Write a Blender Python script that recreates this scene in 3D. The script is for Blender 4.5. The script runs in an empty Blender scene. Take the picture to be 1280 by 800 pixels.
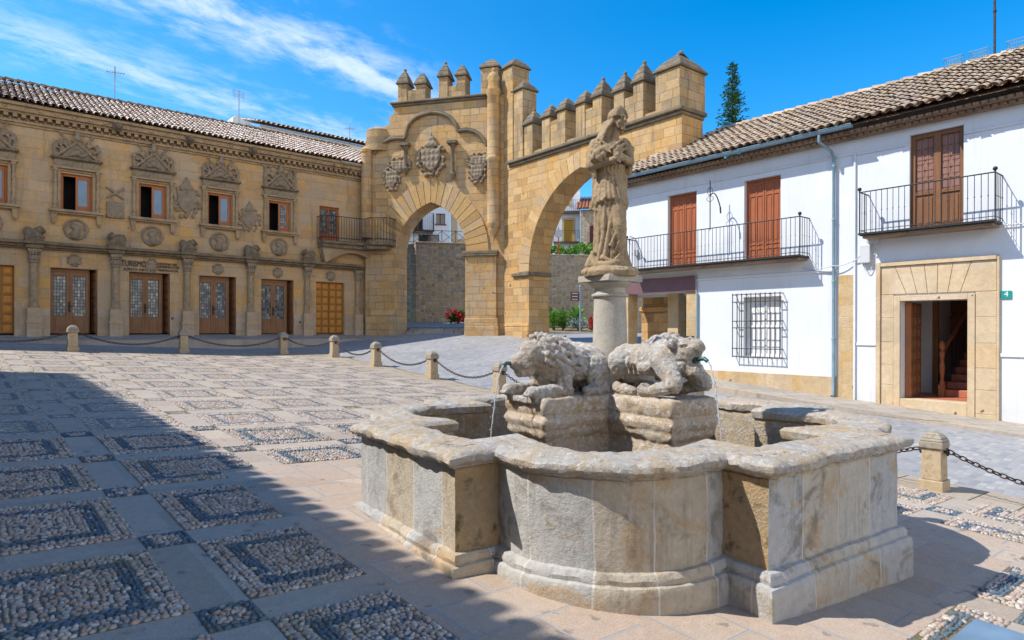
import bpy, bmesh, math, random
from mathutils import Vector, Matrix, noise, Euler
from math import radians, sin, cos, pi, sqrt, atan2, hypot
random.seed(7)
scene = bpy.context.scene
COL = scene.collection
# ------------------------------------------------------------------ camera
FPX, HORIZON, CAMZ = 820.0, 413.0, 1.84
cam_data = bpy.data.cameras.new('camera')
cam_data.sensor_width = 36.0
cam_data.lens = 36.0 * FPX / 1280.0
cam_data.shift_y = (HORIZON - 400.0) / 1280.0
cam_data.clip_end = 3000
cam = bpy.data.objects.new('camera', cam_data)
COL.objects.link(cam)
cam.location = (0, 0, CAMZ)
cam.rotation_euler = (pi / 2, 0, 0)
scene.camera = cam
# ------------------------------------------------------------------ sun and sky
SUN_DIR = Vector((1.0, 0.13, -1.2)).normalized()
SUN_EL = math.asin(-SUN_DIR.z)
SUN_ROT = atan2(-SUN_DIR.x, -SUN_DIR.y)
SUN_STRENGTH, SKY_STRENGTH = 3.7, 0.15
sun_data = bpy.data.lights.new('sun', 'SUN')
sun_data.energy = SUN_STRENGTH
sun_data.angle = radians(0.5)
sun_data.color = (1.0, 0.95, 0.87)
sun = bpy.data.objects.new('sun', sun_data)
COL.objects.link(sun)
sun.rotation_euler = SUN_DIR.to_track_quat('-Z', 'Y').to_euler()
sun.location = (-20, 0, 30)
world = bpy.data.worlds.new('World')
scene.world = world
world.use_nodes = True
def make_world():
    nt = world.node_tree
    nt.nodes.clear()
    L = nt.links.new
    out = nt.nodes.new('ShaderNodeOutputWorld')
    bg = nt.nodes.new('ShaderNodeBackground')
    bg.inputs['Strength'].default_value = SKY_STRENGTH
    L(bg.outputs[0], out.inputs[0])
    sky = nt.nodes.new('ShaderNodeTexSky')
    sky.sky_type = 'NISHITA'
    sky.sun_disc = False
    sky.sun_elevation = SUN_EL
    sky.sun_rotation = SUN_ROT
    sky.altitude = 700
    sky.air_density = 1.0
    sky.dust_density = 0.3
    sky.ozone_density = 3.0
    hs = nt.nodes.new('ShaderNodeHueSaturation')
    hs.inputs['Saturation'].default_value = 1.45
    hs.inputs['Hue'].default_value = 0.497
    hs.inputs['Value'].default_value = 1.0
    L(sky.outputs[0], hs.inputs['Color'])
    # thin streaky clouds, laid out over the sky's own directions
    tc = nt.nodes.new('ShaderNodeTexCoord')
    sep = nt.nodes.new('ShaderNodeSeparateXYZ')
    L(tc.outputs['Generated'], sep.inputs[0])
    def m(op, a, b=None, clamp=False):
        n = nt.nodes.new('ShaderNodeMath'); n.operation = op; n.use_clamp = clamp
        for i, s in enumerate((a, b)):
            if s is None: continue
            if isinstance(s, (int, float)): n.inputs[i].default_value = s
            else: L(s, n.inputs[i])
        return n.outputs[0]
    zz = m('MAXIMUM', sep.outputs[2], 0.05)
    px, py = m('DIVIDE', sep.outputs[0], zz), m('DIVIDE', sep.outputs[1], zz)
    def rot_noise(ang, sx, sy, sc, det, off):
        a = m('ADD', m('MULTIPLY', px, cos(ang) * sx), m('MULTIPLY', py, sin(ang) * sx))
        b = m('ADD', m('MULTIPLY', px, -sin(ang) * sy), m('MULTIPLY', py, cos(ang) * sy))
        c = nt.nodes.new('ShaderNodeCombineXYZ')
        L(a, c.inputs[0]); L(b, c.inputs[1]); c.inputs[2].default_value = off
        n = nt.nodes.new('ShaderNodeTexNoise')
        n.inputs['Scale'].default_value = sc; n.inputs['Detail'].default_value = det
        n.inputs['Roughness'].default_value = 0.62
        n.inputs['Distortion'].default_value = 0.35
        L(c.outputs[0], n.inputs['Vector'])
        return n.outputs['Fac']
    return nt, L, m, rot_noise, px, py, hs, bg, sep, tc
CLOUD = make_world()
scene.view_settings.view_transform = 'Standard'
scene.view_settings.look = 'None'
scene.view_settings.exposure = 0.74
scene.view_settings.gamma = 1.0
scene.view_settings.use_curve_mapping = False
scene.cycles.use_denoising = True
scene.cycles.max_bounces = 8
scene.cycles.diffuse_bounces = 4
scene.cycles.transparent_max_bounces = 12
scene.cycles.caustics_reflective = False
scene.cycles.caustics_refractive = False

# ------------------------------------------------------------------ ground shape and frames
G1 = Vector((.754, .655, -.048)); G2 = Vector((-.652, .7557, .059))
def plane_z(X, d): return -.075 * X + .0133 * d
def to_uv(X, d):
    z = plane_z(X, d)
    return X * G1.x + d * G1.y + z * G1.z, X * G2.x + d * G2.y + z * G2.z
def sstep(a, b, x):
    t = min(1, max(0, (x - a) / (b - a))); return t * t * (3 - 2 * t)
def pixel(x, y, d): return Vector(((x - 640) / FPX * d, d, CAMZ + (HORIZON - y) / FPX * d))
class Frame:
    """A wall's own frame: x along the wall to the right, y into the building, z up."""
    def __init__(s, X, d, dx, dd, hy=HORIZON):
        n = hypot(dx, dd); s.o = (X, d); s.a = (dx / n, dd / n); s.b = (-dd / n, dx / n)
        s.k = -(hy - HORIZON) / FPX * s.a[1]
        s.m = Matrix(((s.a[0], s.b[0], 0, X), (s.a[1], s.b[1], 0, d), (s.k, 0, 1, 0), (0, 0, 0, 1)))
        s.mi = s.m.inverted()
    def at(s, x, y, yl=0.0):
        k = (x - 640) / FPX
        ox = s.o[0] + s.b[0] * yl; od = s.o[1] + s.b[1] * yl
        t = (k * od - ox) / (s.a[0] - k * s.a[1]); d = od + s.a[1] * t
        return t, CAMZ + (HORIZON - y) / FPX * d - s.k * t
    def w(s, x, y, z=0): return s.m @ Vector((x, y, z))
    def l(s, v): return s.mi @ Vector(v)
LB = Frame(-6.695, 30, 1.178, 1, 421)      # carved stone building on the left
HS = Frame(9.22, 14.4, .83, -1, 408)       # white houses on the right
GL = Frame(-.34, 28, 3.8, -1)              # gate, frontal arch
GR = Frame(-.34, 28, .795, -1)             # gate, side arch
def extra(u, v):
    s = sstep(10, 22, v)
    um = 14.6 + 3.7 * sstep(12, 17, v)
    return .05 * s * max(0, min(u, 18.3) - 8) + .105 * max(0, min(u, um) - 10.9)
def gz(X, d):
    u, v = to_uv(X, d)
    z = plane_z(X, d) + extra(u, v)
    yl = GL.l((X, d, 0)).y if X < -.34 else GR.l((X, d, 0)).y
    if yl > 0 and d > 16:
        tgt = 1.4 + .25 * sstep(0, 12, yl)
        w = sstep(0.2, 6, yl)
        z = z + (tgt - z) * w
    return max(-3, min(3, z))
def ground_hit(x, y):
    d = 1.0
    while d < 80:
        p = pixel(x, y, d)
        if p.z <= gz(p.x, p.y): return p
        d += .02
    return p
def uvw(u, v, h=0):
    p = G1 * u + G2 * v
    return Vector((p.x, p.y, gz(p.x, p.y) + h))

# ------------------------------------------------------------------ mesh building
class MB:
    def __init__(s): s.v = []; s.f = []; s.m = []; s.xf = None
    def av(s, p):
        p = Vector(p)
        if s.xf is not None: p = s.xf @ p
        s.v.append(p); return len(s.v) - 1
    def face(s, pts, m=0):
        s.f.append([s.av(p) for p in pts]); s.m.append(m)
    def box(s, x0, x1, y0, y1, z0, z1, m=0, jit=0):
        P = [(x, y, z) for z in (z0, z1) for y in (y0, y1) for x in (x0, x1)]
        if jit: P = [tuple(c + random.uniform(-jit, jit) for c in p) for p in P]
        i = [s.av(p) for p in P]
        for q in ((0, 2, 3, 1), (4, 5, 7, 6), (0, 1, 5, 4), (2, 6, 7, 3), (0, 4, 6, 2), (1, 3, 7, 5)):
            s.f.append([i[k] for k in q]); s.m.append(m)
    def taper(s, x0, x1, y0, y1, z0, z1, tx, ty, m=0):
        """box whose top is inset by tx, ty on each side"""
        P = [(x0, y0, z0), (x1, y0, z0), (x0, y1, z0), (x1, y1, z0), (x0 + tx, y0 + ty, z1), (x1 - tx, y0 + ty, z1), (x0 + tx, y1 - ty, z1), (x1 - tx, y1 - ty, z1)]
        i = [s.av(p) for p in P]
        for q in ((0, 2, 3, 1), (4, 5, 7, 6), (0, 1, 5, 4), (2, 6, 7, 3), (0, 4, 6, 2), (1, 3, 7, 5)):
            s.f.append([i[k] for k in q]); s.m.append(m)
    def prism(s, poly, y0, y1, m=0):
        a = [s.av((x, y0, z)) for x, z in poly]; b = [s.av((x, y1, z)) for x, z in poly]
        n = len(poly)
        s.f.append(a[:]); s.m.append(m); s.f.append(b[::-1]); s.m.append(m)
        for i in range(n):
            j = (i + 1) % n
            s.f.append([a[i], b[i], b[j], a[j]]); s.m.append(m)
    def slab(s, poly, z0, z1, m=0):
        a = [s.av((x, y, z0)) for x, y in poly]; b = [s.av((x, y, z1)) for x, y in poly]
        n = len(poly)
        s.f.append(a[::-1]); s.m.append(m); s.f.append(b[:]); s.m.append(m)
        for i in range(n):
            j = (i + 1) % n
            s.f.append([a[i], a[j], b[j], b[i]]); s.m.append(m)
    def lathe(s, c, prof, n=16, a0=0, a1=2 * pi, m=0, cap=True):
        full = abs(a1 - a0 - 2 * pi) < 1e-6
        k = n if full else n + 1
        rows = []
        for r, z in prof:
            rows.append([s.av((c[0] + r * cos(a0 + (a1 - a0) * i / n), c[1] + r * sin(a0 + (a1 - a0) * i / n), c[2] + z)) for i in range(k)])
        for a, b in zip(rows, rows[1:]):
            for i in range(n):
                j = (i + 1) % k
                s.f.append([a[i], a[j], b[j], b[i]]); s.m.append(m)
        if cap and full:
            s.f.append(rows[0][::-1]); s.m.append(m); s.f.append(rows[-1][:]); s.m.append(m)
    def tube(s, pts, r, n=6, closed=False, m=0):
        pts = [Vector(p) for p in pts]
        N = len(pts); rows = []; up = None
        for i, p in enumerate(pts):
            if closed: t = pts[(i + 1) % N] - pts[i - 1]
            else: t = pts[min(i + 1, N - 1)] - pts[max(i - 1, 0)]
            t.normalize()
            if up is None:
                up = Vector((0, 0, 1)) if abs(t.z) < .9 else Vector((1, 0, 0))
            a = t.cross(up)
            if a.length < 1e-5: a = t.orthogonal()
            a.normalize(); b = a.cross(t); b.normalize(); up = b
            rr = r[i] if isinstance(r, (list, tuple)) else r
            rows.append([s.av(p + (a * cos(2 * pi * k / n) + b * sin(2 * pi * k / n)) * rr) for k in range(n)])
        R = list(zip(rows, rows[1:])) + ([(rows[-1], rows[0])] if closed else [])
        for a, b in R:
            for i in range(n):
                j = (i + 1) % n
                s.f.append([a[i], a[j], b[j], b[i]]); s.m.append(m)
        if not closed:
            s.f.append(rows[0][::-1]); s.m.append(m); s.f.append(rows[-1][:]); s.m.append(m)
    def ell(s, c, r, n=10, k=7, rot=None, m=0):
        c = Vector(c)
        if isinstance(r, (int, float)): r = (r, r, r)
        R = rot.to_matrix() if rot is not None else None
        rows = []
        for j in range(k + 1):
            th = pi * j / k
            row = []
            for i in range(n):
                ph = 2 * pi * i / n
                p = Vector((r[0] * sin(th) * cos(ph), r[1] * sin(th) * sin(ph), r[2] * cos(th)))
                if R: p = R @ p
                row.append(p + c)
            rows.append(row)
        top = s.av(rows[0][0]); bot = s.av(rows[-1][0])
        I = [[s.av(p) for p in row] for row in rows[1:-1]]
        for i in range(n):
            j = (i + 1) % n
            s.f.append([top, I[0][i], I[0][j]]); s.m.append(m)
            s.f.append([bot, I[-1][j], I[-1][i]]); s.m.append(m)
            for a, b in zip(I, I[1:]):
                s.f.append([a[i], b[i], b[j], a[j]]); s.m.append(m)
    def cap(s, p0, p1, r0, r1=None, n=10, m=0):
        r1 = r0 if r1 is None else r1
        p0, p1 = Vector(p0), Vector(p1)
        s.ell(p0, r0, n, 6, None, m); s.ell(p1, r1, n, 6, None, m)
        s.tube([p0, p1], [r0 * .99, r1 * .99], n, m=m)
    def mesh(s, name, mats, smooth=None, recalc=True):
        me = bpy.data.meshes.new(name)
        me.from_pydata([tuple(p) for p in s.v], [], s.f)
        if not isinstance(mats, (list, tuple)): mats = [mats]
        for mt in mats: me.materials.append(mt)
        if len(mats) > 1: me.polygons.foreach_set('material_index', s.m)
        if recalc:
            bm = bmesh.new(); bm.from_mesh(me)
            bmesh.ops.recalc_face_normals(bm, faces=bm.faces); bm.to_mesh(me); bm.free()
        if smooth is not None:
            me.shade_smooth()
            if smooth < 179: me.set_sharp_from_angle(angle=radians(smooth))
        me.update()
        return me
    def build(s, name, mats, parent=None, smooth=None, bevel=0, recalc=True, seg=1):
        return link(name, s.mesh(name, mats, smooth, recalc), parent, bevel, seg)
def link(name, me, parent=None, bevel=0, seg=1):
    o = bpy.data.objects.new(name, me); COL.objects.link(o)
    if parent is not None: o.parent = parent
    if bevel:
        b = o.modifiers.new('edge', 'BEVEL'); b.width = bevel; b.segments = seg; b.limit_method = 'ANGLE'; b.angle_limit = radians(40)
    return o
def empty(name, matrix=None):
    o = bpy.data.objects.new(name, None); COL.objects.link(o); o.empty_display_size = .3
    if matrix is not None: o.matrix_world = matrix
    return o
def tag(o, label=None, cat=None, group=None, kind=None):
    if label: o['label'] = label
    if cat: o['category'] = cat
    if group: o['group'] = group
    if kind: o['kind'] = kind
    return o
def copy_tree(o, parent=None):
    c = o.copy(); COL.objects.link(c); c.parent = parent
    for ch in list(o.children): copy_tree(ch, c)
    return c
def sculpt(mb, voxel=.015, smooth=3, amp=0.0, freq=9.0, amp2=0.0, freq2=30.0, name='sculpt', mat=None):
    """Fuse overlapping volumes into one carved surface and weather it."""
    me = mb.mesh(name, mat)
    o = bpy.data.objects.new(name, me); COL.objects.link(o)
    r = o.modifiers.new('fuse', 'REMESH'); r.mode = 'VOXEL'; r.voxel_size = voxel
    if smooth:
        q = o.modifiers.new('soft', 'SMOOTH'); q.iterations = smooth; q.factor = .5
    dg = bpy.context.evaluated_depsgraph_get()
    me2 = bpy.data.meshes.new_from_object(o.evaluated_get(dg))
    bpy.data.objects.remove(o); bpy.data.meshes.remove(me)
    if amp or amp2:
        ns = [v.normal.copy() for v in me2.vertices]
        for v, nn in zip(me2.vertices, ns):
            p = v.co
            h = amp * noise.fractal(p * freq, .9, 2.0, 3) + amp2 * noise.noise(p * freq2)
            v.co = p + nn * h
    me2.name = name
    if mat and not me2.materials: me2.materials.append(mat)
    me2.shade_smooth(); me2.update()
    return me2
def text_mesh(body, size, depth, mat, width=None):
    cu = bpy.data.curves.new('lettering', 'FONT'); cu.body = body; cu.size = size; cu.extrude = depth
    cu.align_x = 'CENTER'; cu.resolution_u = 3
    o = bpy.data.objects.new('lettering', cu); COL.objects.link(o)
    dg = bpy.context.evaluated_depsgraph_get()
    me = bpy.data.meshes.new_from_object(o.evaluated_get(dg))
    bpy.data.objects.remove(o); bpy.data.curves.remove(cu)
    xs = [v.co.x for v in me.vertices]; w = max(xs) - min(xs); c = (max(xs) + min(xs)) / 2
    k = (width / w) if width else 1
    for v in me.vertices: v.co = Vector(((v.co.x - c) * k, -v.co.z, v.co.y))
    me.materials.clear(); me.materials.append(mat)
    return me
# ------------------------------------------------------------------ materials
class NT:
    def __init__(s, name):
        s.mat = bpy.data.materials.new(name); s.mat.use_nodes = True
        s.t = s.mat.node_tree; s.t.nodes.clear()
        s.out = s.t.nodes.new('ShaderNodeOutputMaterial')
        s.p = s.t.nodes.new('ShaderNodeBsdfPrincipled')
        s.t.links.new(s.p.outputs[0], s.out.inputs[0])
        s.p.inputs['Roughness'].default_value = .85
        s.p.inputs['Specular IOR Level'].default_value = .3
        s._tc = None
    def L(s, a, b):
        if isinstance(a, (int, float)): b.default_value = a
        elif isinstance(a, (tuple, list)):
            b.default_value = (*a, 1) if len(a) == 3 and len(b.default_value) == 4 else a
        else: s.t.links.new(a, b)
    def new(s, t): return s.t.nodes.new(t)
    def obj(s):
        if s._tc is None: s._tc = s.new('ShaderNodeTexCoord')
        return s._tc.outputs['Object']
    def uv(s):
        if s._tc is None: s._tc = s.new('ShaderNodeTexCoord')
        return s._tc.outputs['UV']
    def math(s, op, a, b=0.0, c=None, clamp=False):
        n = s.new('ShaderNodeMath'); n.operation = op; n.use_clamp = clamp
        s.L(a, n.inputs[0]); s.L(b, n.inputs[1])
        if c is not None: s.L(c, n.inputs[2])
        return n.outputs[0]
    def sep(s, v):
        n = s.new('ShaderNodeSeparateXYZ'); s.L(v, n.inputs[0]); return n.outputs
    def comb(s, x, y, z=0.0):
        n = s.new('ShaderNodeCombineXYZ')
        for i, q in enumerate((x, y, z)): s.L(q, n.inputs[i])
        return n.outputs[0]
    def scale(s, v, k):
        n = s.new('ShaderNodeMapping'); s.L(v, n.inputs[0])
        n.inputs['Scale'].default_value = k if isinstance(k, tuple) else (k, k, k)
        return n.outputs[0]
    def noise(s, v, sc, det=4, rough=.55, dist=0, out='Fac'):
        n = s.new('ShaderNodeTexNoise'); s.L(v, n.inputs['Vector'])
        n.inputs['Scale'].default_value = sc; n.inputs['Detail'].default_value = det
        n.inputs['Roughness'].default_value = rough; n.inputs['Distortion'].default_value = dist
        return n.outputs[out]
    def voro(s, v, sc, feature='F1', rand=1.0):
        n = s.new('ShaderNodeTexVoronoi'); n.feature = feature; s.L(v, n.inputs['Vector'])
        n.inputs['Scale'].default_value = sc; n.inputs['Randomness'].default_value = rand
        return n.outputs
    def ramp(s, f, stops, interp='LINEAR'):
        n = s.new('ShaderNodeValToRGB'); s.L(f, n.inputs[0]); n.color_ramp.interpolation = interp
        e = n.color_ramp.elements
        while len(e) < len(stops): e.new(.5)
        for el, (p, c) in zip(e, stops):
            el.position = p; el.color = (*c, 1) if len(c) == 3 else c
        return n.outputs[0]
    def lin(s, f, a, b):
        n = s.new('ShaderNodeMapRange'); s.L(f, n.inputs[0])
        n.inputs[1].default_value = a; n.inputs[2].default_value = b
        n.clamp = True
        return n.outputs[0]
    def mix(s, f, a, b, mode='MIX'):
        n = s.new('ShaderNodeMix'); n.data_type = 'RGBA'; n.blend_type = mode
        s.L(f, n.inputs[0]); s.L(a, n.inputs[6]); s.L(b, n.inputs[7])
        return n.outputs[2]
    def fmix(s, f, a, b):
        n = s.new('ShaderNodeMix'); n.data_type = 'FLOAT'
        s.L(f, n.inputs[0]); s.L(a, n.inputs[2]); s.L(b, n.inputs[3])
        return n.outputs[0]
    def brick(s, v, w, h, mortar=.012, smooth=.2, off=.5, bias=0.0, sq=1.0, sqf=2):
        n = s.new('ShaderNodeTexBrick'); s.L(v, n.inputs['Vector'])
        n.inputs['Color1'].default_value = (0, 0, 0, 1); n.inputs['Color2'].default_value = (1, 1, 1, 1)
        n.inputs['Scale'].default_value = 1; n.inputs['Mortar Size'].default_value = mortar
        n.inputs['Mortar Smooth'].default_value = smooth; n.inputs['Bias'].default_value = bias
        n.inputs['Brick Width'].default_value = w; n.inputs['Row Height'].default_value = h
        n.offset = off; n.squash = sq; n.squash_frequency = sqf
        n.inputs['Mortar'].default_value = (.5, .5, .5, 1)
        return n.outputs['Color'], n.outputs['Fac']
    def island(s):
        return s.new('ShaderNodeNewGeometry').outputs['Random Per Island']
    def bump(s, h, strength=.5, dist=.01, normal=None):
        n = s.new('ShaderNodeBump'); s.L(h, n.inputs['Height'])
        n.inputs['Strength'].default_value = strength; n.inputs['Distance'].default_value = dist
        if normal is not None: s.L(normal, n.inputs['Normal'])
        return n.outputs[0]
    def done(s, color=None, rough=None, normal=None, **kw):
        if color is not None: s.L(color, s.p.inputs['Base Color'])
        if rough is not None: s.L(rough, s.p.inputs['Roughness'])
        if normal is not None: s.L(normal, s.p.inputs['Normal'])
        for k, v in kw.items(): s.L(v, s.p.inputs[k.replace('_', ' ')])
        return s.mat
def wallvec(n, warp=.03, wf=1.4):
    """(x+y, z) of the wall, slightly warped so courses are not ruler straight"""
    x, y, z = n.sep(n.obj())
    w = n.noise(n.obj(), wf, 2, out='Color')
    wx, wy, wz = n.sep(w)
    u = n.math('ADD', n.math('ADD', x, y), n.math('MULTIPLY_ADD', wx, warp, -warp / 2))
    v = n.math('ADD', z, n.math('MULTIPLY_ADD', wy, warp, -warp / 2))
    return n.comb(u, v, 0)
def ashlar(name, cols, bw, bh, mortar_col, mortar=.012, bump=.6, stain=(.10, .085, .07), stain_amt=.5, lichen=0.0, patch=None, grey=.35):
    n = NT(name)
    vec = wallvec(n, .06, 1.1)
    c1, fac0 = n.brick(vec, bw, bh, mortar, .3, .5, sq=.72, sqf=3)
    fac = n.math('MULTIPLY', fac0, n.lin(n.noise(n.obj(), 2.3, 4, .6), .34, .62))
    k = len(cols)
    base = n.ramp(c1, [(i / (k - 1), c) for i, c in enumerate(cols)])
    o = n.obj()
    f1 = n.noise(o, 1.1, 5, .6)
    f2 = n.noise(o, 9, 6, .65)
    f3 = n.noise(n.scale(o, (3.0, 3.0, .35)), 1.6, 4, .6)
    base = n.mix(n.lin(f2, .35, .75), base, n.mix(1.0, base, (.80, .78, .76), 'MULTIPLY'))
    base = n.mix(n.math('MULTIPLY', n.lin(f1, .46, .68), .45), base, (.52, .40, .27))
    base = n.mix(n.math('MULTIPLY', n.lin(n.noise(o, .8, 7, .7, .5), .50, .66), grey), base, (.31, .25, .18))
    if patch: base = n.mix(n.math('MULTIPLY', n.lin(n.noise(o, .55, 3), .5, .62), .65), base, patch)
    st = n.math('MULTIPLY', n.lin(f3, .56, .74), stain_amt)
    base = n.mix(st, base, stain)
    if lichen:
        base = n.mix(n.math('MULTIPLY', n.lin(n.noise(o, 14, 5, .7), .6, .68), lichen), base, (.40, .30, .06))
    base = n.mix(fac, base, mortar_col)
    hole = n.lin(n.noise(o, 3.4, 2, .5), .735, .75)
    base = n.mix(n.math('MULTIPLY', hole, .8), base, (.07, .05, .035))
    pit = n.lin(n.noise(o, 26, 4, .7), .3, .62)
    h = n.math('ADD', n.math('MULTIPLY', n.math('ADD', fac, hole), -1.0), n.math('ADD', n.math('MULTIPLY', f2, .9), n.math('MULTIPLY', pit, .5)))
    b = n.bump(h, bump, .02)
    return n.done(base, n.lin(f2, -1.2, .9), b)
def carved(name, a, b, dark=(.09, .08, .07), dark_amt=.5, lichen=0.0, bump=.5, sc=1.0, pale=None):
    n = NT(name)
    o = n.obj()
    f1 = n.noise(o, 2.2 * sc, 5, .6); f2 = n.noise(o, 16 * sc, 6, .7); f3 = n.noise(o, 5 * sc, 6, .65, .4)
    c = n.mix(n.lin(f1, .38, .62), a, b)
    c = n.mix(n.lin(f2, .3, .75), c, n.mix(1.0, c, (.72, .70, .68), 'MULTIPLY'))
    c = n.mix(n.math('MULTIPLY', n.lin(f3, .54, .66), dark_amt), c, dark)
    if pale: c = n.mix(n.math('MULTIPLY', n.lin(n.noise(o, 11 * sc, 6, .7), .52, .6), .8), c, pale)
    if lichen:
        c = n.mix(n.math('MULTIPLY', n.lin(n.noise(o, 7 * sc, 6, .72), .60, .66), lichen), c, (.42, .29, .05))
    pit = n.lin(n.noise(o, 40 * sc, 4, .7), .3, .6)
    h = n.math('ADD', f2, n.math('MULTIPLY', pit, .6))
    return n.done(c, .9, n.bump(h, bump, .02 / sc))
def flat(name, col, rough=.6, var=.12, sc=8.0, bump=0.0, metal=0.0, spec=.3):
    n = NT(name)
    o = n.obj()
    f = n.noise(o, sc, 5, .6)
    k = tuple(max(0, c * (1 - var * 2)) for c in col)
    c = n.mix(n.lin(f, .3, .7), k, tuple(min(1, x * (1 + var)) for x in col))
    nm = n.bump(f, bump, .01) if bump else None
    n.p.inputs['Metallic'].default_value = metal
    n.p.inputs['Specular IOR Level'].default_value = spec
    return n.done(c, rough, nm)
def plaster(name, col=(.66, .68, .705)):
    n = NT(name)
    o = n.obj()
    f = n.noise(o, 1.2, 5, .6); g = n.noise(o, 30, 4, .6); s_ = n.noise(n.scale(o, (5, 5, .4)), 1.5, 4, .6)
    low = n.noise(o, 5, 4, .7)
    c = n.mix(n.lin(f, .35, .7), col, tuple(x * .93 for x in col))
    c = n.mix(n.math('MULTIPLY', n.lin(s_, .56, .78), .4), c, (.48, .47, .45))
    c = n.mix(n.math('MULTIPLY', n.lin(low, .66, .72), .18), c, (.55, .50, .42))
    hx, hy, hz = n.sep(o)
    splash = n.lin(n.math('ADD', hz, n.math('MULTIPLY', n.noise(o, 3, 5, .7), 1.3)), 1.35, .65)
    c = n.mix(n.math('MULTIPLY', splash, .35), c, (.50, .46, .40))
    patch = n.lin(n.noise(o, .7, 3, .4, .3), .60, .615)
    c = n.mix(n.math('MULTIPLY', patch, .35), c, tuple(min(1, x * 1.12) for x in col))
    h = n.math('ADD', n.math('MULTIPLY', g, .4), n.math('MULTIPLY', low, .8))
    return n.done(c, .85, n.bump(h, .35, .012))
def wood(name, a, b, sc=1.0, rough=.55):
    n = NT(name)
    o = n.obj()
    g = n.noise(n.scale(o, (14 * sc, 14 * sc, .9 * sc)), 1.5, 5, .6, .6)
    f = n.noise(o, 2.2, 3)
    c = n.mix(n.lin(g, .3, .7), a, b)
    c = n.mix(n.math('MULTIPLY', n.lin(f, .5, .75), .4), c, tuple(x * .6 for x in a))
    return n.done(c, n.lin(g, -1.0, 1.6) if rough is None else rough, n.bump(g, .25, .004))
def tiles(name, cols, lichen=(.33, .23, .07), lich_amt=.5, dark_amt=.6):
    n = NT(name)
    o = n.obj()
    r = n.island()
    k = len(cols)
    c = n.ramp(r, [(i / (k - 1), q) for i, q in enumerate(cols)])
    f = n.noise(o, 7, 5, .65); g = n.noise(o, 30, 4, .6); l = n.noise(o, 2.4, 5, .7)
    c = n.mix(n.lin(f, .35, .75), c, n.mix(1.0, c, (.62, .60, .58), 'MULTIPLY'))
    c = n.mix(n.math('MULTIPLY', n.lin(l, .54, .66), lich_amt), c, lichen)
    c = n.mix(n.math('MULTIPLY', n.lin(n.noise(o, 4.2, 5, .7), .56, .68), dark_amt), c, (.075, .07, .065))
    return n.done(c, .9, n.bump(n.math('ADD', f, n.math('MULTIPLY', g, .5)), .5, .01))
def rubble(name, cols, mortar_col, sc=3.0):
    n = NT(name); o = n.obj()
    vec = n.scale(wallvec(n, .10, 2.2), (1.0, 1.7, 1.0))
    v = n.voro(vec, sc, rand=.5); e = n.voro(vec, sc, 'DISTANCE_TO_EDGE', .5)[0]
    r1, r2, r3 = n.sep(v[1]); k = len(cols)
    c = n.ramp(r1, [(i / (k - 1), q) for i, q in enumerate(cols)])
    f = n.noise(o, 8, 5, .65)
    fac = n.lin(n.math('ADD', e, n.math('MULTIPLY_ADD', f, .06, -.03)), .085, .035)
    c = n.mix(n.lin(f, .3, .7), c, n.mix(1.0, c, (.66, .64, .62), 'MULTIPLY'))
    c = n.mix(n.math('MULTIPLY', n.lin(n.noise(o, .9, 4), .5, .7), .4), c, (.36, .27, .16))
    c = n.mix(fac, c, mortar_col)
    return n.done(c, .92, n.bump(n.math('ADD', n.math('MULTIPLY', fac, -1.2), f), .8, .04))
def foliage(name, a, b, trans=.25):
    n = NT(name)
    r = n.island()
    c = n.mix(r, a, b)
    n.p.inputs['Roughness'].default_value = .55
    n.L(c, n.p.inputs['Base Color'])
    tr = n.new('ShaderNodeBsdfTranslucent'); n.L(c, tr.inputs[0])
    mx = n.new('ShaderNodeMixShader'); mx.inputs[0].default_value = trans
    n.t.links.new(n.p.outputs[0], mx.inputs[1]); n.t.links.new(tr.outputs[0], mx.inputs[2])
    n.t.links.new(mx.outputs[0], n.out.inputs[0])
    return n.mat
def glass(name, col=(.02, .025, .03), rough=.06):
    n = NT(name)
    f = n.noise(n.obj(), 2.5, 3)
    n.p.inputs['Specular IOR Level'].default_value = .8
    return n.done(n.mix(f, col, tuple(x * 2.2 for x in col)), rough, n.bump(f, .06, .02))
def leaded(name):
    """leaded door glass: small panes of differing tint"""
    n = NT(name)
    x, y, z = n.sep(n.obj())
    c, fac = n.brick(n.comb(x, z, 0), .085, .115, .010, .1, .0)
    col = n.ramp(c, [(0, (.02, .025, .03)), (.3, (.05, .06, .07)), (.5, (.17, .19, .19)), (.7, (.05, .07, .09)), (.88, (.30, .29, .25)), (1, (.40, .38, .31))])
    col = n.mix(fac, col, (.05, .045, .04))
    n.p.inputs['Specular IOR Level'].default_value = .7
    tilt = n.bump(c, .35, .02)
    return n.done(col, n.fmix(fac, .12, .6), tilt)
M = {}
M['gate'] = ashlar('gate_sandstone', [(.40, .235, .095), (.64, .385, .145), (.50, .29, .105), (.66, .43, .185), (.60, .315, .08)], .62, .30, (.30, .20, .105), .010, 1.1, stain_amt=.4, grey=.4)
M['gate_front'] = ashlar('gate_front_sandstone', [(.41, .25, .11), (.64, .39, .155), (.53, .315, .125), (.67, .44, .20), (.61, .335, .095)], .60, .31, (.30, .195, .10), .010, 1.1, stain_amt=.55, patch=(.45, .34, .22), grey=.6)
M['merlon'] = ashlar('battlement_stone', [(.28, .20, .11), (.54, .345, .15), (.36, .25, .13), (.58, .385, .175)], .52, .30, (.21, .15, .09), .011, 1.0, stain_amt=.7, lichen=.6)
M['weathered'] = carved('weathered_cap_stone', (.16, .135, .10), (.27, .205, .13), dark_amt=.65, lichen=.45, bump=.7, sc=1.2)
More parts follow.
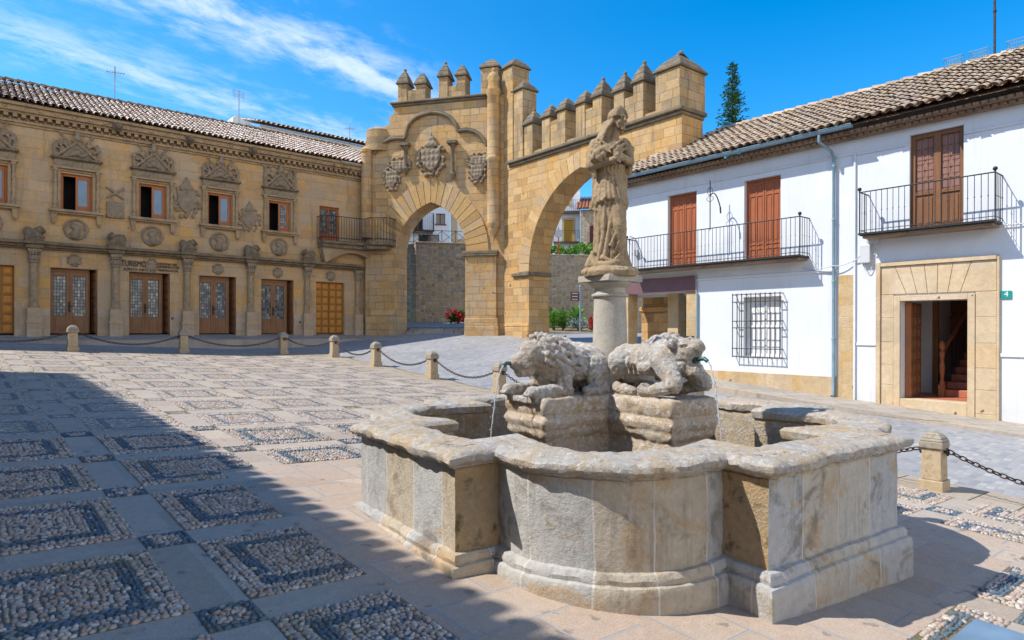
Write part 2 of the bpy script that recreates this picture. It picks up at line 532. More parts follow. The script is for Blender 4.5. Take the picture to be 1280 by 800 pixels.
M['lb'] = ashlar('palace_ashlar', [(.54, .325, .135), (.63, .415, .20), (.50, .345, .185), (.66, .39, .13), (.57, .39, .21), (.63, .445, .25)], .68, .36, (.50, .37, .23), .009, .9, stain_amt=.4, patch=(.44, .34, .23), grey=.6)
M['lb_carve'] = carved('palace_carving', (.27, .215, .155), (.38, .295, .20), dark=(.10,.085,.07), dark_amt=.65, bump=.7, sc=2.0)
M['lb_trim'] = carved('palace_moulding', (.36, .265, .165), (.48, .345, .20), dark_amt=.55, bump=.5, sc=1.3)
M['lb_base'] = ashlar('palace_base_stone', [(.47, .355, .25), (.54, .42, .30), (.43, .32, .22), (.51, .365, .215)], .62, .46, (.38, .31, .23), .007, .4, stain_amt=.3)
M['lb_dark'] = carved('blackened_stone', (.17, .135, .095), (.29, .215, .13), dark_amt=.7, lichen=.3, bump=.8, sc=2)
M['rubble'] = rubble('rubble_masonry', [(.34, .255, .17), (.58, .44, .27), (.44, .34, .23), (.64, .46, .26), (.38, .35, .31)], (.56, .47, .36))
M['plaster'] = plaster('white_plaster')
M['plaster2'] = plaster('far_white_plaster', (.76, .77, .78))
M['portal'] = ashlar('portal_stone', [(.56, .43, .27), (.62, .49, .33), (.58, .42, .24), (.64, .52, .37)], .9, .52, (.48, .39, .27), .005, .3, stain_amt=.15)
M['quoin'] = ashlar('quoin_stone', [(.50, .36, .18), (.58, .43, .25), (.54, .36, .15), (.60, .47, .30)], .36, .27, (.50, .41, .28), .010, .5, stain_amt=.2)
M['plinth'] = ashlar('plinth_slabs', [(.54, .37, .17), (.58, .45, .30), (.50, .33, .13), (.60, .47, .31)], .33, 3.0, (.46, .38, .28), .008, .45, stain_amt=.25)
def block_stone(name, cols):
    n = NT(name); o = n.obj(); k = len(cols)
    c = n.ramp(n.island(), [(i / (k - 1), q) for i, q in enumerate(cols)])
    f = n.noise(o, 9, 6, .65); g = n.noise(o, 1.0, 5, .6, .5)
    c = n.mix(n.lin(f, .35, .75), c, n.mix(1.0, c, (.76, .74, .72), 'MULTIPLY'))
    c = n.mix(n.math('MULTIPLY', n.lin(g, .5, .68), .5), c, (.36, .30, .22))
    pit = n.lin(n.noise(o, 26, 4, .7), .3, .62)
    return n.done(c, .9, n.bump(n.math('ADD', f, n.math('MULTIPLY', pit, .5)), .8, .02))
M['blocks'] = block_stone('gate_arch_stones', [(.46, .28, .11), (.64, .41, .17), (.55, .335, .13), (.66, .45, .22), (.48, .33, .19)])
M['white_stone'] = carved('column_stone', (.46, .43, .37), (.53, .49, .41), dark=(.26, .24, .2), dark_amt=.25, bump=.5, sc=2.5)
M['basin_in'] = carved('ochre_stained_basin_stone', (.50, .36, .20), (.52, .44, .33), dark=(.20, .13, .07), dark_amt=.5, bump=.8, sc=1.0, pale=(.50, .47, .42))
M['statue'] = carved('statue_stone', (.38, .275, .16), (.48, .355, .215), dark=(.13, .10, .07), dark_amt=.6, bump=.7, sc=3)
M['lion'] = carved('lichen_covered_stone', (.54, .52, .48), (.52, .42, .32), dark=(.13, .115, .10), dark_amt=.75, lichen=.8, bump=1.0, sc=1.8, pale=(.66, .65, .63))
M['pedestal'] = carved('pedestal_stone', (.56, .42, .28), (.62, .52, .41), dark=(.20, .16, .12), dark_amt=.5, lichen=.2, bump=.9, sc=1.8, pale=(.66, .63, .59))
M['bollard_cap'] = carved('bollard_cap_stone', (.36, .31, .24), (.44, .38, .29), dark=(.13, .115, .09), dark_amt=.6, lichen=.7, bump=.8, sc=4)
M['reveal'] = carved('moss_stained_ochre_stone', (.54, .37, .19), (.46, .35, .22), dark=(.085, .065, .035), dark_amt=.75, lichen=.55, bump=.9, sc=1.3)
M['bollard'] = carved('bollard_stone', (.50, .37, .21), (.56, .45, .31), dark=(.14, .12, .09), dark_amt=.5, lichen=.8, bump=.6, sc=4)
M['iron'] = flat('dark_iron', (.035, .034, .036), .55, .2, 20, metal=.3)
M['chain'] = flat('rusty_chain_iron', (.07, .05, .045), .6, .3, 25, metal=.4)
M['bronze'] = flat('green_bronze', (.05, .12, .12), .5, .3, 25, metal=.5)
M['pipe'] = flat('grey_blue_zinc', (.22, .33, .40), .5, .1, 5, metal=.2)
M['wood_red'] = wood('red_brown_shutter_wood', (.30, .085, .032), (.37, .115, .045))
M['wood_dark'] = wood('old_brown_door_wood', (.16, .07, .032), (.24, .105, .045))
M['wood_gold'] = wood('honey_oak_wood', (.46, .19, .03), (.56, .25, .045))
M['wood_mid'] = wood('brown_door_frame_wood', (.20, .10, .046), (.29, .14, .062))
M['wood_groove'] = wood('oak_groove_shade', (.24, .10, .022), (.32, .14, .03))  # darker honey oak: groove shade put into the colour
M['wood_orange'] = wood('orange_brown_window_wood', (.34, .115, .045), (.42, .155, .06))
M['shutter_old'] = wood('dull_plum_brown_wood', (.22, .11, .085), (.29, .15, .12))
M['glass'] = glass('dark_glass')
M['glass_blue'] = glass('blue_reflecting_glass', (.012, .085, .16), .1)
M['leaded'] = leaded('leaded_glass')
M['void'] = flat('unlit_room', (.012, .011, .011), .9, .2)  # near-black colour standing for the darkness inside rooms
M['tile_l'] = tiles('sunbleached_roof_tiles', [(.62, .47, .38), (.72, .62, .53), (.48, .35, .28), (.76, .70, .62), (.55, .42, .34), (.66, .49, .41)], lich_amt=.2, dark_amt=.3)
M['tile_r'] = tiles('mossy_roof_tiles', [(.52, .385, .26), (.42, .32, .235), (.60, .47, .34), (.38, .30, .24), (.62, .45, .30), (.48, .43, .36)], lich_amt=.45, dark_amt=.35)
M['tile_red'] = tiles('red_roof_tiles', [(.42, .17, .10), (.50, .22, .13), (.38, .15, .09)], lich_amt=.1, dark_amt=.2)
M['brick'] = ashlar('eaves_brick', [(.26, .16, .10), (.33, .21, .13), (.22, .14, .095)], .24, .07, (.30, .25, .2), .008, .7, stain_amt=.5)
M['fascia'] = flat('plum_painted_fascia', (.17, .095, .105), .6, .08, 4)
M['number'] = flat('green_enamel', (.02, .27, .24), .3, .05)
M['white'] = flat('white_paint', (.75, .75, .74), .5, .05)
M['grey_box'] = flat('pale_grey_plastic', (.55, .56, .57), .5, .04)
M['terracotta'] = flat('terracotta_step', (.46, .16, .09), .6, .15, 6)
M['yellow'] = flat('ochre_painted_door', (.50, .28, .03), .6, .1)
M['maroon'] = flat('maroon_panel', (.14, .03, .035), .5, .1)
M['red'] = foliage('red_petals', (.45, .01, .015), (.62, .02, .03), .2)
M['leaf'] = foliage('bright_green_leaves', (.09, .24, .025), (.17, .36, .045))
M['leaf_dark'] = foliage('dark_green_leaves', (.03, .075, .02), (.06, .13, .03))
M['leaf_silver'] = foliage('silver_green_leaves', (.20, .27, .24), (.30, .38, .34))
M['conifer'] = foliage('conifer_needles', (.035, .10, .03), (.085, .18, .055), .15)
M['bark'] = flat('bark', (.10, .07, .05), .9, .3, 12, .6)
M['steel'] = flat('galvanised_steel', (.33, .36, .38), .4, .1, 10, metal=.7)
M['letters'] = flat('dark_bronze_letters', (.035, .032, .030), .5, .2)
M['plate'] = flat('smooth_steel_cover', (.13, .225, .33), .45, .14, 3.0, spec=.5)

def fountain_stone():
    n = NT('fountain_panel_stone')
    o = n.obj(); uv = n.uv()
    x, y, z = n.sep(uv)
    wx, wy, wz = n.sep(n.noise(o, 2.5, 3, out='Color'))
    vec = n.comb(n.math('ADD', n.math('ADD', x, n.math('MULTIPLY', n.noise(n.comb(x, 0.0, 0.0), .9, 1), .35)), n.math('MULTIPLY_ADD', wx, .03, -.015)), n.math('ADD', y, 5.0), 0)
    c1, fac = n.brick(vec, .47, 20.0, .008, .15, .5)
    f1 = n.noise(o, 1.6, 5, .6); f2 = n.noise(o, 13, 6, .7); f3 = n.noise(o, 3.6, 6, .7, .5)
    base = n.ramp(c1, [(0, (.48, .475, .46)), (.3, (.43, .43, .425)), (.5, (.50, .485, .45)), (.62, (.50, .40, .27)), (.74, (.46, .455, .44)), (.9, (.49, .42, .32)), (1, (.53, .51, .47))])
    och = n.lin(n.noise(o, 1.7, 7, .65, .8), .545, .60)
    base = n.mix(n.math('MULTIPLY', och, .65), base, (.50, .34, .18))
    base = n.mix(n.lin(f2, .3, .72), base, n.mix(1.0, base, (.74, .73, .72), 'MULTIPLY'))
    pale = n.lin(n.noise(o, 4.5, 5, .7), .6, .68)
    base = n.mix(n.math('MULTIPLY', pale, .4), base, (.54, .51, .47))
    base = n.mix(n.math('MULTIPLY', n.lin(f3, .54, .66), .65), base, (.14, .12, .095))
    run = n.noise(n.scale(o, (5, 5, .5)), 2.2, 5, .65)
    base = n.mix(n.math('MULTIPLY', n.lin(run, .56, .72), .55), base, (.16, .14, .11))
    base = n.mix(n.math('MULTIPLY', n.lin(n.noise(o, 6, 6, .75), .62, .68), .6), base, (.24, .19, .05))
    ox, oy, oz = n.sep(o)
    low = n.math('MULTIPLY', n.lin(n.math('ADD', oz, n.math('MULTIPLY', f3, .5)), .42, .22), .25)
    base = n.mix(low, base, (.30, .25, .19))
    base = n.mix(n.math('MULTIPLY', fac, n.lin(n.noise(o, 3, 4), .3, .6)), base, (.56, .52, .47))
    cr = n.voro(n.scale(o, (1, 1, .6)), 1.3, 'DISTANCE_TO_EDGE')[0]
    crack = n.lin(n.math('ADD', cr, n.math('MULTIPLY', n.noise(o, 6, 4), .03)), .022, .017)
    pit = n.lin(n.noise(o, 38, 4, .7), .3, .6)
    h = n.math('ADD', n.math('ADD', f2, n.math('MULTIPLY', f3, .9)), n.math('ADD', n.math('MULTIPLY', pit, .5), n.math('MULTIPLY', fac, -.5)))
    return n.done(base, .9, n.bump(h, .55, .014))
M['fountain'] = fountain_stone()
M['rim'] = carved('fountain_rim_stone', (.50, .475, .44), (.54, .41, .26), dark=(.15, .13, .10), dark_amt=.55, lichen=.35, bump=.9, sc=1.6, pale=(.57, .54, .49))

PEB_R = 10.5
def plaza_mat():
    n = NT('plaza_paving')
    o = n.obj()
    u, v, _ = n.sep(o)
    PU, PV, SU, SV = 1.52, 1.477, .165, .155
    def cell(x, x0, per):
        t = n.math('DIVIDE', n.math('SUBTRACT', x, x0), per)
        r = n.math('ROUND', t)
        return n.math('MULTIPLY', n.math('SUBTRACT', t, r), per), r
    wob = n.noise(o, 2.2, 2, out='Color'); w1, w2, w3 = n.sep(wob)
    uu = n.math('ADD', u, n.math('MULTIPLY_ADD', w1, .03, -.015)); vv = n.math('ADD', v, n.math('MULTIPLY_ADD', w2, .03, -.015))
    du, iu = cell(uu, 1.263, PU); dv, iv = cell(vv, 11.355, PV)
    au, av = n.math('ABSOLUTE', du), n.math('ABSOLUTE', dv)
    su = n.math('LESS_THAN', au, SU); sv = n.math('LESS_THAN', av, SV)
    cross = n.math('MULTIPLY', su, sv)
    anyslab = n.math('MAXIMUM', su, sv)
    slab = n.math('SUBTRACT', anyslab, cross)
    # distance to the nearest slab edge inside a panel
    eu, ev = n.math('SUBTRACT', au, SU), n.math('SUBTRACT', av, SV)
    e = n.math('MINIMUM', n.math('SUBTRACT', eu, .05), ev)
    ring = n.math('MULTIPLY', n.math('GREATER_THAN', e, .15), n.math('LESS_THAN', e, .235))
    # crossing panel: dark border, pale heart
    ce = n.math('MINIMUM', n.math('SUBTRACT', SU, au), n.math('SUBTRACT', SV, av))
    cring = n.math('MULTIPLY', cross, n.math('LESS_THAN', ce, .06))
    dark = n.math('MAXIMUM', cring, n.math('MULTIPLY', ring, n.math('SUBTRACT', 1.0, anyslab)))
    # pebbles: long side follows the nearer edge
    alongv = n.math('LESS_THAN', eu, ev)
    pw = n.comb(n.math('ADD', u, n.math('MULTIPLY_ADD', w3, .10, -.05)), n.math('ADD', v, n.math('MULTIPLY_ADD', w1, .10, -.05)), 0)
    va = n.voro(n.scale(pw, (1.0, 1.55, 1)), 20, rand=.85); vb = n.voro(n.scale(pw, (1.55, 1.0, 1)), 20, rand=.85)
    pc = n.mix(alongv, va[1], vb[1]); pd = n.fmix(alongv, va[0], vb[0])
    r1, r2, r3 = n.sep(pc)
    peb = n.ramp(r1, [(0, (.30, .25, .215)), (.2, (.47, .40, .34)), (.4, (.41, .315, .26)), (.6, (.57, .51, .45)), (.8, (.48, .33, .255)), (1, (.64, .59, .53))])
    pdk = n.ramp(r1, [(0, (.075, .11, .145)), (.6, (.14, .185, .225)), (1, (.28, .31, .34))])
    peb = n.mix(dark, peb, pdk)
    gap = n.lin(pd, .52, .74)
    moss = n.lin(n.noise(o, 1.1, 5, .65), .45, .62)
    gapc = n.mix(moss, (.24, .18, .12), (.20, .165, .06))
    peb = n.mix(gap, peb, gapc)
    edge = n.math('MULTIPLY', n.math('LESS_THAN', n.math('MINIMUM', eu, ev), .045), n.math('MULTIPLY', moss, .9))
    peb = n.mix(n.math('MULTIPLY', edge, n.lin(n.noise(o, 18, 4), .4, .55)), peb, (.15, .12, .045))
    dome = n.math('SUBTRACT', 1.0, n.math('POWER', n.math('MULTIPLY', pd, 1.35), 2.0), clamp=True)
    # slabs of the strips
    sid = n.comb(n.math('ADD', iu, n.math('MULTIPLY', n.math('GREATER_THAN', n.math('FRACT', n.math('MULTIPLY', n.math('ADD', u, 90.0), n.math('DIVIDE', 1.0, 1.05))), .5), .37)), n.math('ADD', iv, n.math('MULTIPLY', n.math('GREATER_THAN', dv, .0), .41)), su)
    wn = n.new('ShaderNodeTexWhiteNoise'); wn.noise_dimensions = '3D'; n.L(sid, wn.inputs[0])
    slabc = n.ramp(wn.outputs[0], [(0, (.43, .355, .285)), (.35, (.51, .43, .35)), (.7, (.46, .395, .335)), (1, (.55, .46, .365))])
    # plain slabs round the fountain
    ru, rv = n.math('SUBTRACT', u, 5.2), n.math('SUBTRACT', v, 4.47)
    aru, arv = n.math('ABSOLUTE', ru), n.math('ABSOLUTE', rv)
    zone = n.math('LESS_THAN', n.math('MAXIMUM', aru, arv), 2.965)
    zu = n.math('GREATER_THAN', aru, arv)
    zb1, zf1 = n.brick(n.comb(n.math('ADD', u, .62), v, 0), .98, .43, .011, .2, .5)
    zb2, zf2 = n.brick(n.comb(n.math('ADD', v, .30), u, 0), .98, .43, .011, .2, .5)
    zb = n.mix(zu, zb2, zb1); zf = n.fmix(zu, zf2, zf1)
    zonec = n.ramp(zb, [(0, (.46, .345, .265)), (.4, (.53, .42, .33)), (.7, (.50, .385, .30)), (1, (.57, .47, .38))])
    # border course along the bollards
    bord = n.math('MAXIMUM', n.math('GREATER_THAN', u, 9.86), n.math('GREATER_THAN', v, 22.75))
    bb, bf = n.brick(o, .98, .5, .012, .2, .5)
    bordc = n.ramp(bb, [(0, (.40, .32, .24)), (.5, (.47, .40, .31)), (1, (.43, .36, .27))])
    stonec = n.mix(zone, slabc, zonec); stonec = n.mix(bord, stonec, bordc)
    plain = n.math('MAXIMUM', zone, bord)
    isst = n.math('MAXIMUM', plain, slab)
    jl = n.math('MULTIPLY', n.math('LESS_THAN', n.math('ABSOLUTE', n.fmix(su, du, dv)), .009), n.math('SUBTRACT', 1.0, plain))
    rim_d = n.math('MINIMUM', n.math('ABSOLUTE', n.math('SUBTRACT', au, SU)), n.math('ABSOLUTE', n.math('SUBTRACT', av, SV)))
    joint = n.math('MAXIMUM', n.math('MULTIPLY', n.fmix(bord, zf, bf), plain), jl)
    jc = n.mix(zone, (.10, .085, .055), (.33, .32, .31))
    f2 = n.noise(o, 12, 6, .7); f1 = n.noise(o, 1.3, 5, .6)
    stonec = n.mix(n.lin(f2, .3, .75), stonec, n.mix(1.0, stonec, (.80, .79, .78), 'MULTIPLY'))
    speck = n.noise(o, 75, 3, .7)
    stonec = n.mix(n.lin(speck, .42, .62), n.mix(1.0, stonec, (.78, .77, .76), 'MULTIPLY'), stonec)
    spot = n.lin(n.noise(o, 5.5, 3, .5), .64, .68)
    stonec = n.mix(n.math('MULTIPLY', spot, .6), stonec, (.13, .12, .11))
    stonec = n.mix(n.math('MULTIPLY', n.lin(f1, .5, .7), .35), stonec, (.42, .37, .31))
    stonec = n.mix(joint, stonec, jc)
    # close to the fountain's square the pebbles are laid as real stones on bare earth
    def cen(x, x0, per): return n.math('MULTIPLY_ADD', n.math('ADD', n.math('FLOOR', n.math('DIVIDE', n.math('SUBTRACT', x, x0), per)), .5), per, x0)
    pcu, pcv = cen(u, 1.263, PU), cen(v, 11.355, PV)
    ccu, ccv = n.math('MULTIPLY_ADD', iu, PU, 1.263), n.math('MULTIPLY_ADD', iv, PV, 11.355)
    rr = lambda a, b: n.math('LESS_THAN', n.math('ADD', n.math('MULTIPLY', a, a), n.math('MULTIPLY', b, b)), PEB_R ** 2)
    laid = n.fmix(cross, rr(pcu, pcv), rr(ccu, ccv))
    earth = n.mix(n.lin(n.noise(o, 22, 4, .7), .35, .65), gapc, (.10, .08, .055))
    peb = n.mix(laid, peb, earth)
    c = n.mix(isst, peb, stonec)
    dome = n.math('MULTIPLY', dome, n.math('SUBTRACT', 1.0, laid))
    h = n.fmix(isst, n.math('MULTIPLY', dome, 1.0), n.math('ADD', n.math('MULTIPLY_ADD', f2, .22, .75), n.math('MULTIPLY', joint, -.5)))
    return n.done(c, n.fmix(isst, .55, .8), n.bump(h, .9, .02))
M['plaza'] = plaza_mat()
def pebble_mat(name, cols):
    n = NT(name); o = n.obj(); k = len(cols)
    c = n.ramp(n.island(), [(i / (k - 1), q) for i, q in enumerate(cols)])
    f = n.noise(o, 60, 3, .6)
    c = n.mix(n.lin(f, .35, .7), c, n.mix(1.0, c, (.78, .77, .76), 'MULTIPLY'))
    c = n.mix(n.math('MULTIPLY', n.lin(n.noise(o, 1.1, 5, .65), .48, .66), .35), c, (.20, .165, .07))
    return n.done(c, .5, n.bump(f, .3, .004))
M['pebble'] = pebble_mat('river_pebbles', [(.27, .225, .19), (.46, .38, .315), (.39, .295, .235), (.57, .49, .415), (.35, .32, .295), (.48, .33, .245), (.42, .385, .35), (.64, .58, .50)])
M['pebble_dark'] = pebble_mat('slate_blue_pebbles', [(.05, .085, .125), (.095, .145, .20), (.075, .12, .17), (.15, .20, .245), (.10, .11, .12)])
def setts_mat():
    n = NT('road_setts')
    o = n.obj()
    w = n.noise(o, 1.5, 3, out='Color'); a, b, c_ = n.sep(w)
    x, y, z = n.sep(o)
    vec = n.comb(n.math('ADD', x, n.math('MULTIPLY', a, .12)), n.math('ADD', y, n.math('MULTIPLY', b, .12)), 0)
    c1, fac = n.brick(vec, .17, .11, .012, .5, .5)
    col = n.ramp(c1, [(0, (.24, .245, .26)), (.5, (.33, .33, .335)), (.8, (.31, .30, .29)), (1, (.41, .40, .395))])
    f = n.noise(o, 10, 5, .6); g = n.noise(o, .5, 5, .6)
    col = n.mix(n.lin(g, .4, .65), col, n.mix(1.0, col, (.80, .80, .82), 'MULTIPLY'))
    col = n.mix(n.math('MULTIPLY', fac, .35), col, (.24, .23, .21))
    h = n.math('ADD', n.math('MULTIPLY', fac, -1.0), n.math('MULTIPLY', f, .6))
    return n.done(col, .7, n.bump(h, .35, .012))
M['setts'] = setts_mat()
M['kerb'] = ashlar('kerb_and_pavement_slabs', [(.36, .31, .26), (.44, .38, .31), (.40, .33, .26)], .9, .55, (.2, .18, .15), .008, .5, stain_amt=.3)
def slabs_mat():
    n = NT('pavement_slabs')
    o = n.obj()
    c1, fac = n.brick(o, .8, .5, .008, .2, .5)
    col = n.ramp(c1, [(0, (.34, .31, .27)), (.5, (.43, .38, .32)), (1, (.39, .34, .28))])
    f = n.noise(o, 9, 6, .7); g = n.noise(o, 1.2, 5, .6)
    col = n.mix(n.lin(f, .3, .7), col, n.mix(1.0, col, (.76, .75, .74), 'MULTIPLY'))
    col = n.mix(n.math('MULTIPLY', n.lin(g, .5, .7), .5), col, (.22, .19, .16))
    col = n.mix(fac, col, (.14, .12, .10))
    return n.done(col, .85, n.bump(n.math('ADD', n.math('MULTIPLY', fac, -1.0), f), .5, .012))
M['slabs'] = slabs_mat()
M['earth'] = flat('bare_earth', (.24, .19, .13), .95, .3, 1.5, .5)
def water_mat():
    n = NT('clear_water')
    n.p.inputs['Transmission Weight'].default_value = 1.0
    n.p.inputs['IOR'].default_value = 1.33
    f = n.noise(n.obj(), 14, 3)
    return n.done((.92, .97, 1.0), .03, n.bump(f, .5, .02))
M['water'] = water_mat()

# ------------------------------------------------------------------ clouds
def finish_sky():
    nt, L, m, rn, px, py, hs, bg, sep, tc = CLOUD
    def rng(x, a, b):
        n = nt.nodes.new('ShaderNodeMapRange'); L(x, n.inputs[0]); n.inputs[1].default_value = a; n.inputs[2].default_value = b
        n.interpolation_type = 'SMOOTHSTEP'; n.clamp = True; return n.outputs[0]
    n1 = rn(CLOUD_ANG, .75, 1.5, 2.0, 9, 3.1)
    n2 = rn(CLOUD_ANG + .25, 1.2, 1.9, 5.0, 8, 7.7)
    d = m('ADD', m('MULTIPLY', px, -sin(CLOUD_ANG)), m('MULTIPLY', py, cos(CLOUD_ANG)))
    band = m('MAXIMUM', m('SUBTRACT', 1.0, m('ABSOLUTE', m('DIVIDE', m('SUBTRACT', d, CLOUD_B1[0]), CLOUD_B1[1])), True),
             m('MULTIPLY', m('SUBTRACT', 1.0, m('ABSOLUTE', m('DIVIDE', m('SUBTRACT', d, CLOUD_B2[0]), CLOUD_B2[1])), True), CLOUD_B2[2]))
    mass = m('ADD', m('MULTIPLY', n1, .6), m('MULTIPLY', n2, .5))
    c = m('MULTIPLY', rng(m('ADD', mass, m('MULTIPLY', band, .22)), .58, .86), m('MULTIPLY', band, 1.0, True))
    c = m('MULTIPLY', m('MULTIPLY', c, .8), rng(px, CLOUD_X[1], CLOUD_X[0]))
    haze = m('MULTIPLY', rng(px, .9, -2.2), .13)
    mx = nt.nodes.new('ShaderNodeMix'); mx.data_type = 'RGBA'
    mx0 = nt.nodes.new('ShaderNodeMix'); mx0.data_type = 'RGBA'
    L(haze, mx0.inputs[0]); L(hs.outputs[0], mx0.inputs[6]); mx0.inputs[7].default_value = (2.6, 4.0, 5.2, 1)
    L(c, mx.inputs[0]); L(mx0.outputs[2], mx.inputs[6]); mx.inputs[7].default_value = (3.9, 4.4, 5.0, 1)
    # a bank of invented bright cloud behind the viewer, added to fill the shade
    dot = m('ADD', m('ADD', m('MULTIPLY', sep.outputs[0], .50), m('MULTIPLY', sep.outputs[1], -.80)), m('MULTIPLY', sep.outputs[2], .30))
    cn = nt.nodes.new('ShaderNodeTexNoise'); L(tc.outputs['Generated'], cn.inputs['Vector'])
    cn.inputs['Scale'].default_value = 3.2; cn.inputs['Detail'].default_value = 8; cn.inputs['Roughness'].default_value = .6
    fill_bank = m('MULTIPLY', rng(m('ADD', dot, m('MULTIPLY', m('SUBTRACT', cn.outputs['Fac'], .5), 1.1)), .28, .62), m('MULTIPLY', rng(sep.outputs[2], -.02, .05), rng(sep.outputs[2], .62, .30)))
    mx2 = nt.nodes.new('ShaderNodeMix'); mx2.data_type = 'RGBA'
    L(fill_bank, mx2.inputs[0]); L(mx.outputs[2], mx2.inputs[6]); mx2.inputs[7].default_value = (7.6, 7.4, 7.3, 1)
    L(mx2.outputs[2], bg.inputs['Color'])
CLOUD_ANG = 0.894; CLOUD_B1 = (2.02, .46); CLOUD_B2 = (2.75, .5, .75); CLOUD_X = (-.55, -.05)
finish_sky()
# ------------------------------------------------------------------ ground, plaza, road
_g1 = G1.normalized(); _gn = _g1.cross(G2).normalized(); _g2 = _gn.cross(_g1)
PLANE_M = Matrix(((_g1.x, _g2.x, _gn.x, 0), (_g1.y, _g2.y, _gn.y, 0), (_g1.z, _g2.z, _gn.z, 0), (0, 0, 0, 1)))
def sheet(name, us, vs, mat, h, keep=None):
    """a sheet over the ground in plaza coordinates (u, v)"""
    mb = MB(); idx = {}
    def vert(i, j):
        if (i, j) not in idx:
            u, v = us[i], vs[j]
            p = G1 * u + G2 * v
            idx[i, j] = mb.av((u, v, (gz(p.x, p.y) + h - p.z) / _gn.z))
        return idx[i, j]
    for i in range(len(us) - 1):
        for j in range(len(vs) - 1):
            if keep and not keep((us[i] + us[i + 1]) / 2, (vs[j] + vs[j + 1]) / 2): continue
            mb.f.append([vert(i, j), vert(i + 1, j), vert(i + 1, j + 1), vert(i, j + 1)]); mb.m.append(0)
    me = mb.mesh(name, mat, 180, recalc=False)
    o = link(name, me); o.matrix_world = PLANE_M
    tag(o, kind='structure')
    return o
def steps(a, b, n): return [a + (b - a) * i / n for i in range(n + 1)]
sheet('ground', steps(-900, -60, 6)[:-1] + steps(-60, 90, 75) + steps(90, 900, 6)[1:], steps(-900, -40, 6)[:-1] + steps(-40, 110, 75) + steps(110, 900, 6)[1:], M['earth'], -.25)
US = steps(-14, 10.85, 40) + steps(10.85, 60, 60)[1:]
VS = steps(-14, 24.1, 60) + steps(24.1, 70, 60)[1:]
sheet('plaza', US, VS, M['plaza'], 0, lambda u, v: u < 10.85 and v < 24.1)
sheet('road', US, VS, M['setts'], 0, lambda u, v: not (u < 10.85 and v < 24.1))

# the nearer pebble panels, stone by stone
def pebbles():
    rnd = random.Random(12)
    PU, PV, SU, SV, U0, V0 = 1.52, 1.477, .165, .155, 1.263, 11.355
    V, Fc, MI = [], [], []
    NS = 7
    ring = [(cos(2 * pi * k / NS), sin(2 * pi * k / NS)) for k in range(NS)]
    def stone(u, v, ang, l, w, h, m):
        if max(abs(u - 5.2), abs(v - 4.47)) < 2.985 or u > 9.84 or v > 22.7: return
        if 4.12 < u < 5.46 and v < 1.36: return
        c, s = cos(ang), sin(ang); b = len(V); ph = rnd.uniform(0, .9); cp, sp = cos(ph), sin(ph)
        tx, ty = rnd.uniform(-.12, .12), rnd.uniform(-.12, .12)
        for rr, hh in ((1.0, -.008), (.90, h * .55), (.55, h * .92)):
            for x, y in ring:
                x, y = x * cp - y * sp, x * sp + y * cp
                px, py = x * l * rr, y * w * rr
                V.append((u + px * c - py * s, v + px * s + py * c, hh + (px * tx + py * ty if hh > 0 else 0)))
        V.append((u, v, h))
        for q in (0, NS):
            for k in range(NS):
                k2 = (k + 1) % NS; Fc.append((b + q + k, b + q + k2, b + q + NS + k2, b + q + NS + k)); MI.append(m)
        for k in range(NS): Fc.append((b + 2 * NS + k, b + 2 * NS + (k + 1) % NS, b + 3 * NS)); MI.append(m)
    def vis(u, v):
        p = G1 * u + G2 * v
        if p.y < .8: return False
        x = 640 + FPX * p.x / p.y
        return -450 < x < 1750
    def loops(cu, cv, hu, hv, step, dark, first):
        k = 0; ins = first
        while ins < min(hu, hv) - .008:
            a, b = hu - ins, hv - ins
            m = 1 if dark(ins) else 0
            for (x0, y0, x1, y1) in ((-a, -b, a, -b), (a, -b, a, b), (a, b, -a, b), (-a, b, -a, -b)):
                L_ = hypot(x1 - x0, y1 - y0)
                if L_ < .02: continue
                dx, dy = (x1 - x0) / L_, (y1 - y0) / L_
                t = rnd.uniform(.0, .03); base = atan2(dy, dx)
                cross_ = (k % 5 in (1, 3)) and not m
                while t < L_ - .012:
                    l = rnd.uniform(.018, .031); w = rnd.uniform(.0125, .0185)
                    adv = w if cross_ else l
                    t += adv
                    jx, jy = rnd.gauss(0, .004), rnd.gauss(0, .004)
                    stone(cu + x0 + dx * t + jx, cv + y0 + dy * t + jy, base + (pi / 2 if cross_ else 0) + rnd.gauss(0, .28), l, w, rnd.uniform(.010, .020), m if rnd.random() > .06 else 1 - m)
                    t += adv * .98
            ins += (.046 if cross_ else .032) * step; k += 1
    for i in range(-8, 8):
        for j in range(-12, 3):
            cu, cv = U0 + PU * (i + .5), V0 + PV * (j + .5)
            if cu * cu + cv * cv < PEB_R ** 2 and vis(cu, cv): loops(cu, cv, PU / 2 - SU, PV / 2 - SV, 1.0, lambda q: .16 < q < .245, .02)
            cu, cv = U0 + PU * i, V0 + PV * j
            if cu * cu + cv * cv < PEB_R ** 2 and vis(cu, cv): loops(cu, cv, SU, SV, 1.0, lambda q: q < .06, .02)
    me = bpy.data.meshes.new('pebbles'); me.from_pydata(V, [], Fc)
    me.materials.append(M['pebble']); me.materials.append(M['pebble_dark']); me.polygons.foreach_set('material_index', MI); me.shade_smooth(); me.update()
    o = link('pebbles', me); o.matrix_world = PLANE_M
    tag(o, 'rounded river pebbles set on edge in framed panels across the square', 'pebbles', kind='stuff')
pebbles()

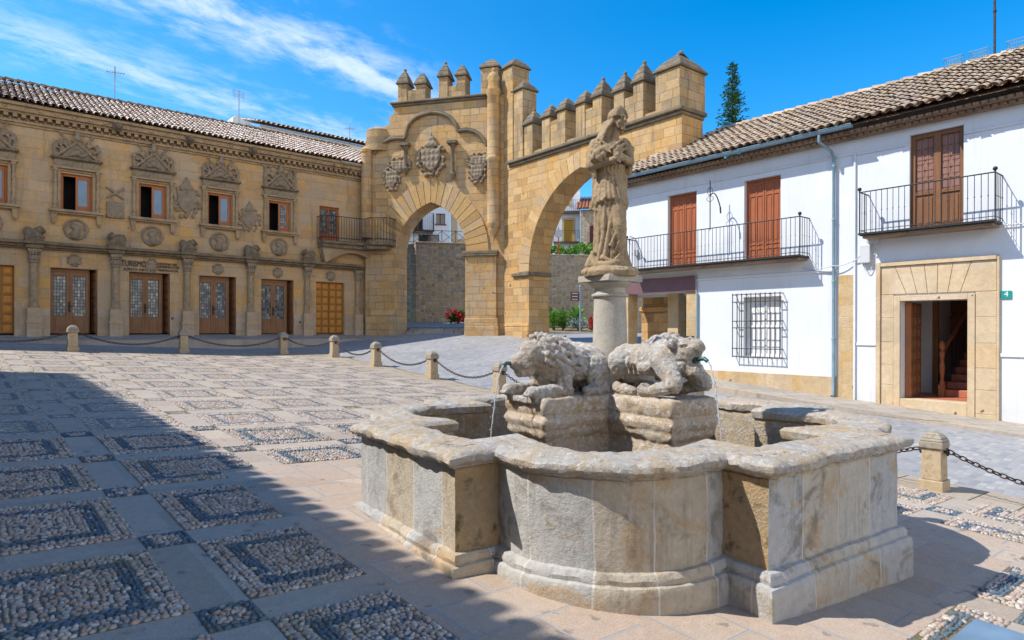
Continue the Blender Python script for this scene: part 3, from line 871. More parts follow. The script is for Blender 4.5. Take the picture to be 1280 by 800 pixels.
def strip(name, inner, outer, top_in, top_out, depth, mat, kerb_mat=None):
    """pavement strip between two 3D polylines with a kerb face"""
    mb = MB()
    n = len(inner)
    for i in range(n - 1):
        a, b, c, d = inner[i], inner[i + 1], outer[i + 1], outer[i]
        mb.face([a, b, c, d], 0)
        k1, k2 = Vector(outer[i]), Vector(outer[i + 1])
        mb.face([k1, k2, k2 - Vector((0, 0, depth)), k1 - Vector((0, 0, depth))], 1 if kerb_mat else 0)
    return mb
# pavement along the white houses, sloping with the street
def hs_base(x):
    z0 = .4438 + (x + 5.2474) * (.2209 - .4438) / (-2.0499 + 5.2474)
    return z0 if x < -2.05 else .2209 + (x + 2.05) * (.0084 - .2209) / 3.282
mb = MB()
xs = steps(-9.5, 12, 43)
W = 1.05
for x0, x1 in zip(xs, xs[1:]):
    i0, i1 = HS.w(x0, .35, hs_base(x0)), HS.w(x1, .35, hs_base(x1))
    o0, o1 = HS.w(x0, -W, hs_base(x0) - .045), HS.w(x1, -W, hs_base(x1) - .045)
    k0, k1 = HS.w(x0, -W - .16, hs_base(x0) - .055), HS.w(x1, -W - .16, hs_base(x1) - .055)
    mb.face([i0, i1, o1, o0], 0); mb.face([o0, o1, k1, k0], 1)
    g = Vector((0, 0, .45))
    mb.face([k0, k1, k1 - g, k0 - g], 1)
pv = mb.build('pavement', [M['slabs'], M['kerb']], recalc=True)
tag(pv, kind='structure')
# raised terrace in front of the carved building
mb = MB()
front = [LB.w(-19, -1.3), LB.w(-1.2, -1.3), Vector((-5.2, 27.75, 0)), Vector((-2.45, 27.2, 0))]
back = [LB.w(-19, .4), LB.w(-.2, .4), GL.w(-5.5, .2), GL.w(-1.9, -.1)]
tz_f = [1.53, 1.47, 1.45, 1.44]; tz_b = [1.705, 1.70, 1.66, 1.60]
F_ = [Vector((p.x, p.y, z)) for p, z in zip(front, tz_f)]; B_ = [Vector((p.x, p.y, z)) for p, z in zip(back, tz_b)]
def lerp_pts(P, n):
    out = []
    for a, b in zip(P, P[1:]):
        for i in range(n): out.append(a + (b - a) * i / n)
    return out + [P[-1]]
FF, BB = lerp_pts(F_, 6), lerp_pts(B_, 6)
KK = []
for i, p in enumerate(FF):
    d = (p - BB[i]); d.z = 0; d.normalize(); KK.append(p + d * .001)
for i in range(len(FF) - 1):
    mid0 = FF[i] + (BB[i] - FF[i]).normalized() * .28; mid1 = FF[i + 1] + (BB[i + 1] - FF[i + 1]).normalized() * .28
    mb.face([BB[i], BB[i + 1], mid1, mid0], 0); mb.face([mid0, mid1, FF[i + 1], FF[i]], 1)
    g = Vector((0, 0, .55)); mb.face([FF[i], FF[i + 1], FF[i + 1] - g, FF[i] - g], 1)
mb.face([FF[-1], BB[-1], BB[-1] - Vector((0, 0, .6)), FF[-1] - Vector((0, 0, .6))], 1)
terrace = mb.build('terrace_pavement', [M['slabs'], M['kerb']], recalc=False)
tag(terrace, kind='structure')
# low steps at the foot of the gate and the flight up through it
mb = MB(); mb.xf = GL.m
mb.box(-2.05, .9, -1.0, .3, .95, 1.37); mb.box(-1.2, 1.5, -1.45, -1.002, .9, 1.26)
for i in range(4):
    mb.box(-4.93, -1.72, .15 + .36 * i, 3.4, 1.2, 1.62 + .105 * i, 0)
stp = mb.build('stone_steps', M['slabs'], bevel=.012)
tag(stp, kind='structure')
# street beyond the gate, higher up
mb = MB()
def st_pt(px, py_, d): return pixel(px, py_, d)
mb.face([GL.w(-6.5, 1.65, 1.97), GL.w(-.8, 1.65, 1.97), Vector((-.6, 38, 2.36)), Vector((-11, 38, 2.36))])
street = mb.build('street', M['setts'], recalc=True)
tag(street, kind='structure')
# ------------------------------------------------------------------ roof tile helper
def tile_roof(mb, x0, x1, y0, z0, y1, z1, pitch=.25, row=.34, keep=None, r=.105, jit=.012, n=5, z_wave=None):
    L_ = hypot(y1 - y0, z1 - z0); sy, sz = (y1 - y0) / L_, (z1 - z0) / L_
    ny, nz = -sz, sy
    cols = int((x1 - x0) / pitch); rows = int(L_ / row) + 1
    for c in range(cols + 1):
        xc = x0 + pitch * c
        for k in range(rows):
            for conv in (0, 1):
                x = xc + (pitch / 2 if not conv else 0) + random.uniform(-jit, jit)
                s0 = k * row + random.uniform(-.03, .03) - (.05 if conv else 0)
                s1 = min(s0 + row * 1.22, L_ + .05)
                if s0 > L_: continue
                if keep and not keep(x, y0 + sy * s0): continue
                ra, rb = (r, r * .82) if conv else (r * .86, r)
                lift = (.055 if conv else .03)
                tw = random.uniform(-.015, .015)
                A, B = [], []
                zw = z_wave(x) if z_wave else 0
                for i in range(n + 1):
                    a = pi * i / n
                    cx, h = cos(a), sin(a) * (1 if conv else -1)
                    for (s, rr, lf, arr) in ((s0, ra, lift + .022, A), (s1, rb, lift - .004, B)):
                        hh = h * rr * .75 + lf + (0 if conv else .045)
                        xx = x + cx * rr + tw * (1 if s == s1 else 0)
                        arr.append((xx, y0 + sy * s + ny * hh, z0 + sz * s + nz * hh + zw))
                ia = [mb.av(p) for p in A]; ib = [mb.av(p) for p in B]
                for i in range(n):
                    mb.f.append([ia[i], ia[i + 1], ib[i + 1], ib[i]]); mb.m.append(0)
def ridge_tiles(mb, p0, p1, r=.13, step=.36, n=6):
    p0, p1 = Vector(p0), Vector(p1); L_ = (p1 - p0).length; t = (p1 - p0).normalized()
    side = t.cross(Vector((0, 0, 1))).normalized(); up = side.cross(t)
    k = int(L_ / step)
    for i in range(k + 1):
        a, b = p0 + t * (i * step), p0 + t * min(L_, i * step + step * 1.15)
        A, B = [], []
        for j in range(n + 1):
            th = pi * j / n
            A.append(a + side * cos(th) * r + up * sin(th) * r + up * .03); B.append(b + side * cos(th) * r * .85 + up * sin(th) * r * .85)
        ia = [mb.av(p) for p in A]; ib = [mb.av(p) for p in B]
        for j in range(n): mb.f.append([ia[j], ia[j + 1], ib[j + 1], ib[j]]); mb.m.append(0)
def wall_grid(mb, x0, x1, z0, z1, holes, y=0.0, reveal=.3, m=0, mr=None):
    """flat wall face with rectangular openings and their reveals"""
    X = sorted({x0, x1} | {q for h in holes for q in h[:2] if x0 < q < x1}); Z = sorted({z0, z1} | {q for h in holes for q in h[2:4] if z0 < q < z1})
    ids = {}
    def vid(x, z):
        if (x, z) not in ids: ids[x, z] = mb.av((x, y, z))
        return ids[x, z]
    for a, b in zip(X, X[1:]):
        for c, d in zip(Z, Z[1:]):
            xm, zm = (a + b) / 2, (c + d) / 2
            if any(h[0] < xm < h[1] and h[2] < zm < h[3] for h in holes): continue
            mb.f.append([vid(a, c), vid(b, c), vid(b, d), vid(a, d)]); mb.m.append(m)
    mr = m if mr is None else mr
    for h in holes:
        a, b, c, d = h[:4]; r = h[4] if len(h) > 4 else reveal
        mb.face([(a, y, c), (a, y, d), (a, y + r, d), (a, y + r, c)], mr)
        mb.face([(b, y, c), (b, y + r, c), (b, y + r, d), (b, y, d)], mr)
        mb.face([(a, y, d), (b, y, d), (b, y + r, d), (a, y + r, d)], mr)
        mb.face([(a, y, c), (a, y + r, c), (b, y + r, c), (b, y, c)], mr)
def pointed(c, half, spring, rise, n=14, off=0.0):
    """points of a pointed arch from left to right (x, z); off grows it outwards"""
    R = (half * half + rise * rise) / (2 * half)
    cl, cr = c - half + R, c + half - R
    th = atan2(rise, R - half)
    Ro = R + off
    # both arcs meet on the axis
    tho = math.acos(max(-1, min(1, (R - half) / Ro)))
    L_ = [(cl - Ro * cos(tho * i / n), spring + Ro * sin(tho * i / n)) for i in range(n + 1)]
    Rr = [(cr + Ro * cos(tho * i / n), spring + Ro * sin(tho * i / n)) for i in range(n, -1, -1)]
    return L_ + Rr[1:]
def voussoirs(mb, inner, outer, y0, y1, per=1, gap=.012):
    """wedge stones between two point lists of equal length"""
    k = len(inner)
    i = 0
    while i < k - 1:
        j = min(i + per, k - 1)
        def mixp(P, a, b, t): return (P[a][0] + (P[b][0] - P[a][0]) * t, P[a][1] + (P[b][1] - P[a][1]) * t)
        g = gap / max(.05, hypot(inner[j][0] - inner[i][0], inner[j][1] - inner[i][1]))
        pin = [mixp(inner, i, i + 1, g)] + [inner[q] for q in range(i + 1, j)] + [mixp(inner, j - 1, j, 1 - g)]
        pout = [mixp(outer, i, i + 1, g)] + [outer[q] for q in range(i + 1, j)] + [mixp(outer, j - 1, j, 1 - g)]
        mb.prism(pin + pout[::-1], y0 - random.uniform(0, .008), y1)
        i = j
def merlon(parent, x0, x1, y0, y1, z0, z1, cap, knob=True, mats=None, ridge=False):
    w = x1 - x0
    mb = MB()
    j = .02
    mb.box(x0, x1, y0, y1, z0, z1)
    o = mb.build('merlon', mats or M['merlon'], parent, bevel=.03, seg=2)
    mb = MB()
    e = .075
    cx, cy = (x0 + x1) / 2, (y0 + y1) / 2
    mb.box(x0 - e, x1 + e, y0 - e, y1 + e, z1, z1 + .07)
    tx = w / 2 + e - (.06 if not ridge else .12)
    ty = (y1 - y0) / 2 + e - .07
    if ridge: tx = min(tx, ty * .8)
    # gently swelling pyramid of three lifts
    zz, hx, hy = z1 + .071, (w / 2 + e - .02), ((y1 - y0) / 2 + e - .02)
    for a, b, hgt in ((1.0, .78, .35), (.78, .46, .35), (.46, .10, .30)):
        ax, bx = (hx * a, hx * b) if not ridge else (hx - (hy * (1 - a)) * .9, hx - (hy * (1 - b)) * .9)
        ay, by = hy * a, hy * b
        mb.taper(cx - ax, cx + ax, cy - ay, cy + ay, zz, zz + cap * hgt, ax - bx, ay - by); zz += cap * hgt
    if knob:
        for kx in ((cx,) if not ridge else (cx - hx + hy * .8, cx + hx - hy * .8)):
            mb.lathe((kx, cy, zz - .04), [(.05, 0), (.075, .05), (.07, .1), (.03, .14)], 8)
    c = mb.build('cap', M['weathered'], o, bevel=.02)
    return o
ASH_T = 1.1     # thickness of the gate walls
# ------------------------------------------------------------------ the frontal gate
gate = tag(empty('city_gate', GL.m), 'golden stone city gate with pointed arch, coat of arms and battlements, facing the square', 'gate')
c0, hf, spz, rise = -3.327, 1.635, 5.26, 2.21
inn = pointed(c0, hf, spz, rise, 12)
wall_top = 11.9
poly = [(-6.5, 1.0), (c0 - hf, 1.0)] + inn + [(c0 + hf, 1.0), (.35, 1.0), (.35, wall_top), (-5.12, wall_top), (-5.12, 11.45), (-5.33, 11.45), (-5.33, 11.0), (-5.62, 11.0), (-5.62, 10.4), (-6.5, 10.4)]
mb = MB(); mb.prism(poly, 0, ASH_T)
mb.build('gate_wall', M['gate_front'], gate)
# voussoirs, proud of the wall
outp = pointed(c0, hf, spz, rise, 12, off=1.02)
mb = MB(); voussoirs(mb, inn, outp, -.045, .002, 1, .009)
vs_ = mb.build('voussoirs', M['blocks'], gate, bevel=.008)
# pier with impost and base on the right, plain jamb on the left
mb = MB()
mb.box(c0 + hf + .001, -.30, -.16, .002, 1.0, 5.10)
mb.box(c0 + hf - .015, -.22, -.24, .003, 2.02, 2.36)
mb.box(c0 + hf + .0, -.18, -.30, .004, .9, 2.02)
mb.build('pier', M['gate_front'], gate, bevel=.02)
mb = MB(); mb.box(c0 + hf - .10, -.22, -.27, ASH_T + .05, 5.101, 5.25); mb.taper(c0 + hf - .10, -.22, -.27, .1, 5.02, 5.1, -.0, .0)
mb.build('impost', M['weathered'], gate, bevel=.025)
mb = MB(); mb.box(-6.45, c0 - hf - .02, -.14, .003, .95, 2.5); mb.box(-6.3, c0 - hf - .01, -.08, .002, 2.5, 4.1)
mb.build('pier', M['gate_front'], gate, bevel=.03)
# trefoil label moulding
def arc_pts(pts_px, n=7):
    P = [GL.at(*p) for p in pts_px]
    out = []
    for i in range(len(P) - 1):
        p0 = P[max(i - 1, 0)]; p1 = P[i]; p2 = P[i + 1]; p3 = P[min(i + 2, len(P) - 1)]
        for k in range(n):
            t = k / n
            out.append(tuple(.5 * (2 * p1[q] + (p2[q] - p0[q]) * t + (2 * p0[q] - 5 * p1[q] + 4 * p2[q] - p3[q]) * t * t + (3 * p1[q] - p0[q] - 3 * p2[q] + p3[q]) * t ** 3) for q in (0, 1)))
    return out + [P[-1]]
mb = MB()
for A in ([(469, 193), (474, 184), (484, 177), (495, 174), (507, 174)], [(507, 173), (512, 157), (524, 146), (543, 141.5), (558, 145), (568, 153), (573, 164)], [(573, 165), (584, 163.5), (596, 167), (605, 175), (609, 183)]):
    pts = arc_pts(A)
    mb.tube([(x, -.09, z) for x, z in pts], .075, 6); mb.tube([(x, -.04, z + .10) for x, z in pts], .05, 6)
mb.build('label_moulding', M['weathered'], gate, smooth=50)
# top cornice
mb = MB(); mb.box(-5.25, -.75, -.16, ASH_T + .12, wall_top, wall_top + .10); mb.box(-5.18, -.76, -.09, ASH_T + .06, wall_top - .10, wall_top - .003)
mb.build('cornice', M['weathered'], gate, bevel=.03)
def mer_px(px0, px1, ztop, parent, fr, y0, y1, z0, cap, **k):
    a, b = fr.at(px0, 110, y0)[0], fr.at(px1, 110, y0)[0]
    return merlon(parent, a, b, y0, y1, z0, ztop, cap, **k)
zt = lambda y: GL.at(560, y)[1]
mer_px(497, 509, 12.85, gate, GL, .1, .75, wall_top + .1, .62)
mer_px(519, 532, 12.75, gate, GL, .1, .75, wall_top + .1, .55, knob=False)
mer_px(548, 560, 12.98, gate, GL, .1, .75, wall_top + .1, .62)
mer_px(570, 582, 12.95, gate, GL, .1, .75, wall_top + .1, .52, knob=False)
for a, b in ((508.5, 519.5), (559.5, 570.5)):
    mb = MB(); mb.box(GL.at(a, 110, .12)[0], GL.at(b, 110, .12)[0], .13, .72, wall_top + .1, 12.55); mb.build('parapet', M['merlon'], gate, bevel=.02)
merlon(gate, GL.at(601, 90, .05)[0], GL.at(623, 90, .05)[0], .05, .95, wall_top - .4, 13.15, .45, knob=False, ridge=True)
# slender corner column on its corbel
cx_ = GL.at(618, 250)[0]
col_c = (cx_, -.14, 0)
mb = MB()
zb = GL.at(618, 300)[1]
prof = [(.03, zb - .08), (.06, zb + .05), (.05, zb + .15), (.15, zb + .3), (.22, zb + .42), (.22, zb + .5), (.30, zb + .62), (.30, zb + .72), (.27, zb + .78), (.27, 9.05), (.31, 9.1), (.31, 9.2), (.27, 9.25), (.27, 11.85), (.33, 11.95), (.33, 12.08), (.26, 12.12), (.22, 12.4), (.27, 12.6), (.2, 12.75), (.08, 12.85), (.1, 12.95), (.02, 13.05)]
mb.lathe(col_c, prof, 18)
mb.build('corner_column', M['gate_front'], gate, smooth=40)
# round turret stub at the far left and the engaged column under it
mb = MB(); mb.lathe((-5.95, .35, 0), [(.62, 9.9), (.62, 10.85), (.5, 10.95), (.05, 11.0)], 18)
mb.build('turret_stub', M['merlon'], gate, smooth=40)
mb = MB(); mb.lathe((-6.38, -.12, 0), [(.24, 6.0), (.24, 9.8), (.28, 9.84), (.28, 9.95), (.1, 10.1)], 14)
mb.build('engaged_column', M['gate_front'], gate, smooth=40)

# carved arms on the gate
def arms(seed, w, h, crown=True, d=.16, vox=.03):
    rnd = random.Random(seed); mb = MB()
    sh = [(-.34, .22), (.34, .22), (.34, -.1), (.22, -.32), (0, -.45), (-.22, -.32), (-.34, -.1)]
    mb.prism([(x * w, z * h) for x, z in sh], -d * .8, .05)
    for i in range(4):
        for j in range(3):
            mb.ell(((-.24 + .16 * i) * w, -d * .8, (.12 - .18 * j) * h), (.05 * w, .035, .06 * h), 8, 5)
    for i in range(16):
        a = 2 * pi * i / 16 + rnd.uniform(-.1, .1)
        rr = .47 + .05 * (i % 2)
        if crown and abs(a - pi / 2) < .5: continue
        p = (cos(a) * rr * w, -.04, sin(a) * (rr + .03) * h - .05 * h)
        mb.ell(p, (rnd.uniform(.05, .09) * w, d * .7, rnd.uniform(.05, .08) * h), 8, 5)
        q = (cos(a + .25) * (rr - .08) * w, -d * .5, sin(a + .25) * (rr - .06) * h - .05 * h)
        mb.cap(p, q, .035 * w + .012, .025 * w + .01, 8)
    if crown:
        mb.ell((0, -.06, .36 * h), (.26 * w, d * .8, .12 * h), 10, 6)
        mb.ell((0, -.05, .52 * h), (.14 * w, d * .6, .11 * h), 10, 6); mb.ell((0, -.05, .66 * h), (.05 * w, d * .4, .06 * h), 8, 5)
        for x in (-.2, -.07, .07, .2): mb.cap((x * w, -d * .8, .3 * h), (x * w * .6, -d * .6, .48 * h), .03 * w, .02 * w, 8)
    return sculpt(mb, vox, 1, .012, 7, name='coat_of_arms', mat=M['lb_carve'])
def put(name, me, parent, loc, s=(1, 1, 1), mat=None):
    o = link(name, me, parent); o.location = loc; o.scale = s
    return o
x_, z_ = GL.at(540, 193)
put('coat_of_arms', arms(3, 1.25, 1.45, True, .2), gate, (x_, -.05, z_ - .12))
x_, z_ = GL.at(597, 213); put('coat_of_arms', arms(5, .8, .98, False, .15), gate, (x_, -.03, z_))
x_, z_ = GL.at(491, 221); put('coat_of_arms', arms(8, .8, 1.1, False, .15), gate, (x_, -.03, z_))
x_, z_ = GL.at(500, 206); put('coat_of_arms', arms(12, 1.1, .65, False, .15), gate, (x_, -.03, z_))
x_, z_ = GL.at(598, 200); put('coat_of_arms', arms(13, 1.1, .6, False, .15), gate, (x_ + .05, -.03, z_))
for px, y0_, y1_ in ((508.5, 181, 211), (567, 178, 218)):
    x_, zt_ = GL.at(px, y0_); _, zb_ = GL.at(px, y1_)
    mb = MB(); mb.lathe((x_, -.13, 0), [(.04, zb_ - .3), (.13, zb_ - .1), (.15, zb_), (.09, zb_ + .05), (.085, zt_ - .25), (.14, zt_ - .12), (.16, zt_ - .1)], 12)
    mb.box(x_ - .22, x_ + .22, -.34, .02, zt_ - .1, zt_ + .02)
    mb.build('carved_colonnette', M['weathered'], gate, smooth=40)

# ------------------------------------------------------------------ the side arch
arch = tag(empty('stone_archway', GR.m), 'tall golden stone archway with stepped battlements behind the fountain statue', 'archway')
c1_, h1_, sp1, r1_ = 4.63, 2.98, 4.23, 3.67
inn = pointed(c1_, h1_, sp1, r1_, 16)
XE = 9.2
poly = [(0.02, .6), (c1_ - h1_, .6)] + inn + [(c1_ + h1_, -.3), (XE, -.3), (XE, 8.82), (0.02, 8.82)]
mb = MB(); mb.prism(poly, 0, ASH_T); mb.build('arch_wall', M['gate'], arch)
outp = pointed(c1_, h1_, sp1, r1_, 16, off=.62)
mb = MB(); voussoirs(mb, inn, outp, -.012, .004, 1, .012); mb.build('voussoirs', M['blocks'], arch, bevel=.006)
mb = MB(); mb.box(.03, c1_ - h1_ + .02, -.05, ASH_T + .02, .6, 2.0); mb.taper(.03, c1_ - h1_ + .021, -.06, ASH_T + .03, 2.001, 2.16, .02, .05)
mb.build('pier_base', M['gate'], arch, bevel=.03)
mb = MB(); mb.box(.62, c1_ - h1_ + .1, -.11, ASH_T + .08, sp1 - .16, sp1 - .01)
mb.build('impost', M['weathered'], arch, bevel=.02)
mb = MB(); mb.box(c1_ + h1_ - .1, XE, -.1, ASH_T + .08, 2.45, 2.62); mb.box(c1_ + h1_ - .03, XE, -.06, ASH_T + .03, -.3, 2.44)
mb.build('pier_base', M['gate'], arch, bevel=.03)
mb = MB(); mb.box(.36, XE + .12, -.17, ASH_T + .12, 8.82, 8.95); mb.box(.40, XE + .05, -.09, ASH_T + .05, 8.70, 8.818)
mb.build('cornice', M['weathered'], arch, bevel=.03)
# stepped corner tower and merlons
Y0, Y1 = .04, .72
def gm(x0, x1, zt_, cap, z0=8.95, y0=Y0, y1=Y1, **k): return merlon(arch, x0, x1, y0, y1, z0, zt_, cap, **k)
mb = MB(); mb.box(.03, .62, -.02, .9, 8.6, 12.35); mb.build('stair_tower', M['gate'], arch, bevel=.02)
def gx(px, py, yl=Y0): return GR.at(px, py, yl)
merlon(arch, gx(628, 90)[0], gx(641, 90)[0], .02, .95, 11.8, gx(635, 83)[1] - .05, .42, knob=False, ridge=False)
merlon(arch, gx(641.2, 120)[0], gx(653.5, 120)[0], .03, .8, 8.6, gx(650, 112)[1], .42, knob=False)
for p0, p1, ptop, cap_, kn in ((655, 665.5, 155.5, .55, True), (677, 687, 147, .5, False), (696, 706.5, 138.5, .5, False), (719.5, 731, 130, .5, False), (740.5, 752, 121, .62, True), (767, 780, 114.5, .62, True), (791, 804, 103, .66, True)):
    gm(gx(p0, 140)[0], gx(p1, 140)[0], gx((p0 + p1) / 2, ptop)[1], cap_, knob=kn)
for a, b, t in ((686.8, 696.5, 150), (730.6, 741, 135), (779.6, 791.5, 121)):
    mb = MB(); mb.box(gx(a, 140)[0], gx(b, 140)[0], .08, .68, 8.95, gx((a + b) / 2, t)[1]); mb.build('parapet', M['merlon'], arch, bevel=.02)
for a, b in ((665.5, 677), (706.3, 719.7), (752, 767), (804, 820)):
    mb = MB(); mb.box(gx(a, 140)[0], gx(b, 140)[0], .1, .66, 8.95, 9.12); mb.build('parapet', M['merlon'], arch, bevel=.02)
ta, tb = gx(820, 100)[0], gx(851, 100)[0]
merlon(arch, ta, tb, -.0, 1.35, 8.95, gx(850, 80)[1] - .05, .62, knob=True, ridge=True)
# ------------------------------------------------------------------ carved stone building on the left
palace = tag(empty('stone_building', LB.m), 'long two storey sandstone building with carved window pediments and sunbleached tile roof', 'building')
BAY = 2.372
X0, X1 = -27.0, .75
win_c = [-11.11 + BAY * k for k in (-6, -5, -4, -3, -2, -1, 0, 1, 2, 3)]
door_c = [(-13.45, 1.25)] + [(-11.165 + BAY * k - .02 * k, 1.37) for k in range(4)] + [(-1.72, 1.32)]
door_c = [(-11.165 - BAY * k, 1.37) for k in range(6, 1, -1)] + [(-13.5, 1.35)] + [(-11.165, 1.37), (-8.825, 1.35), (-6.43, 1.38), (-4.06, 1.36), (-1.72, 1.32)]
WZ0, WZ1 = 5.95, 7.22
holes = [(c - w / 2, c + w / 2, 1.6, 3.95, .34) for c, w in door_c] + [(c - .46, c + .46, WZ0, WZ1, .26) for c in win_c] + [(-2.24, -1.33, 5.6, 7.27, .26)]
mb = MB(); wall_grid(mb, X0, X1, 1.2, 9.3, holes)
mb.build('wall', M['lb'], palace)
mb = MB(); mb.box(X0, X1, .8, 6.5, 1.0, 9.2); mb.build('wall', M['void'], palace)  # not masonry: near-black inner box, interior darkness put into its colour
# doors
def studded(name, x0, x1, y, z0, z1, mat, parent, cols=2, rows=8, th=.05):
    mb = MB(); mb.box(x0, x1, y, y + th, z0, z1, 1)
    cw, rh = (x1 - x0) / cols, (z1 - z0) / rows
    for i in range(cols):
        for j in range(rows):
            a, b = x0 + cw * i + cw * .14, x0 + cw * (i + 1) - cw * .14
            c, d = z0 + rh * j + rh * .14, z0 + rh * (j + 1) - rh * .14
            mb.xf = Matrix(((1, 0, 0, 0), (0, 0, -1, y), (0, 1, 0, 0), (0, 0, 0, 1)))
            mb.taper(a, b, c, d, 0.001, .022, cw * .16, rh * .16)
            mb.xf = None
    return mb.build(name, [mat, M['wood_groove'] if mat is M['wood_gold'] else mat], parent)
for i, (c, w) in enumerate(door_c):
    a, b = c - w / 2, c + w / 2
    if i in (5, 10):
        mid = c
        d = studded('door', a, mid - .008, .16, 1.70, 3.95, M['wood_gold'], palace, 2, 7)
        e = studded('door', mid + .008, b, .16, 1.70, 3.95, M['wood_gold'], palace, 2, 7)
        tag(d, 'closed panelled honey coloured door leaf'); tag(e, 'closed panelled honey coloured door leaf')
        continue
    # glazed inner doors, the old studded leaf folded back on the right
    mb = MB(); y = .20; g0, g1 = 1.70, 3.95
    bl = b - .24
    st = (bl - a) / 2
    mb.box(a, bl, y, y + .06, 3.83, g1); mb.box(bl - .002, bl + .03, y - .02, y + .07, g0, g1)
    panes = []
    for k in (0, 1):
        p, q = a + st * k, a + st * (k + 1)
        mb.box(p, p + .10, y + .001, y + .059, g0, 3.83); mb.box(q - .10, q, y + .001, y + .059, g0, 3.83)
        mb.box(p + .10, q - .10, y + .002, y + .058, g0, 2.30); mb.box(p + .10, q - .10, y + .002, y + .058, 3.70, 3.83)
        mb.box(p + .16, q - .16, y - .012, y + .01, 1.80, 2.22)
        panes.append((p + .10, q - .10))
    d = mb.build('door', M['wood_mid'], palace, bevel=.008)
    for p, q in panes:
        mb = MB(); mb.box(p, q, y + .03, y + .04, 2.30, 3.70); mb.build('pane', M['leaded'], d)
    mb = MB(); mb.box(a + st - .03, a + st + .03, y - .02, y, 2.45, 2.8); mb.tube([(a + st, y - .06, 2.66), (a + st + .1, y - .06, 2.66)], .012, 6); mb.cap((a + st, y, 2.66), (a + st, y - .06, 2.66), .012, .012, 6)
    mb.build('handle', M['iron'], d)
    L_ = MB(); L_.xf = Matrix.Translation((b - .02, .03, 0)) @ Matrix.Rotation(radians(100), 4, 'Z')
    L_.box(0, .62, -.02, .03, 1.71, 3.93)
    for k in range(7): 
        for q in (0, 1): L_.box(.06 + .29 * q, .28 + .29 * q, .03, .05, 1.78 + .305 * k, 2.0 + .305 * k)
    L_.build('door', M['wood_dark'], palace)
# ground floor stone base, string course and pilasters
edges = sorted([X0] + [q for c, w in door_c for q in (c - w / 2, c + w / 2)] + [X1])
for a, b in zip(edges[::2], edges[1::2]):
    mb = MB(); mb.box(a, b, -.03, .01, 1.2, 2.55); mb.build('stone_base', M['lb_base'], palace, bevel=.008)
mb = MB()
mb.box(X0, -.2, -.34, .01, 4.68, 4.79); mb.box(X0, -.2, -.24, .01, 4.60, 4.68); mb.box(X0, -.2, -.16, .01, 4.54, 4.60)
mb.build('string_course', M['lb_dark'], palace, bevel=.015)
PIL = [-12.31 + BAY * k for k in range(-5, 6)]
def pil_mesh():
    b = MB(); b.box(-.2, .2, -.26, .0, 1.2, 2.05); b.box(-.23, .23, -.29, .0, 2.05, 2.12); b.box(-.185, .185, -.25, .0, 2.12, 2.56)
    s = MB(); s.lathe((0, -.09, 0), [(.15, 2.561), (.15, 2.62), (.125, 2.66), (.12, 2.7), (.115, 4.05)], 14)
    c = MB(); c.lathe((0, -.09, 0), [(.115, 4.05), (.15, 4.08), (.13, 4.12), (.13, 4.3), (.17, 4.42)], 12)
    for i in range(6):
        a = pi + pi * (i + .5) / 6
        c.ell((.13 * cos(a), -.09 + .14 * sin(a), 4.24), (.045, .045, .1), 8, 5); c.ell((.155 * cos(a), -.09 + .17 * sin(a), 4.38), (.04, .04, .05), 8, 5)
    c.box(-.18, .18, -.29, .0, 4.42, 4.53)
    return b.mesh('base', M['lb_base']), s.mesh('shaft', M['lb_trim'], 40), c.mesh('capital', M['lb_carve'], 40)
pm = pil_mesh()
for x in PIL:
    p = empty('pilaster'); p.parent = palace; p.location = (x, 0, 0)
    for me in pm: link(me.name, me, p)
# breaks in the string course and the weathered beasts over the pilasters
def beast(seed):
    rnd = random.Random(seed); b = MB()
    b.box(-.27, .27, -.36, 0, 0, .12)
    b.cap((-.15, -.2, .26), (.12, -.2, .28), .12, .13); b.ell((.17, -.26, .36), (.12, .13, .13)); b.ell((-.18, -.18, .3), (.12, .14, .15))
    b.cap((.05, -.3, .2), (.2, -.36, .15), .055); b.cap((-.2, -.28, .2), (-.02, -.36, .15), .055)
    b.ell((.24, -.33, .33), (.07, .08, .06)); b.ell((rnd.uniform(-.1, .1), -.1, .38), (.12, .08, .09))
    return sculpt(b, .022, 1, .03, 6, name='carved_beast', mat=M['lb_dark'])
bm_ = [beast(1), beast(2)]
for i, x in enumerate(PIL[:-1]):
    o = link('carved_beast', bm_[i % 2], palace); o.location = (x, 0, 4.79); o.scale = (1 if i % 3 else -1, 1, 1)
    mb = MB(); mb.box(x - .29, x + .29, -.40, -.001, 4.685, 4.795); mb.box(x - .25, x + .25, -.31, -.002, 4.545, 4.68); mb.build('string_course', M['lb_dark'], palace, bevel=.012)
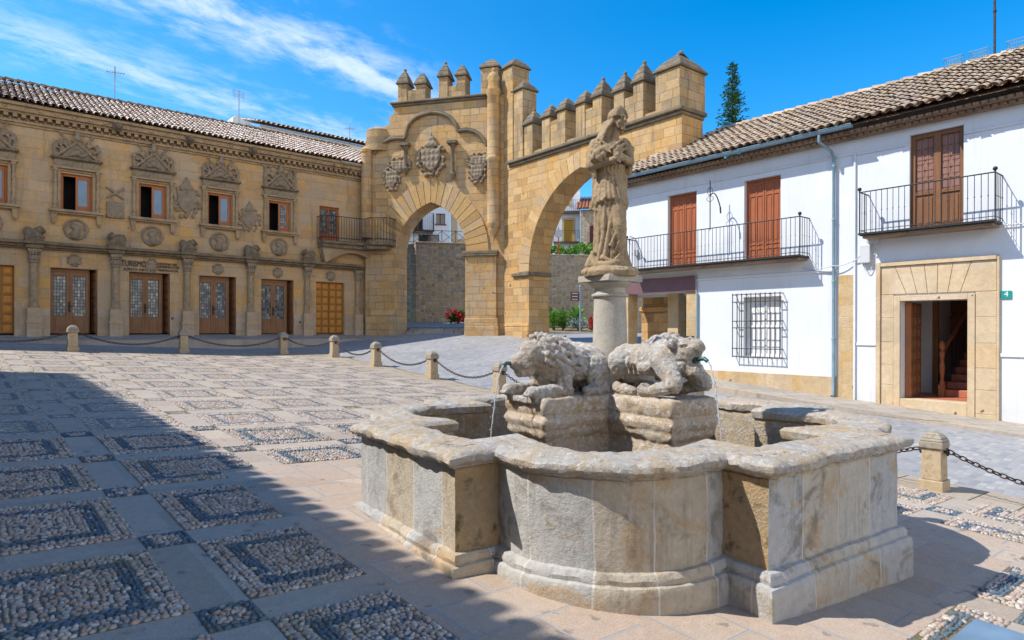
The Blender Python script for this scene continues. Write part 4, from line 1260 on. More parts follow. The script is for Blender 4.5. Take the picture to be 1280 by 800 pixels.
# upper windows with carved surrounds
def balust(b, x, z0, z1, y=-.08):
    h = z1 - z0
    b.lathe((x, y, z0), [(.085, 0), (.085, .06), (.05, .1), (.075, .2), (.05, .34), (.065, .5 * h), (.045, .55 * h), (.06, .7 * h), (.04, .74 * h), (.055, h - .12), (.085, h - .08), (.085, h)], 10)
def pediment(seed):
    rnd = random.Random(seed); b = MB()
    b.prism([(-.5, 0), (.5, 0), (0, .52)], -.06, .03)
    b.cap((-.56, -.1, .04), (0, -.1, .6), .05); b.cap((.56, -.1, .04), (0, -.1, .6), .05)
    b.ell((0, -.1, .2), (.14, .08, .13)); b.ell((-.16, -.08, .12), (.09, .06, .08)); b.ell((.16, -.08, .12), (.09, .06, .08))
    b.ell((0, -.12, .72), (.13, .1, .12)); b.ell((0, -.14, .88), (.09, .1, .11)); b.ell((0, -.1, .66), (.2, .08, .06))
    for s in (-1, 1):
        pts = [(.3 * s, -.07, .42), (.45 * s, -.1, .55), (.58 * s, -.09, .5), (.6 * s, -.08, .34), (.5 * s, -.1, .3)]
        for p, q in zip(pts, pts[1:]): b.cap(p, q, .05, .045, 8)
        b.cap((.62 * s, -.06, .02), (.66 * s, -.07, .34), .05, .035, 8); b.ell((.65 * s, -.08, .42), (.06, .06, .07), 8, 5)
        b.cap((.3 * s, -.08, .5), (.42 * s, -.08, .78), .045, .03, 8); b.ell((.45 * s, -.09, .82), (.07, .06, .06), 8, 5); b.ell((.33 * s, -.09, .64), (.07, .06, .06), 8, 5)
        for k in range(4): b.ell((rnd.uniform(.25, .62) * s, -.07, rnd.uniform(.15, .6)), (.05, .05, .05), 8, 5)
    return sculpt(b, .024, 1, .014, 8, name='carved_pediment', mat=M['lb_carve'])
peds = [pediment(2), pediment(9)]
def frieze_me():
    b = MB(); b.box(-.66, .66, -.12, .0, 0, .26)
    for i in range(13):
        x = -.6 + .1 * i; b.ell((x, -.12, .13 + .05 * (i % 2) - .025), (.05, .035, .06), 8, 5)
        b.cap((x - .04, -.12, .07), (x + .05, -.13, .19), .018, .018, 6)
    return sculpt(b, .02, 0, .008, 9, name='frieze', mat=M['lb_carve'])
fz = frieze_me()
for i, c in enumerate(win_c):
    W_ = empty('window'); W_.parent = palace; W_.location = (c, 0, 0)
    mb = MB()
    for a, b in ((-.46, -.39), (.39, .46)): mb.box(a, b, .10, .18, WZ0, WZ1)
    mb.box(-.39, .39, .10, .18, WZ1 - .08, WZ1)
    mb.build('frame', M['wood_orange'], W_, bevel=.006)
    open_left = True
    mb = MB()     # right leaf, closed
    mb.box(-.02, .05, .08, .13, WZ0, WZ1 - .08); mb.box(.32, .39, .08, .13, WZ0, WZ1 - .08); mb.box(.05, .32, .082, .128, WZ0, WZ0 + .20); mb.box(.05, .32, .082, .128, WZ1 - .16, WZ1 - .08)
    mb.box(.08, .17, .07, .09, WZ0 + .04, WZ0 + .16); mb.box(.2, .29, .07, .09, WZ0 + .04, WZ0 + .16)
    mb.build('sash', M['wood_orange'], W_, bevel=.005)
    mb = MB(); mb.box(.05, .32, .10, .108, WZ0 + .2, WZ1 - .16); mb.build('pane', M['glass_blue'] if i < 9 else M['leaded'], W_)
    mb = MB(); mb.xf = Matrix.Translation((-.39, .13, 0)) @ Matrix.Rotation(radians(82), 4, 'Z')
    mb.box(0, .36, -.02, .02, WZ0 + .01, WZ1 - .09); mb.build('sash', M['wood_dark'], W_)
    mb = MB(); mb.box(-.46, .46, .70, .72, WZ0, WZ1); mb.build('dark_room', M['void'], W_)
    # carved surround
    mb = MB()
    mb.box(-.56, -.47, -.06, 0, WZ0, 7.28); mb.box(.47, .56, -.06, 0, WZ0, 7.28); mb.box(-.56, .56, -.062, 0, 7.281, 7.36)
    for x in (-.62, .62): balust(mb, x, WZ0, 7.36)
    mb.box(-.74, .74, -.16, 0, 7.36, 7.42)
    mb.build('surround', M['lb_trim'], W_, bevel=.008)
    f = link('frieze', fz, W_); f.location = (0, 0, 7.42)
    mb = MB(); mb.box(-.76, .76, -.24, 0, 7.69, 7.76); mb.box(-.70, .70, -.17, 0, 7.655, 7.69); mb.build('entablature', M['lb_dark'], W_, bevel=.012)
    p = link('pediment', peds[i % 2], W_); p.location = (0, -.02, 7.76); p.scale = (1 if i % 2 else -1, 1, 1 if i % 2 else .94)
    if i == 9:
        for x in (-.62, .62): mb = MB(); balust(mb, x, 7.76, 8.6); mb.build('finial', M['lb_carve'], W_, smooth=40)
    mb = MB(); mb.box(-.79, .79, -.24, 0, 5.86, 5.95); mb.box(-.74, .74, -.17, 0, 5.80, 5.86)
    for x in (-.66, .66): mb.taper(x - .09, x + .09, -.15, 0, 5.80, 5.52, .03, .04); mb.ell((x, -.09, 5.5), (.06, .07, .06), 8, 5)
    mb.build('sill', M['lb_trim'], W_, bevel=.012)
# medallions with heads
def medal(seed):
    rnd = random.Random(seed); b = MB()
    for k in range(28):
        a0, a1 = 2 * pi * k / 28, 2 * pi * (k + 1) / 28
        b.cap((.33 * cos(a0), -.04, .33 * sin(a0)), (.33 * cos(a1), -.04, .33 * sin(a1)), .045, .045, 8)
    s = 1 if seed % 2 else -1
    b.xf = None
    b.ell((.02 * s, -.06, .05), (.11, .09, .14)); b.ell((.1 * s, -.07, .02), (.05, .05, .04)); b.ell((-.06 * s, -.05, .1), (.1, .08, .11)); b.cap((0, -.05, -.08), (-.03 * s, -.04, -.2), .08, .16)
    for k in range(5): b.ell((rnd.uniform(-.2, .2), -.03, rnd.uniform(-.22, .2)), (.05, .04, .05), 8, 5)
    return sculpt(b, .02, 1, .008, 9, name='medallion', mat=M['lb_carve'])
meds = [medal(1), medal(2), medal(3)]
for i, c in enumerate(win_c):
    o = link('medallion', meds[i % 3], palace); o.location = (c - .02, -.01, 5.31 if i != 7 else 5.31)
    mb = MB(); mb.lathe((0, 0, 0), [(.31, 0), (.31, .02), (0.01, .021)], 24); mb.xf = None
    me = mb.mesh('backing', M['lb_trim']); 
    for v in me.vertices: v.co = Vector((v.co.x, -v.co.z, v.co.y))
    link('backing', me, o)
# heraldic shields over the doors and between the windows
sh_me = arms(21, .42, .48, False, .1, .022)
for i, (c, w) in enumerate(door_c):
    if i == 7: continue
    o = link('coat_of_arms', sh_me, palace); o.location = (c, 0, 4.25); o.scale = (.95, .8, .8)
big = arms(31, .95, 1.05, True, .14, .028)
o = put('coat_of_arms', big, palace, (LB.at(232, 250)[0], -.0, LB.at(232, 250)[1] + .05), (1, .8, 1.15))
o = put('coat_of_arms', arms(33, .85, 1.0, True, .1, .028), palace, (LB.at(311, 272)[0], 0, LB.at(311, 272)[1]), (1, .7, .95))
x_, z_ = LB.at(143, 258)
b = MB(); b.prism([(-.28, -.3), (.28, -.3), (.28, .2), (-.28, .2)], -.05, .02); b.cap((-.25, -.05, .32), (.25, -.05, .68), .04); b.cap((.25, -.05, .32), (-.25, -.05, .68), .04)
for k in range(5): b.ell((-.24 + .12 * k, -.05, -.36), (.06, .05, .05), 8, 5)
for k in range(3): b.ell((-.15 + .15 * k, -.06, -.05 + .1 * (k % 2)), (.06, .04, .1), 8, 5)
put('coat_of_arms', sculpt(b, .022, 1, .01, 9, name='coat_of_arms', mat=M['lb_carve']), palace, (x_, 0, z_))
# ornate cornice under the eaves
EZ = LB.at(200, 157.8, -.5)[1]
mb = MB()
mb.box(X0, X1, -.42, .01, EZ - .10, EZ - .005); mb.box(X0, X1, -.32, .012, EZ - .26, EZ - .10); mb.box(X0, X1, -.22, .013, EZ - .33, EZ - .26); mb.box(X0, X1, -.13, .014, EZ - .60, EZ - .53); mb.box(X0, X1, -.06, .015, EZ - .68, EZ - .60)
x = X0
while x < X1 - .2:
    mb.box(x, x + .12, -.20, .0, EZ - .44, EZ - .33); x += .235
x = X0 + .18; k = 0
while x < X1 - .2:
    mb.ell((x, -.07, EZ - .475), (.05, .045, .05), 8, 5); k += 1
    if k % 2: mb.ell((x + .08, -.33, EZ - .18), (.075, .03, .055), 8, 5)
    x += .235
mb.build('cornice', M['lb_trim'], palace, smooth=40)
b = MB(); b.ell((0, -.2, 0), (.16, .2, .17)); b.ell((0, -.42, -.02), (.11, .1, .1)); b.ell((-.12, -.25, .12), .06, 8, 5); b.ell((.12, -.25, .12), .06, 8, 5); b.cap((0, -.4, -.08), (0, -.5, -.1), .05)
garg = sculpt(b, .022, 1, .02, 7, name='gargoyle', mat=M['lb_dark'])
for px, py in ((145, 158), (235, 174), (314, 188)):
    x_, z_ = LB.at(px, py, -.2); put('gargoyle', garg, palace, (x_, -.1, z_))
for px, py in ((415, 206), (427, 209), (436, 211)):
    x_, z_ = LB.at(px, py, -.2); put('gargoyle', garg, palace, (x_, 0, z_), (.6, .7, .8))
# roof
RIDGE_Y, RIDGE_Z = 3.2, 10.93
mb = MB()
tile_roof(mb, X0, X1 - .05, -.5, EZ, RIDGE_Y, RIDGE_Z, .205, .29, r=.088, z_wave=lambda x: .03 * noise.noise(Vector((x * .7, 3, 0))))
roof = mb.build('roof', M['tile_l'], palace, smooth=60, recalc=False)
mb = MB(); mb.face([(X0, -.45, EZ + .0), (X1, -.45, EZ + .0), (X1, RIDGE_Y, RIDGE_Z + .0), (X0, RIDGE_Y, RIDGE_Z)]); mb.face([(X0, RIDGE_Y, RIDGE_Z), (X1, RIDGE_Y, RIDGE_Z), (X1, 7, 9.2), (X0, 7, 9.2)])
mb.build('roof_bed', M['lb_dark'], roof)
mb = MB(); ridge_tiles(mb, (X0, RIDGE_Y, RIDGE_Z + .05), (X1, RIDGE_Y, RIDGE_Z + .05), .12)
mb.build('ridge', M['lb_dark'], roof, smooth=60, recalc=False)
# lettering over the second glazed door
def words_on(body, px, py, size, width_px):
    x, z = LB.at(px, py); wdt = LB.at(px + width_px / 2, py)[0] - LB.at(px - width_px / 2, py)[0]
    me = text_mesh(body, size, .012, M['letters'], wdt)
    o = link('lettering', me, palace); o.location = (x, -.035, z)
words_on('TURISMO', 166.5, 332, .30, 31)
words_on('JUNTA DE', 167, 337.2, .13, 26)
words_on('OFICINA DE', 208, 331, .125, 25)
words_on('INFORMACION', 209.5, 334.6, .125, 28)
words_on('ANDALUCIA', 209.5, 338.8, .125, 25)
x_, z_ = LB.at(189, 331); put('coat_of_arms', arms(41, .42, .5, False, .06, .022), palace, (x_, -.0, z_))
# balcony turning the corner to the gate
BZ = 5.72
def g2l(x, y): 
    p = LB.l(GL.w(x, y)); return p.x, p.y
pts = [(-2.35, 0), (-2.35, -.62), (-.5, -.80), g2l(-5.9, -.85), g2l(-5.05, -.62), g2l(-5.0, -.01), g2l(-6.4, -.01)]
# keep to a simple outline ordered around the slab
mb = MB(); mb.slab(pts, BZ - .13, BZ); mb.slab([(x * .985 - .02, y * .86) for x, y in pts], BZ - .30, BZ - .131)
balc = mb.build('balcony', M['lb_dark'], palace, bevel=.02)
mb = MB()
rail = [Vector((*p, 0)) for p in pts[:6]]
for h in (.12, 1.05): mb.tube([p + Vector((0, 0, BZ + h)) for p in rail], .018, 6)
for a, b in zip(rail, rail[1:]):
    n_ = max(2, int((b - a).length / .115))
    for k in range(n_): 
        p = a + (b - a) * k / n_; mb.tube([p + Vector((0, 0, BZ)), p + Vector((0, 0, BZ + 1.05))], .010, 5)
mb.build('railing', M['iron'], balc)
# flat arch carrying the balcony
mb = MB()
n_ = 12; P = []
xa, xb = -2.3, .55
top = [(xa + (xb - xa) * i / n_, BZ - .30) for i in range(n_ + 1)]
bot = [(xa + .15 + (xb - xa - .15) * i / n_, BZ - 1.15 + .78 * (1 - ((i - n_) / n_) ** 2) * 1.0 if i else BZ - 1.2) for i in range(n_ + 1)]
bot = [(x, BZ - .95 + .5 * sin(pi * min(1, (i / n_) * 1.05))) for i, (x, z) in enumerate(bot)]
mb.prism(top + bot[::-1], -.45, -.02); mb.build('balcony_arch', M['lb_trim'], balc)
# glazed door behind the balcony
D_ = empty('window'); D_.parent = palace; D_.location = (-1.785, 0, 0)
mb = MB()
for a, b in ((-.455, -.37), (-.04, .04), (.37, .455)): mb.box(a, b, .1, .17, 5.6, 7.27)
mb.box(-.37, -.04, .101, .169, 7.17, 7.27); mb.box(.04, .37, .101, .169, 7.17, 7.27); mb.box(-.37, -.04, .102, .168, 5.6, 6.1); mb.box(.04, .37, .102, .168, 5.6, 6.1)
mb.build('frame', M['wood_red'], D_, bevel=.006)
mb = MB(); mb.box(-.37, .37, .14, .148, 6.1, 7.17); mb.build('pane', M['leaded'], D_)
# ------------------------------------------------------------------ white houses on the right
def balcony(parent, x0, x1, z, proj, name='balcony', h=.95, step=.118, knobs=True):
    mb = MB(); mb.box(x0, x1, -proj, .0, z - .05, z); mb.box(x0 - .02, x1 + .02, -proj - .03, -proj + .02, z - .035, z + .01)
    b = mb.build(name, M['iron'], parent)
    mb = MB(); mb.box(x0 + .05, x1 - .05, -proj + .05, 0, z - .11, z - .051); mb.build('slab', M['brick'], b)
    mb = MB()
    y = -proj + .01
    P = [Vector((x0, 0, 0)), Vector((x0, y, 0)), Vector((x1, y, 0)), Vector((x1, 0, 0))]
    for hh, r in ((.07, .009), (h, .015)):
        mb.tube([p + Vector((0, 0, z + hh)) for p in P], r, 6)
    for a, c in zip(P, P[1:]):
        n_ = max(2, round((c - a).length / step))
        for k in range(n_ + (1 if c is P[-1] else 0)):
            p = a + (c - a) * k / n_
            if k == 0 and a is P[0]: continue
            r = .016 if k == 0 else .0075
            mb.tube([p + Vector((0, 0, z)), p + Vector((0, 0, z + h))], r, 5)
            mb.ell(p + Vector((0, 0, z + h * .52)), .015, 6, 4)
    mb.build('railing', M['iron'], b)
    if knobs:
        mb = MB()
        for x in (x0, x1): mb = MB(); mb.ell((x, y, z + h + .07), .045, 10, 7); mb.tube([(x, y, z + h), (x, y, z + h + .04)], .018, 6); mb.build('finial', M['iron'], b, smooth=60)
    return b
def shutter_door(parent, x0, x1, z0, z1, mat, y=.12):
    """tall pair of panelled shutter leaves in a frame"""
    mb = MB()
    mb.box(x0, x0 + .06, y, y + .08, z0, z1); mb.box(x1 - .06, x1, y, y + .08, z0, z1); mb.box(x0 + .06, x1 - .06, y, y + .08, z1 - .07, z1)
    d = mb.build('shutter_door', mat, parent, bevel=.006)
    mid = (x0 + x1) / 2
    for a, b in ((x0 + .06, mid - .006), (mid + .006, x1 - .06)):
        mb = MB(); mb.box(a, b, y + .03, y + .06, z0, z1 - .075)
        w = b - a
        for p, q, c, e in ((.1, .47, .16, .66), (.53, .9, .16, .66), (.1, .9, .69, .80), (.1, .47, .02, .13), (.53, .9, .02, .13)):
            H = z1 - .075 - z0
            # rails and stiles stand proud, panels sit back
        for c, e in ((0, .02), (.13, .16), (.19, .21), (.82, .85), (.97, 1.0)):
            mb.box(a, b, y + .012, y + .03, z0 + c * H, z0 + e * H)
        for p, q in ((0, .1), (.455, .545), (.9, 1.0)):
            mb.box(a + p * w, a + q * w, y + .010, y + .03, z0, z1 - .075)
        for c, e in ((.24, .80), (.035, .12)):
            for p, q in ((.16, .40), (.60, .84)):
                mb.box(a + p * w, a + q * w, y + .02, y + .03, z0 + c * H, z0 + e * H)
        mb.build('leaf', mat, d, bevel=.004)
    return d
EAVE_Z, RDG_Y, RDG_Z = 6.60, 3.0, 8.42
house = tag(empty('white_house', HS.m), 'white house with two red brown shutter doors on one long balcony, beside the archway', 'house')
XS = -1.64         # seam between the two houses
XL = -9.1
holes = [(-7.08, -6.06, 3.72, 5.89, .24), (-4.54, -3.50, 3.74, 5.90, .24), (-4.55, -3.47, 1.14, 2.73, .28)]
mb = MB()
wall_grid(mb, XL, XS, 2.98, 6.55, [h for h in holes if h[3] > 3], 0, .24)
wall_grid(mb, -6.06, XS, -.2, 2.98, [holes[2]], 0, .28)
# far end wall, underside over the passage, back of the upper floor
mb.face([(XL, 0, 2.98), (XL, 1.0, 2.98), (XL, 1.0, 6.55), (XL, 0, 6.55)]); mb.face([(XL, 0, 2.98), (-6.06, 0, 2.98), (-6.06, 1.0, 2.98), (XL, 1.0, 2.98)])
mb.face([(XL, 1.0, 2.9), (-6.06, 1.0, 2.9), (-6.06, 1.0, 6.55), (XL, 1.0, 6.55)])
mb.face([(-6.06, 0, -.2), (-6.06, 3.0, -.2), (-6.06, 3.0, 3), (-6.06, 0, 3)])
mb.build('wall', M['plaster'], house, recalc=True)
mb = MB(); mb.box(-6.0, XS, .5, 2.9, 0, 6.3); mb.build('wall', M['void'], house)  # near-black core, the dark interior painted in
# stone posts and plum fascia of the corner passage
for x0, x1, y0, y1 in ((XL, XL + .47, .02, .48), (-6.42, -6.062, .015, .40), (-7.62, -7.22, .72, 1.12)):
    mb = MB(); mb.box(x0, x1, y0, y1, -.2, 3.0 if y0 < 1 else 3.4); mb.build('stone_post', M['quoin'], house, bevel=.008)
mb = MB(); mb.box(XL - .02, -6.03, -.05, .02, 2.97, 3.42); mb.box(XL - .02, XL + .1, .02, 1.0, 2.96, 3.4); mb.build('fascia', M['fascia'], house, bevel=.005)
# ledges, plinth, quoins
mb = MB(); mb.box(XL, XS, -.035, .01, 6.03, 6.07); mb.build('ledge', M['plaster'], house, bevel=.006)
mb = MB(); mb.box(-6.02, -2.05, -.04, .012, 3.26, 3.32); mb.build('ledge', M['plaster'], house, bevel=.006)
mb = MB(); mb.box(-6.06, -2.02, -.03, .01, -.2, .70); mb.build('plinth', M['plinth'], house, bevel=.006)
mb = MB(); mb.box(-2.01, XS + .002, -.022, .011, -.2, 3.17); mb.build('quoins', M['quoin'], house, bevel=.004)
for h in holes[:2]:
    d = shutter_door(house, h[0], h[1], h[2], h[3], M['wood_red'])
# barred window with white inner shutters
mb = MB(); a, b, c, d_ = holes[2][:4]
mb.box(a, b, .20, .24, c, d_)
for x in (a, (a + b) / 2 - .03, b - .06): mb.box(x, x + .06, .17, .201, c, d_)
for z in (c, (c + d_) / 2 - .03, d_ - .06): mb.box(a + .06, b - .06, .172, .202, z, z + .06)
w_ = mb.build('window', M['white'], house, bevel=.004)
mb = MB(); gx0, gx1, gz0, gz1 = -4.78, -3.42, 1.12, 2.80; gy = -.17
n_ = 10
for k in range(n_ + 1):
    x = gx0 + (gx1 - gx0) * k / n_; mb.tube([(x, gy, gz0 - .02), (x, gy, gz1 + .03)], .012, 6)
for z in (gz0, gz0 + .22, gz0 + .78, gz0 + .96, gz1 - .2, gz1):
    mb.tube([(gx0 - .02, gy, z), (gx1 + .02, gy, z)], .013, 6); 
    for x in (gx0, gx1): mb.tube([(x, gy, z), (x, 0, z)], .012, 6)
for x in (gx0 + .34, gx0 + .68, gx0 + 1.02): mb.tube([(x, gy, gz1), (x, 0, gz1)], .01, 5); mb.tube([(x, gy, gz0), (x, 0, gz0)], .01, 5)
mb.build('window_bars', M['iron'], house)
balcony(house, -8.26, -2.74, 3.70, .5)
# wrought iron bracket on the balcony
mb = MB()
bx = HS.at(887, 270, -.48)[0]
mb.tube([(bx, -.48, 4.6), (bx, -.48, 5.98)], .014, 6)
arc = [(bx + .02 + .30 * i / 8, -.48, 5.58 + .09 * sin(pi * i / 8 * .9) - .012 * i * i * .55) for i in range(9)]
mb.tube(arc, .016, 6)
mb.tube([arc[-1], (arc[-1][0] + .01, -.48, arc[-1][2] - .16)], .022, 6)
for s in (-1, 1):
    mb.tube([(bx + s * (.015 + .07 * sin(pi * k / 8)), -.48, 5.55 + .24 * k / 8) for k in range(9)], .008, 5)
    mb.tube([(bx + s * (.02 + .09 * sin(pi * k / 6)), -.48, 5.55 - .16 * k / 6) for k in range(7)], .007, 5)
mb.build('iron_bracket', M['iron'], house)
# lamp arm and cable box at the far corner
mb = MB(); x_ = -8.35
mb.tube([(x_, -.03, 4.75), (x_ + .03, -.3, 4.78), (x_ + .06, -.36, 4.62), (x_ + .06, -.3, 4.5)], .02, 6)
mb.tube([(x_ + .1, -.03, 3.7), (x_ + .1, -.03, 4.6)], .012, 5); mb.box(x_ + .04, x_ + .16, -.1, 0, 4.18, 4.36)
mb.build('cable_box', M['grey_box'], house)
def sag(p, q, d, n=10): 
    p, q = Vector(p), Vector(q); return [p + (q - p) * (i / n) - Vector((0, 0, d * 4 * (i / n) * (1 - i / n))) for i in range(n + 1)]
def cable(parent, pts, r):
    mb = MB(); mb.tube(pts, r, 6); return mb.build('cable', M['grey_box'], parent)
cable(house, sag((-2.9, -.03, 3.42), (-2.1, -.14, 3.40), .05) + sag((-2.1, -.14, 3.40), (XS, -.06, 3.50), .04)[1:], .012)
cable(house, sag((-8.2, -.06, 3.5), (-6.1, -.07, 3.46), .05) + [(-6.03, -.06, 3.40), (-6.03, -.05, 2.5)], .010)
# gutter and downpipe
mb = MB()
G_ = [(XL - .1, XS + .15)]
n_ = 8
for (x0, x1) in G_:
    A = [(-.52 - .075 + .075 * (1 - cos(pi * i / n_)), EAVE_Z + .02 - .075 * sin(pi * i / n_)) for i in range(n_ + 1)]
    ia = [mb.av((x0, y, z)) for y, z in A]; ib = [mb.av((x1, y, z)) for y, z in A]
    for i in range(n_): mb.f.append([ia[i], ib[i], ib[i + 1], ia[i + 1]]); mb.m.append(0)
    mb.f.append(ia[:]); mb.m.append(0); mb.f.append(ib[:]); mb.m.append(0)
    mb.tube([(x0, -.595, EAVE_Z + .025), (x1, -.595, EAVE_Z + .025)], .012, 6)
mb.build('gutter', M['pipe'], house, smooth=60)
mb = MB(); px_ = -2.1
mb.tube([(px_ - .16, -.52, EAVE_Z - .04), (px_ - .16, -.52, EAVE_Z - .22), (px_ - .03, -.16, EAVE_Z - .42), (px_, -.08, EAVE_Z - .55), (px_, -.08, .30), (px_ - .01, -.14, .24)], .037, 10)
for z in (1.6, 3.0, 4.5, 5.8): mb.lathe((px_, -.08, z), [(.04, 0), (.046, .01), (.046, .04), (.04, .05)], 10)
mb.build('downpipe', M['pipe'], house, smooth=50)
mb = MB(); mb.tube([(-6.0, -.05, 2.9), (-6.0, -.05, .3)], .03, 8); mb.build('downpipe', M['pipe'], house, smooth=50)
# brick eaves and roof
def eaves(parent, x0, x1):
    mb = MB()
    for k, (y, z0, z1) in enumerate(((-.18, EAVE_Z - .21, EAVE_Z - .135), (-.32, EAVE_Z - .135, EAVE_Z - .055))):
        mb.box(x0, x1, y, .02, z0, z1 - .004)
        x = x0
        while x < x1 - .1:
            mb.box(x, x + .10, y - .05, y + .005, z0 + .012, z1 - .012); x += .145
    return mb.build('eaves', M['brick'], parent)
eaves(house, XL, XS)
HIP = 2.2
mb = MB()
wav = lambda x: .035 * noise.noise(Vector((x * .6, 1, 0)))
tile_roof(mb, XL - .15, XS - .02, -.55, EAVE_Z + .03, RDG_Y, RDG_Z, .215, .30, r=.092, keep=lambda x, y: y < (x - (XL - .3)) * 3.5 / HIP, z_wave=wav, jit=.02)
roof = mb.build('roof', M['tile_r'], house, smooth=60, recalc=False)
mb = MB()
mb.face([(XL - .2, -.5, EAVE_Z), (XS, -.5, EAVE_Z), (XS, RDG_Y, RDG_Z), (XL - .2 + HIP, RDG_Y, RDG_Z)]); mb.face([(XL - .2, -.5, EAVE_Z), (XL - .2 + HIP, RDG_Y, RDG_Z), (XL - .2 + HIP, RDG_Y, EAVE_Z)])
mb.face([(XL + HIP - .2, RDG_Y, RDG_Z), (XS, RDG_Y, RDG_Z), (XS, 6.5, 6.6), (XL + HIP - .2, 6.5, 6.6)])
mb.build('roof_bed', M['brick'], roof)
mb = MB(); ridge_tiles(mb, (XL - .2 + HIP, RDG_Y, RDG_Z + .05), (XS, RDG_Y, RDG_Z + .05), .12); ridge_tiles(mb, (XL - .25, -.5, EAVE_Z + .08), (XL - .2 + HIP, RDG_Y, RDG_Z + .06), .11)
mb.build('ridge', M['tile_r'], roof, smooth=60, recalc=False)

# ---- second house with the stone portal
house2 = tag(empty('white_house', HS.m), 'white house with stone portal, open panelled door and glazed balcony door, right of the downpipe', 'house')
X2 = 11.0
PX0, PX1, PZ1 = -1.14, 1.20, 3.40
DX0, DX1, DZ0, DZ1 = -.63, .67, .30, 2.50
holes2 = [(DX0, DX1, DZ0 - .35, DZ1, .36), (-.46, .58, 4.07, 6.22, .20), (4.0, 5.1, 4.07, 6.1, .2), (4.0, 5.2, 1.2, 2.6, .25)]
mb = MB(); wall_grid(mb, XS, X2, -.9, 6.55, holes2, 0, .2); mb.build('wall', M['plaster'], house2)
mb = MB(); mb.box(XS + .06, 8, 3.7, 6.0, -1, 6.3); mb.build('wall', M['void'], house2)  # near-black backing box, coloured as the dark interior
mb = MB(); mb.box(XS - .01, XS + .03, -.05, .01, -.2, 6.05); mb.build('seam_strip', M['plaster'], house2)
# portal: outer frame, flat arch stones, jamb stones, inner architrave
mb = MB()
def pb(x0, x1, z0, z1, y=-.035): mb.box(x0, x1, y, .005, z0, z1)
zc = 2.66
for i, (a, b) in enumerate(((.0, .13), (.13, .27), (.27, .40), (.40, .52), (.52, .65), (.65, .80), (.80, 1.0))):
    W0, W1 = PX0 + .10, PX1 - .02
    ctr = (W0 + W1) / 2
    xa, xb = W0 + (W1 - W0) * a, W0 + (W1 - W0) * b
    la, lb = (ctr + (xa - ctr) * .70 if a > 0 else xa), (ctr + (xb - ctr) * .70 if b < 1 else xb)
    mb.prism([(la + .004, zc), (lb - .004, zc), (xb - .004, PZ1 - .10), (xa + .004, PZ1 - .10)], -.035, .005)
zz = -.45
hs_ = [.55, .50, .46, .52, .55, .53]
for i, hgt in enumerate(hs_):
    z1_ = min(zz + hgt, zc - .004)
    pb(PX0 + .10, DX0 - .14, zz, z1_ - .004); pb(DX1 + .14, PX1 - .02, zz, z1_ - .004); zz = z1_
portal = mb.build('portal', M['portal'], house2, bevel=.006)
mb = MB()
mb.box(PX0, PX0 + .096, -.075, .004, -.45, PZ1); mb.box(PX1 - .016, PX1 + .03, -.06, .004, -.5, PZ1); mb.box(PX0 + .097, PX1 - .017, -.075, .004, PZ1 - .096, PZ1)
mb.box(DX0 - .136, DX0 - .001, -.055, .20, -.3, DZ1 + .12); mb.box(DX1 + .001, DX1 + .136, -.055, .20, -.4, DZ1 + .12); mb.box(DX0 - .001, DX1 + .001, -.055, .20, DZ1, DZ1 + .12)
mb.box(DX0, DX1, -.05, .35, -.4, DZ0)
mb.build('architrave', M['portal'], portal, bevel=.008)
# hall behind the open door
mb = MB()
HX0, HX1, HY1, HZ1 = -1.5, 2.4, 3.5, 2.95
mb.face([(HX0, .36, DZ0), (HX1, .36, DZ0), (HX1, HY1, DZ0), (HX0, HY1, DZ0)], 1)
mb.face([(HX0, 2.0, DZ0), (-.64, 2.0, DZ0), (-.64, 2.0, HZ1), (HX0, 2.0, HZ1)]); mb.face([(-.64, 2.0, DZ0), (-.64, HY1, DZ0), (-.64, HY1, HZ1), (-.64, 2.0, HZ1)])
mb.face([(HX0, .36, DZ0), (HX0, 2.0, DZ0), (HX0, 2.0, HZ1), (HX0, .36, HZ1)]); mb.face([(HX0, .36, HZ1), (HX1, .36, HZ1), (HX1, HY1, HZ1), (HX0, HY1, HZ1)])
mb.face([(HX1, .36, DZ0), (HX1, HY1, DZ0), (HX1, HY1, HZ1), (HX1, .36, HZ1)]); mb.face([(-.64, HY1, DZ0), (HX1, HY1, DZ0), (HX1, HY1, HZ1), (-.64, HY1, HZ1)])
mb.face([(HX0, .361, DZ0), (DX0, .361, DZ0), (DX0, .361, HZ1), (HX0, .361, HZ1)]); mb.face([(DX1, .361, DZ0), (HX1, .361, DZ0), (HX1, .361, HZ1), (DX1, .361, HZ1)]); mb.face([(DX0, .361, DZ1), (DX1, .361, DZ1), (DX1, .361, HZ1), (DX0, .361, HZ1)])
hall = mb.build('hall', [M['plaster'], M['terracotta']], house2)
dl = studded('door', 0, .62, 0, DZ0 + .02, DZ1 - .03, M['wood_dark'], house2, 3, 8, .05)
dl.matrix_local = Matrix.Translation((DX0 + .10, .26, 0)) @ Matrix.Rotation(radians(88), 4, 'Z')
tag(dl, 'old studded door leaf standing open')
mb = MB(); mb.box(-.03, -.001, -.03, .09, DZ0 + .02, DZ1 - .03)
mb.build('door_edge', M['wood_orange'], dl)
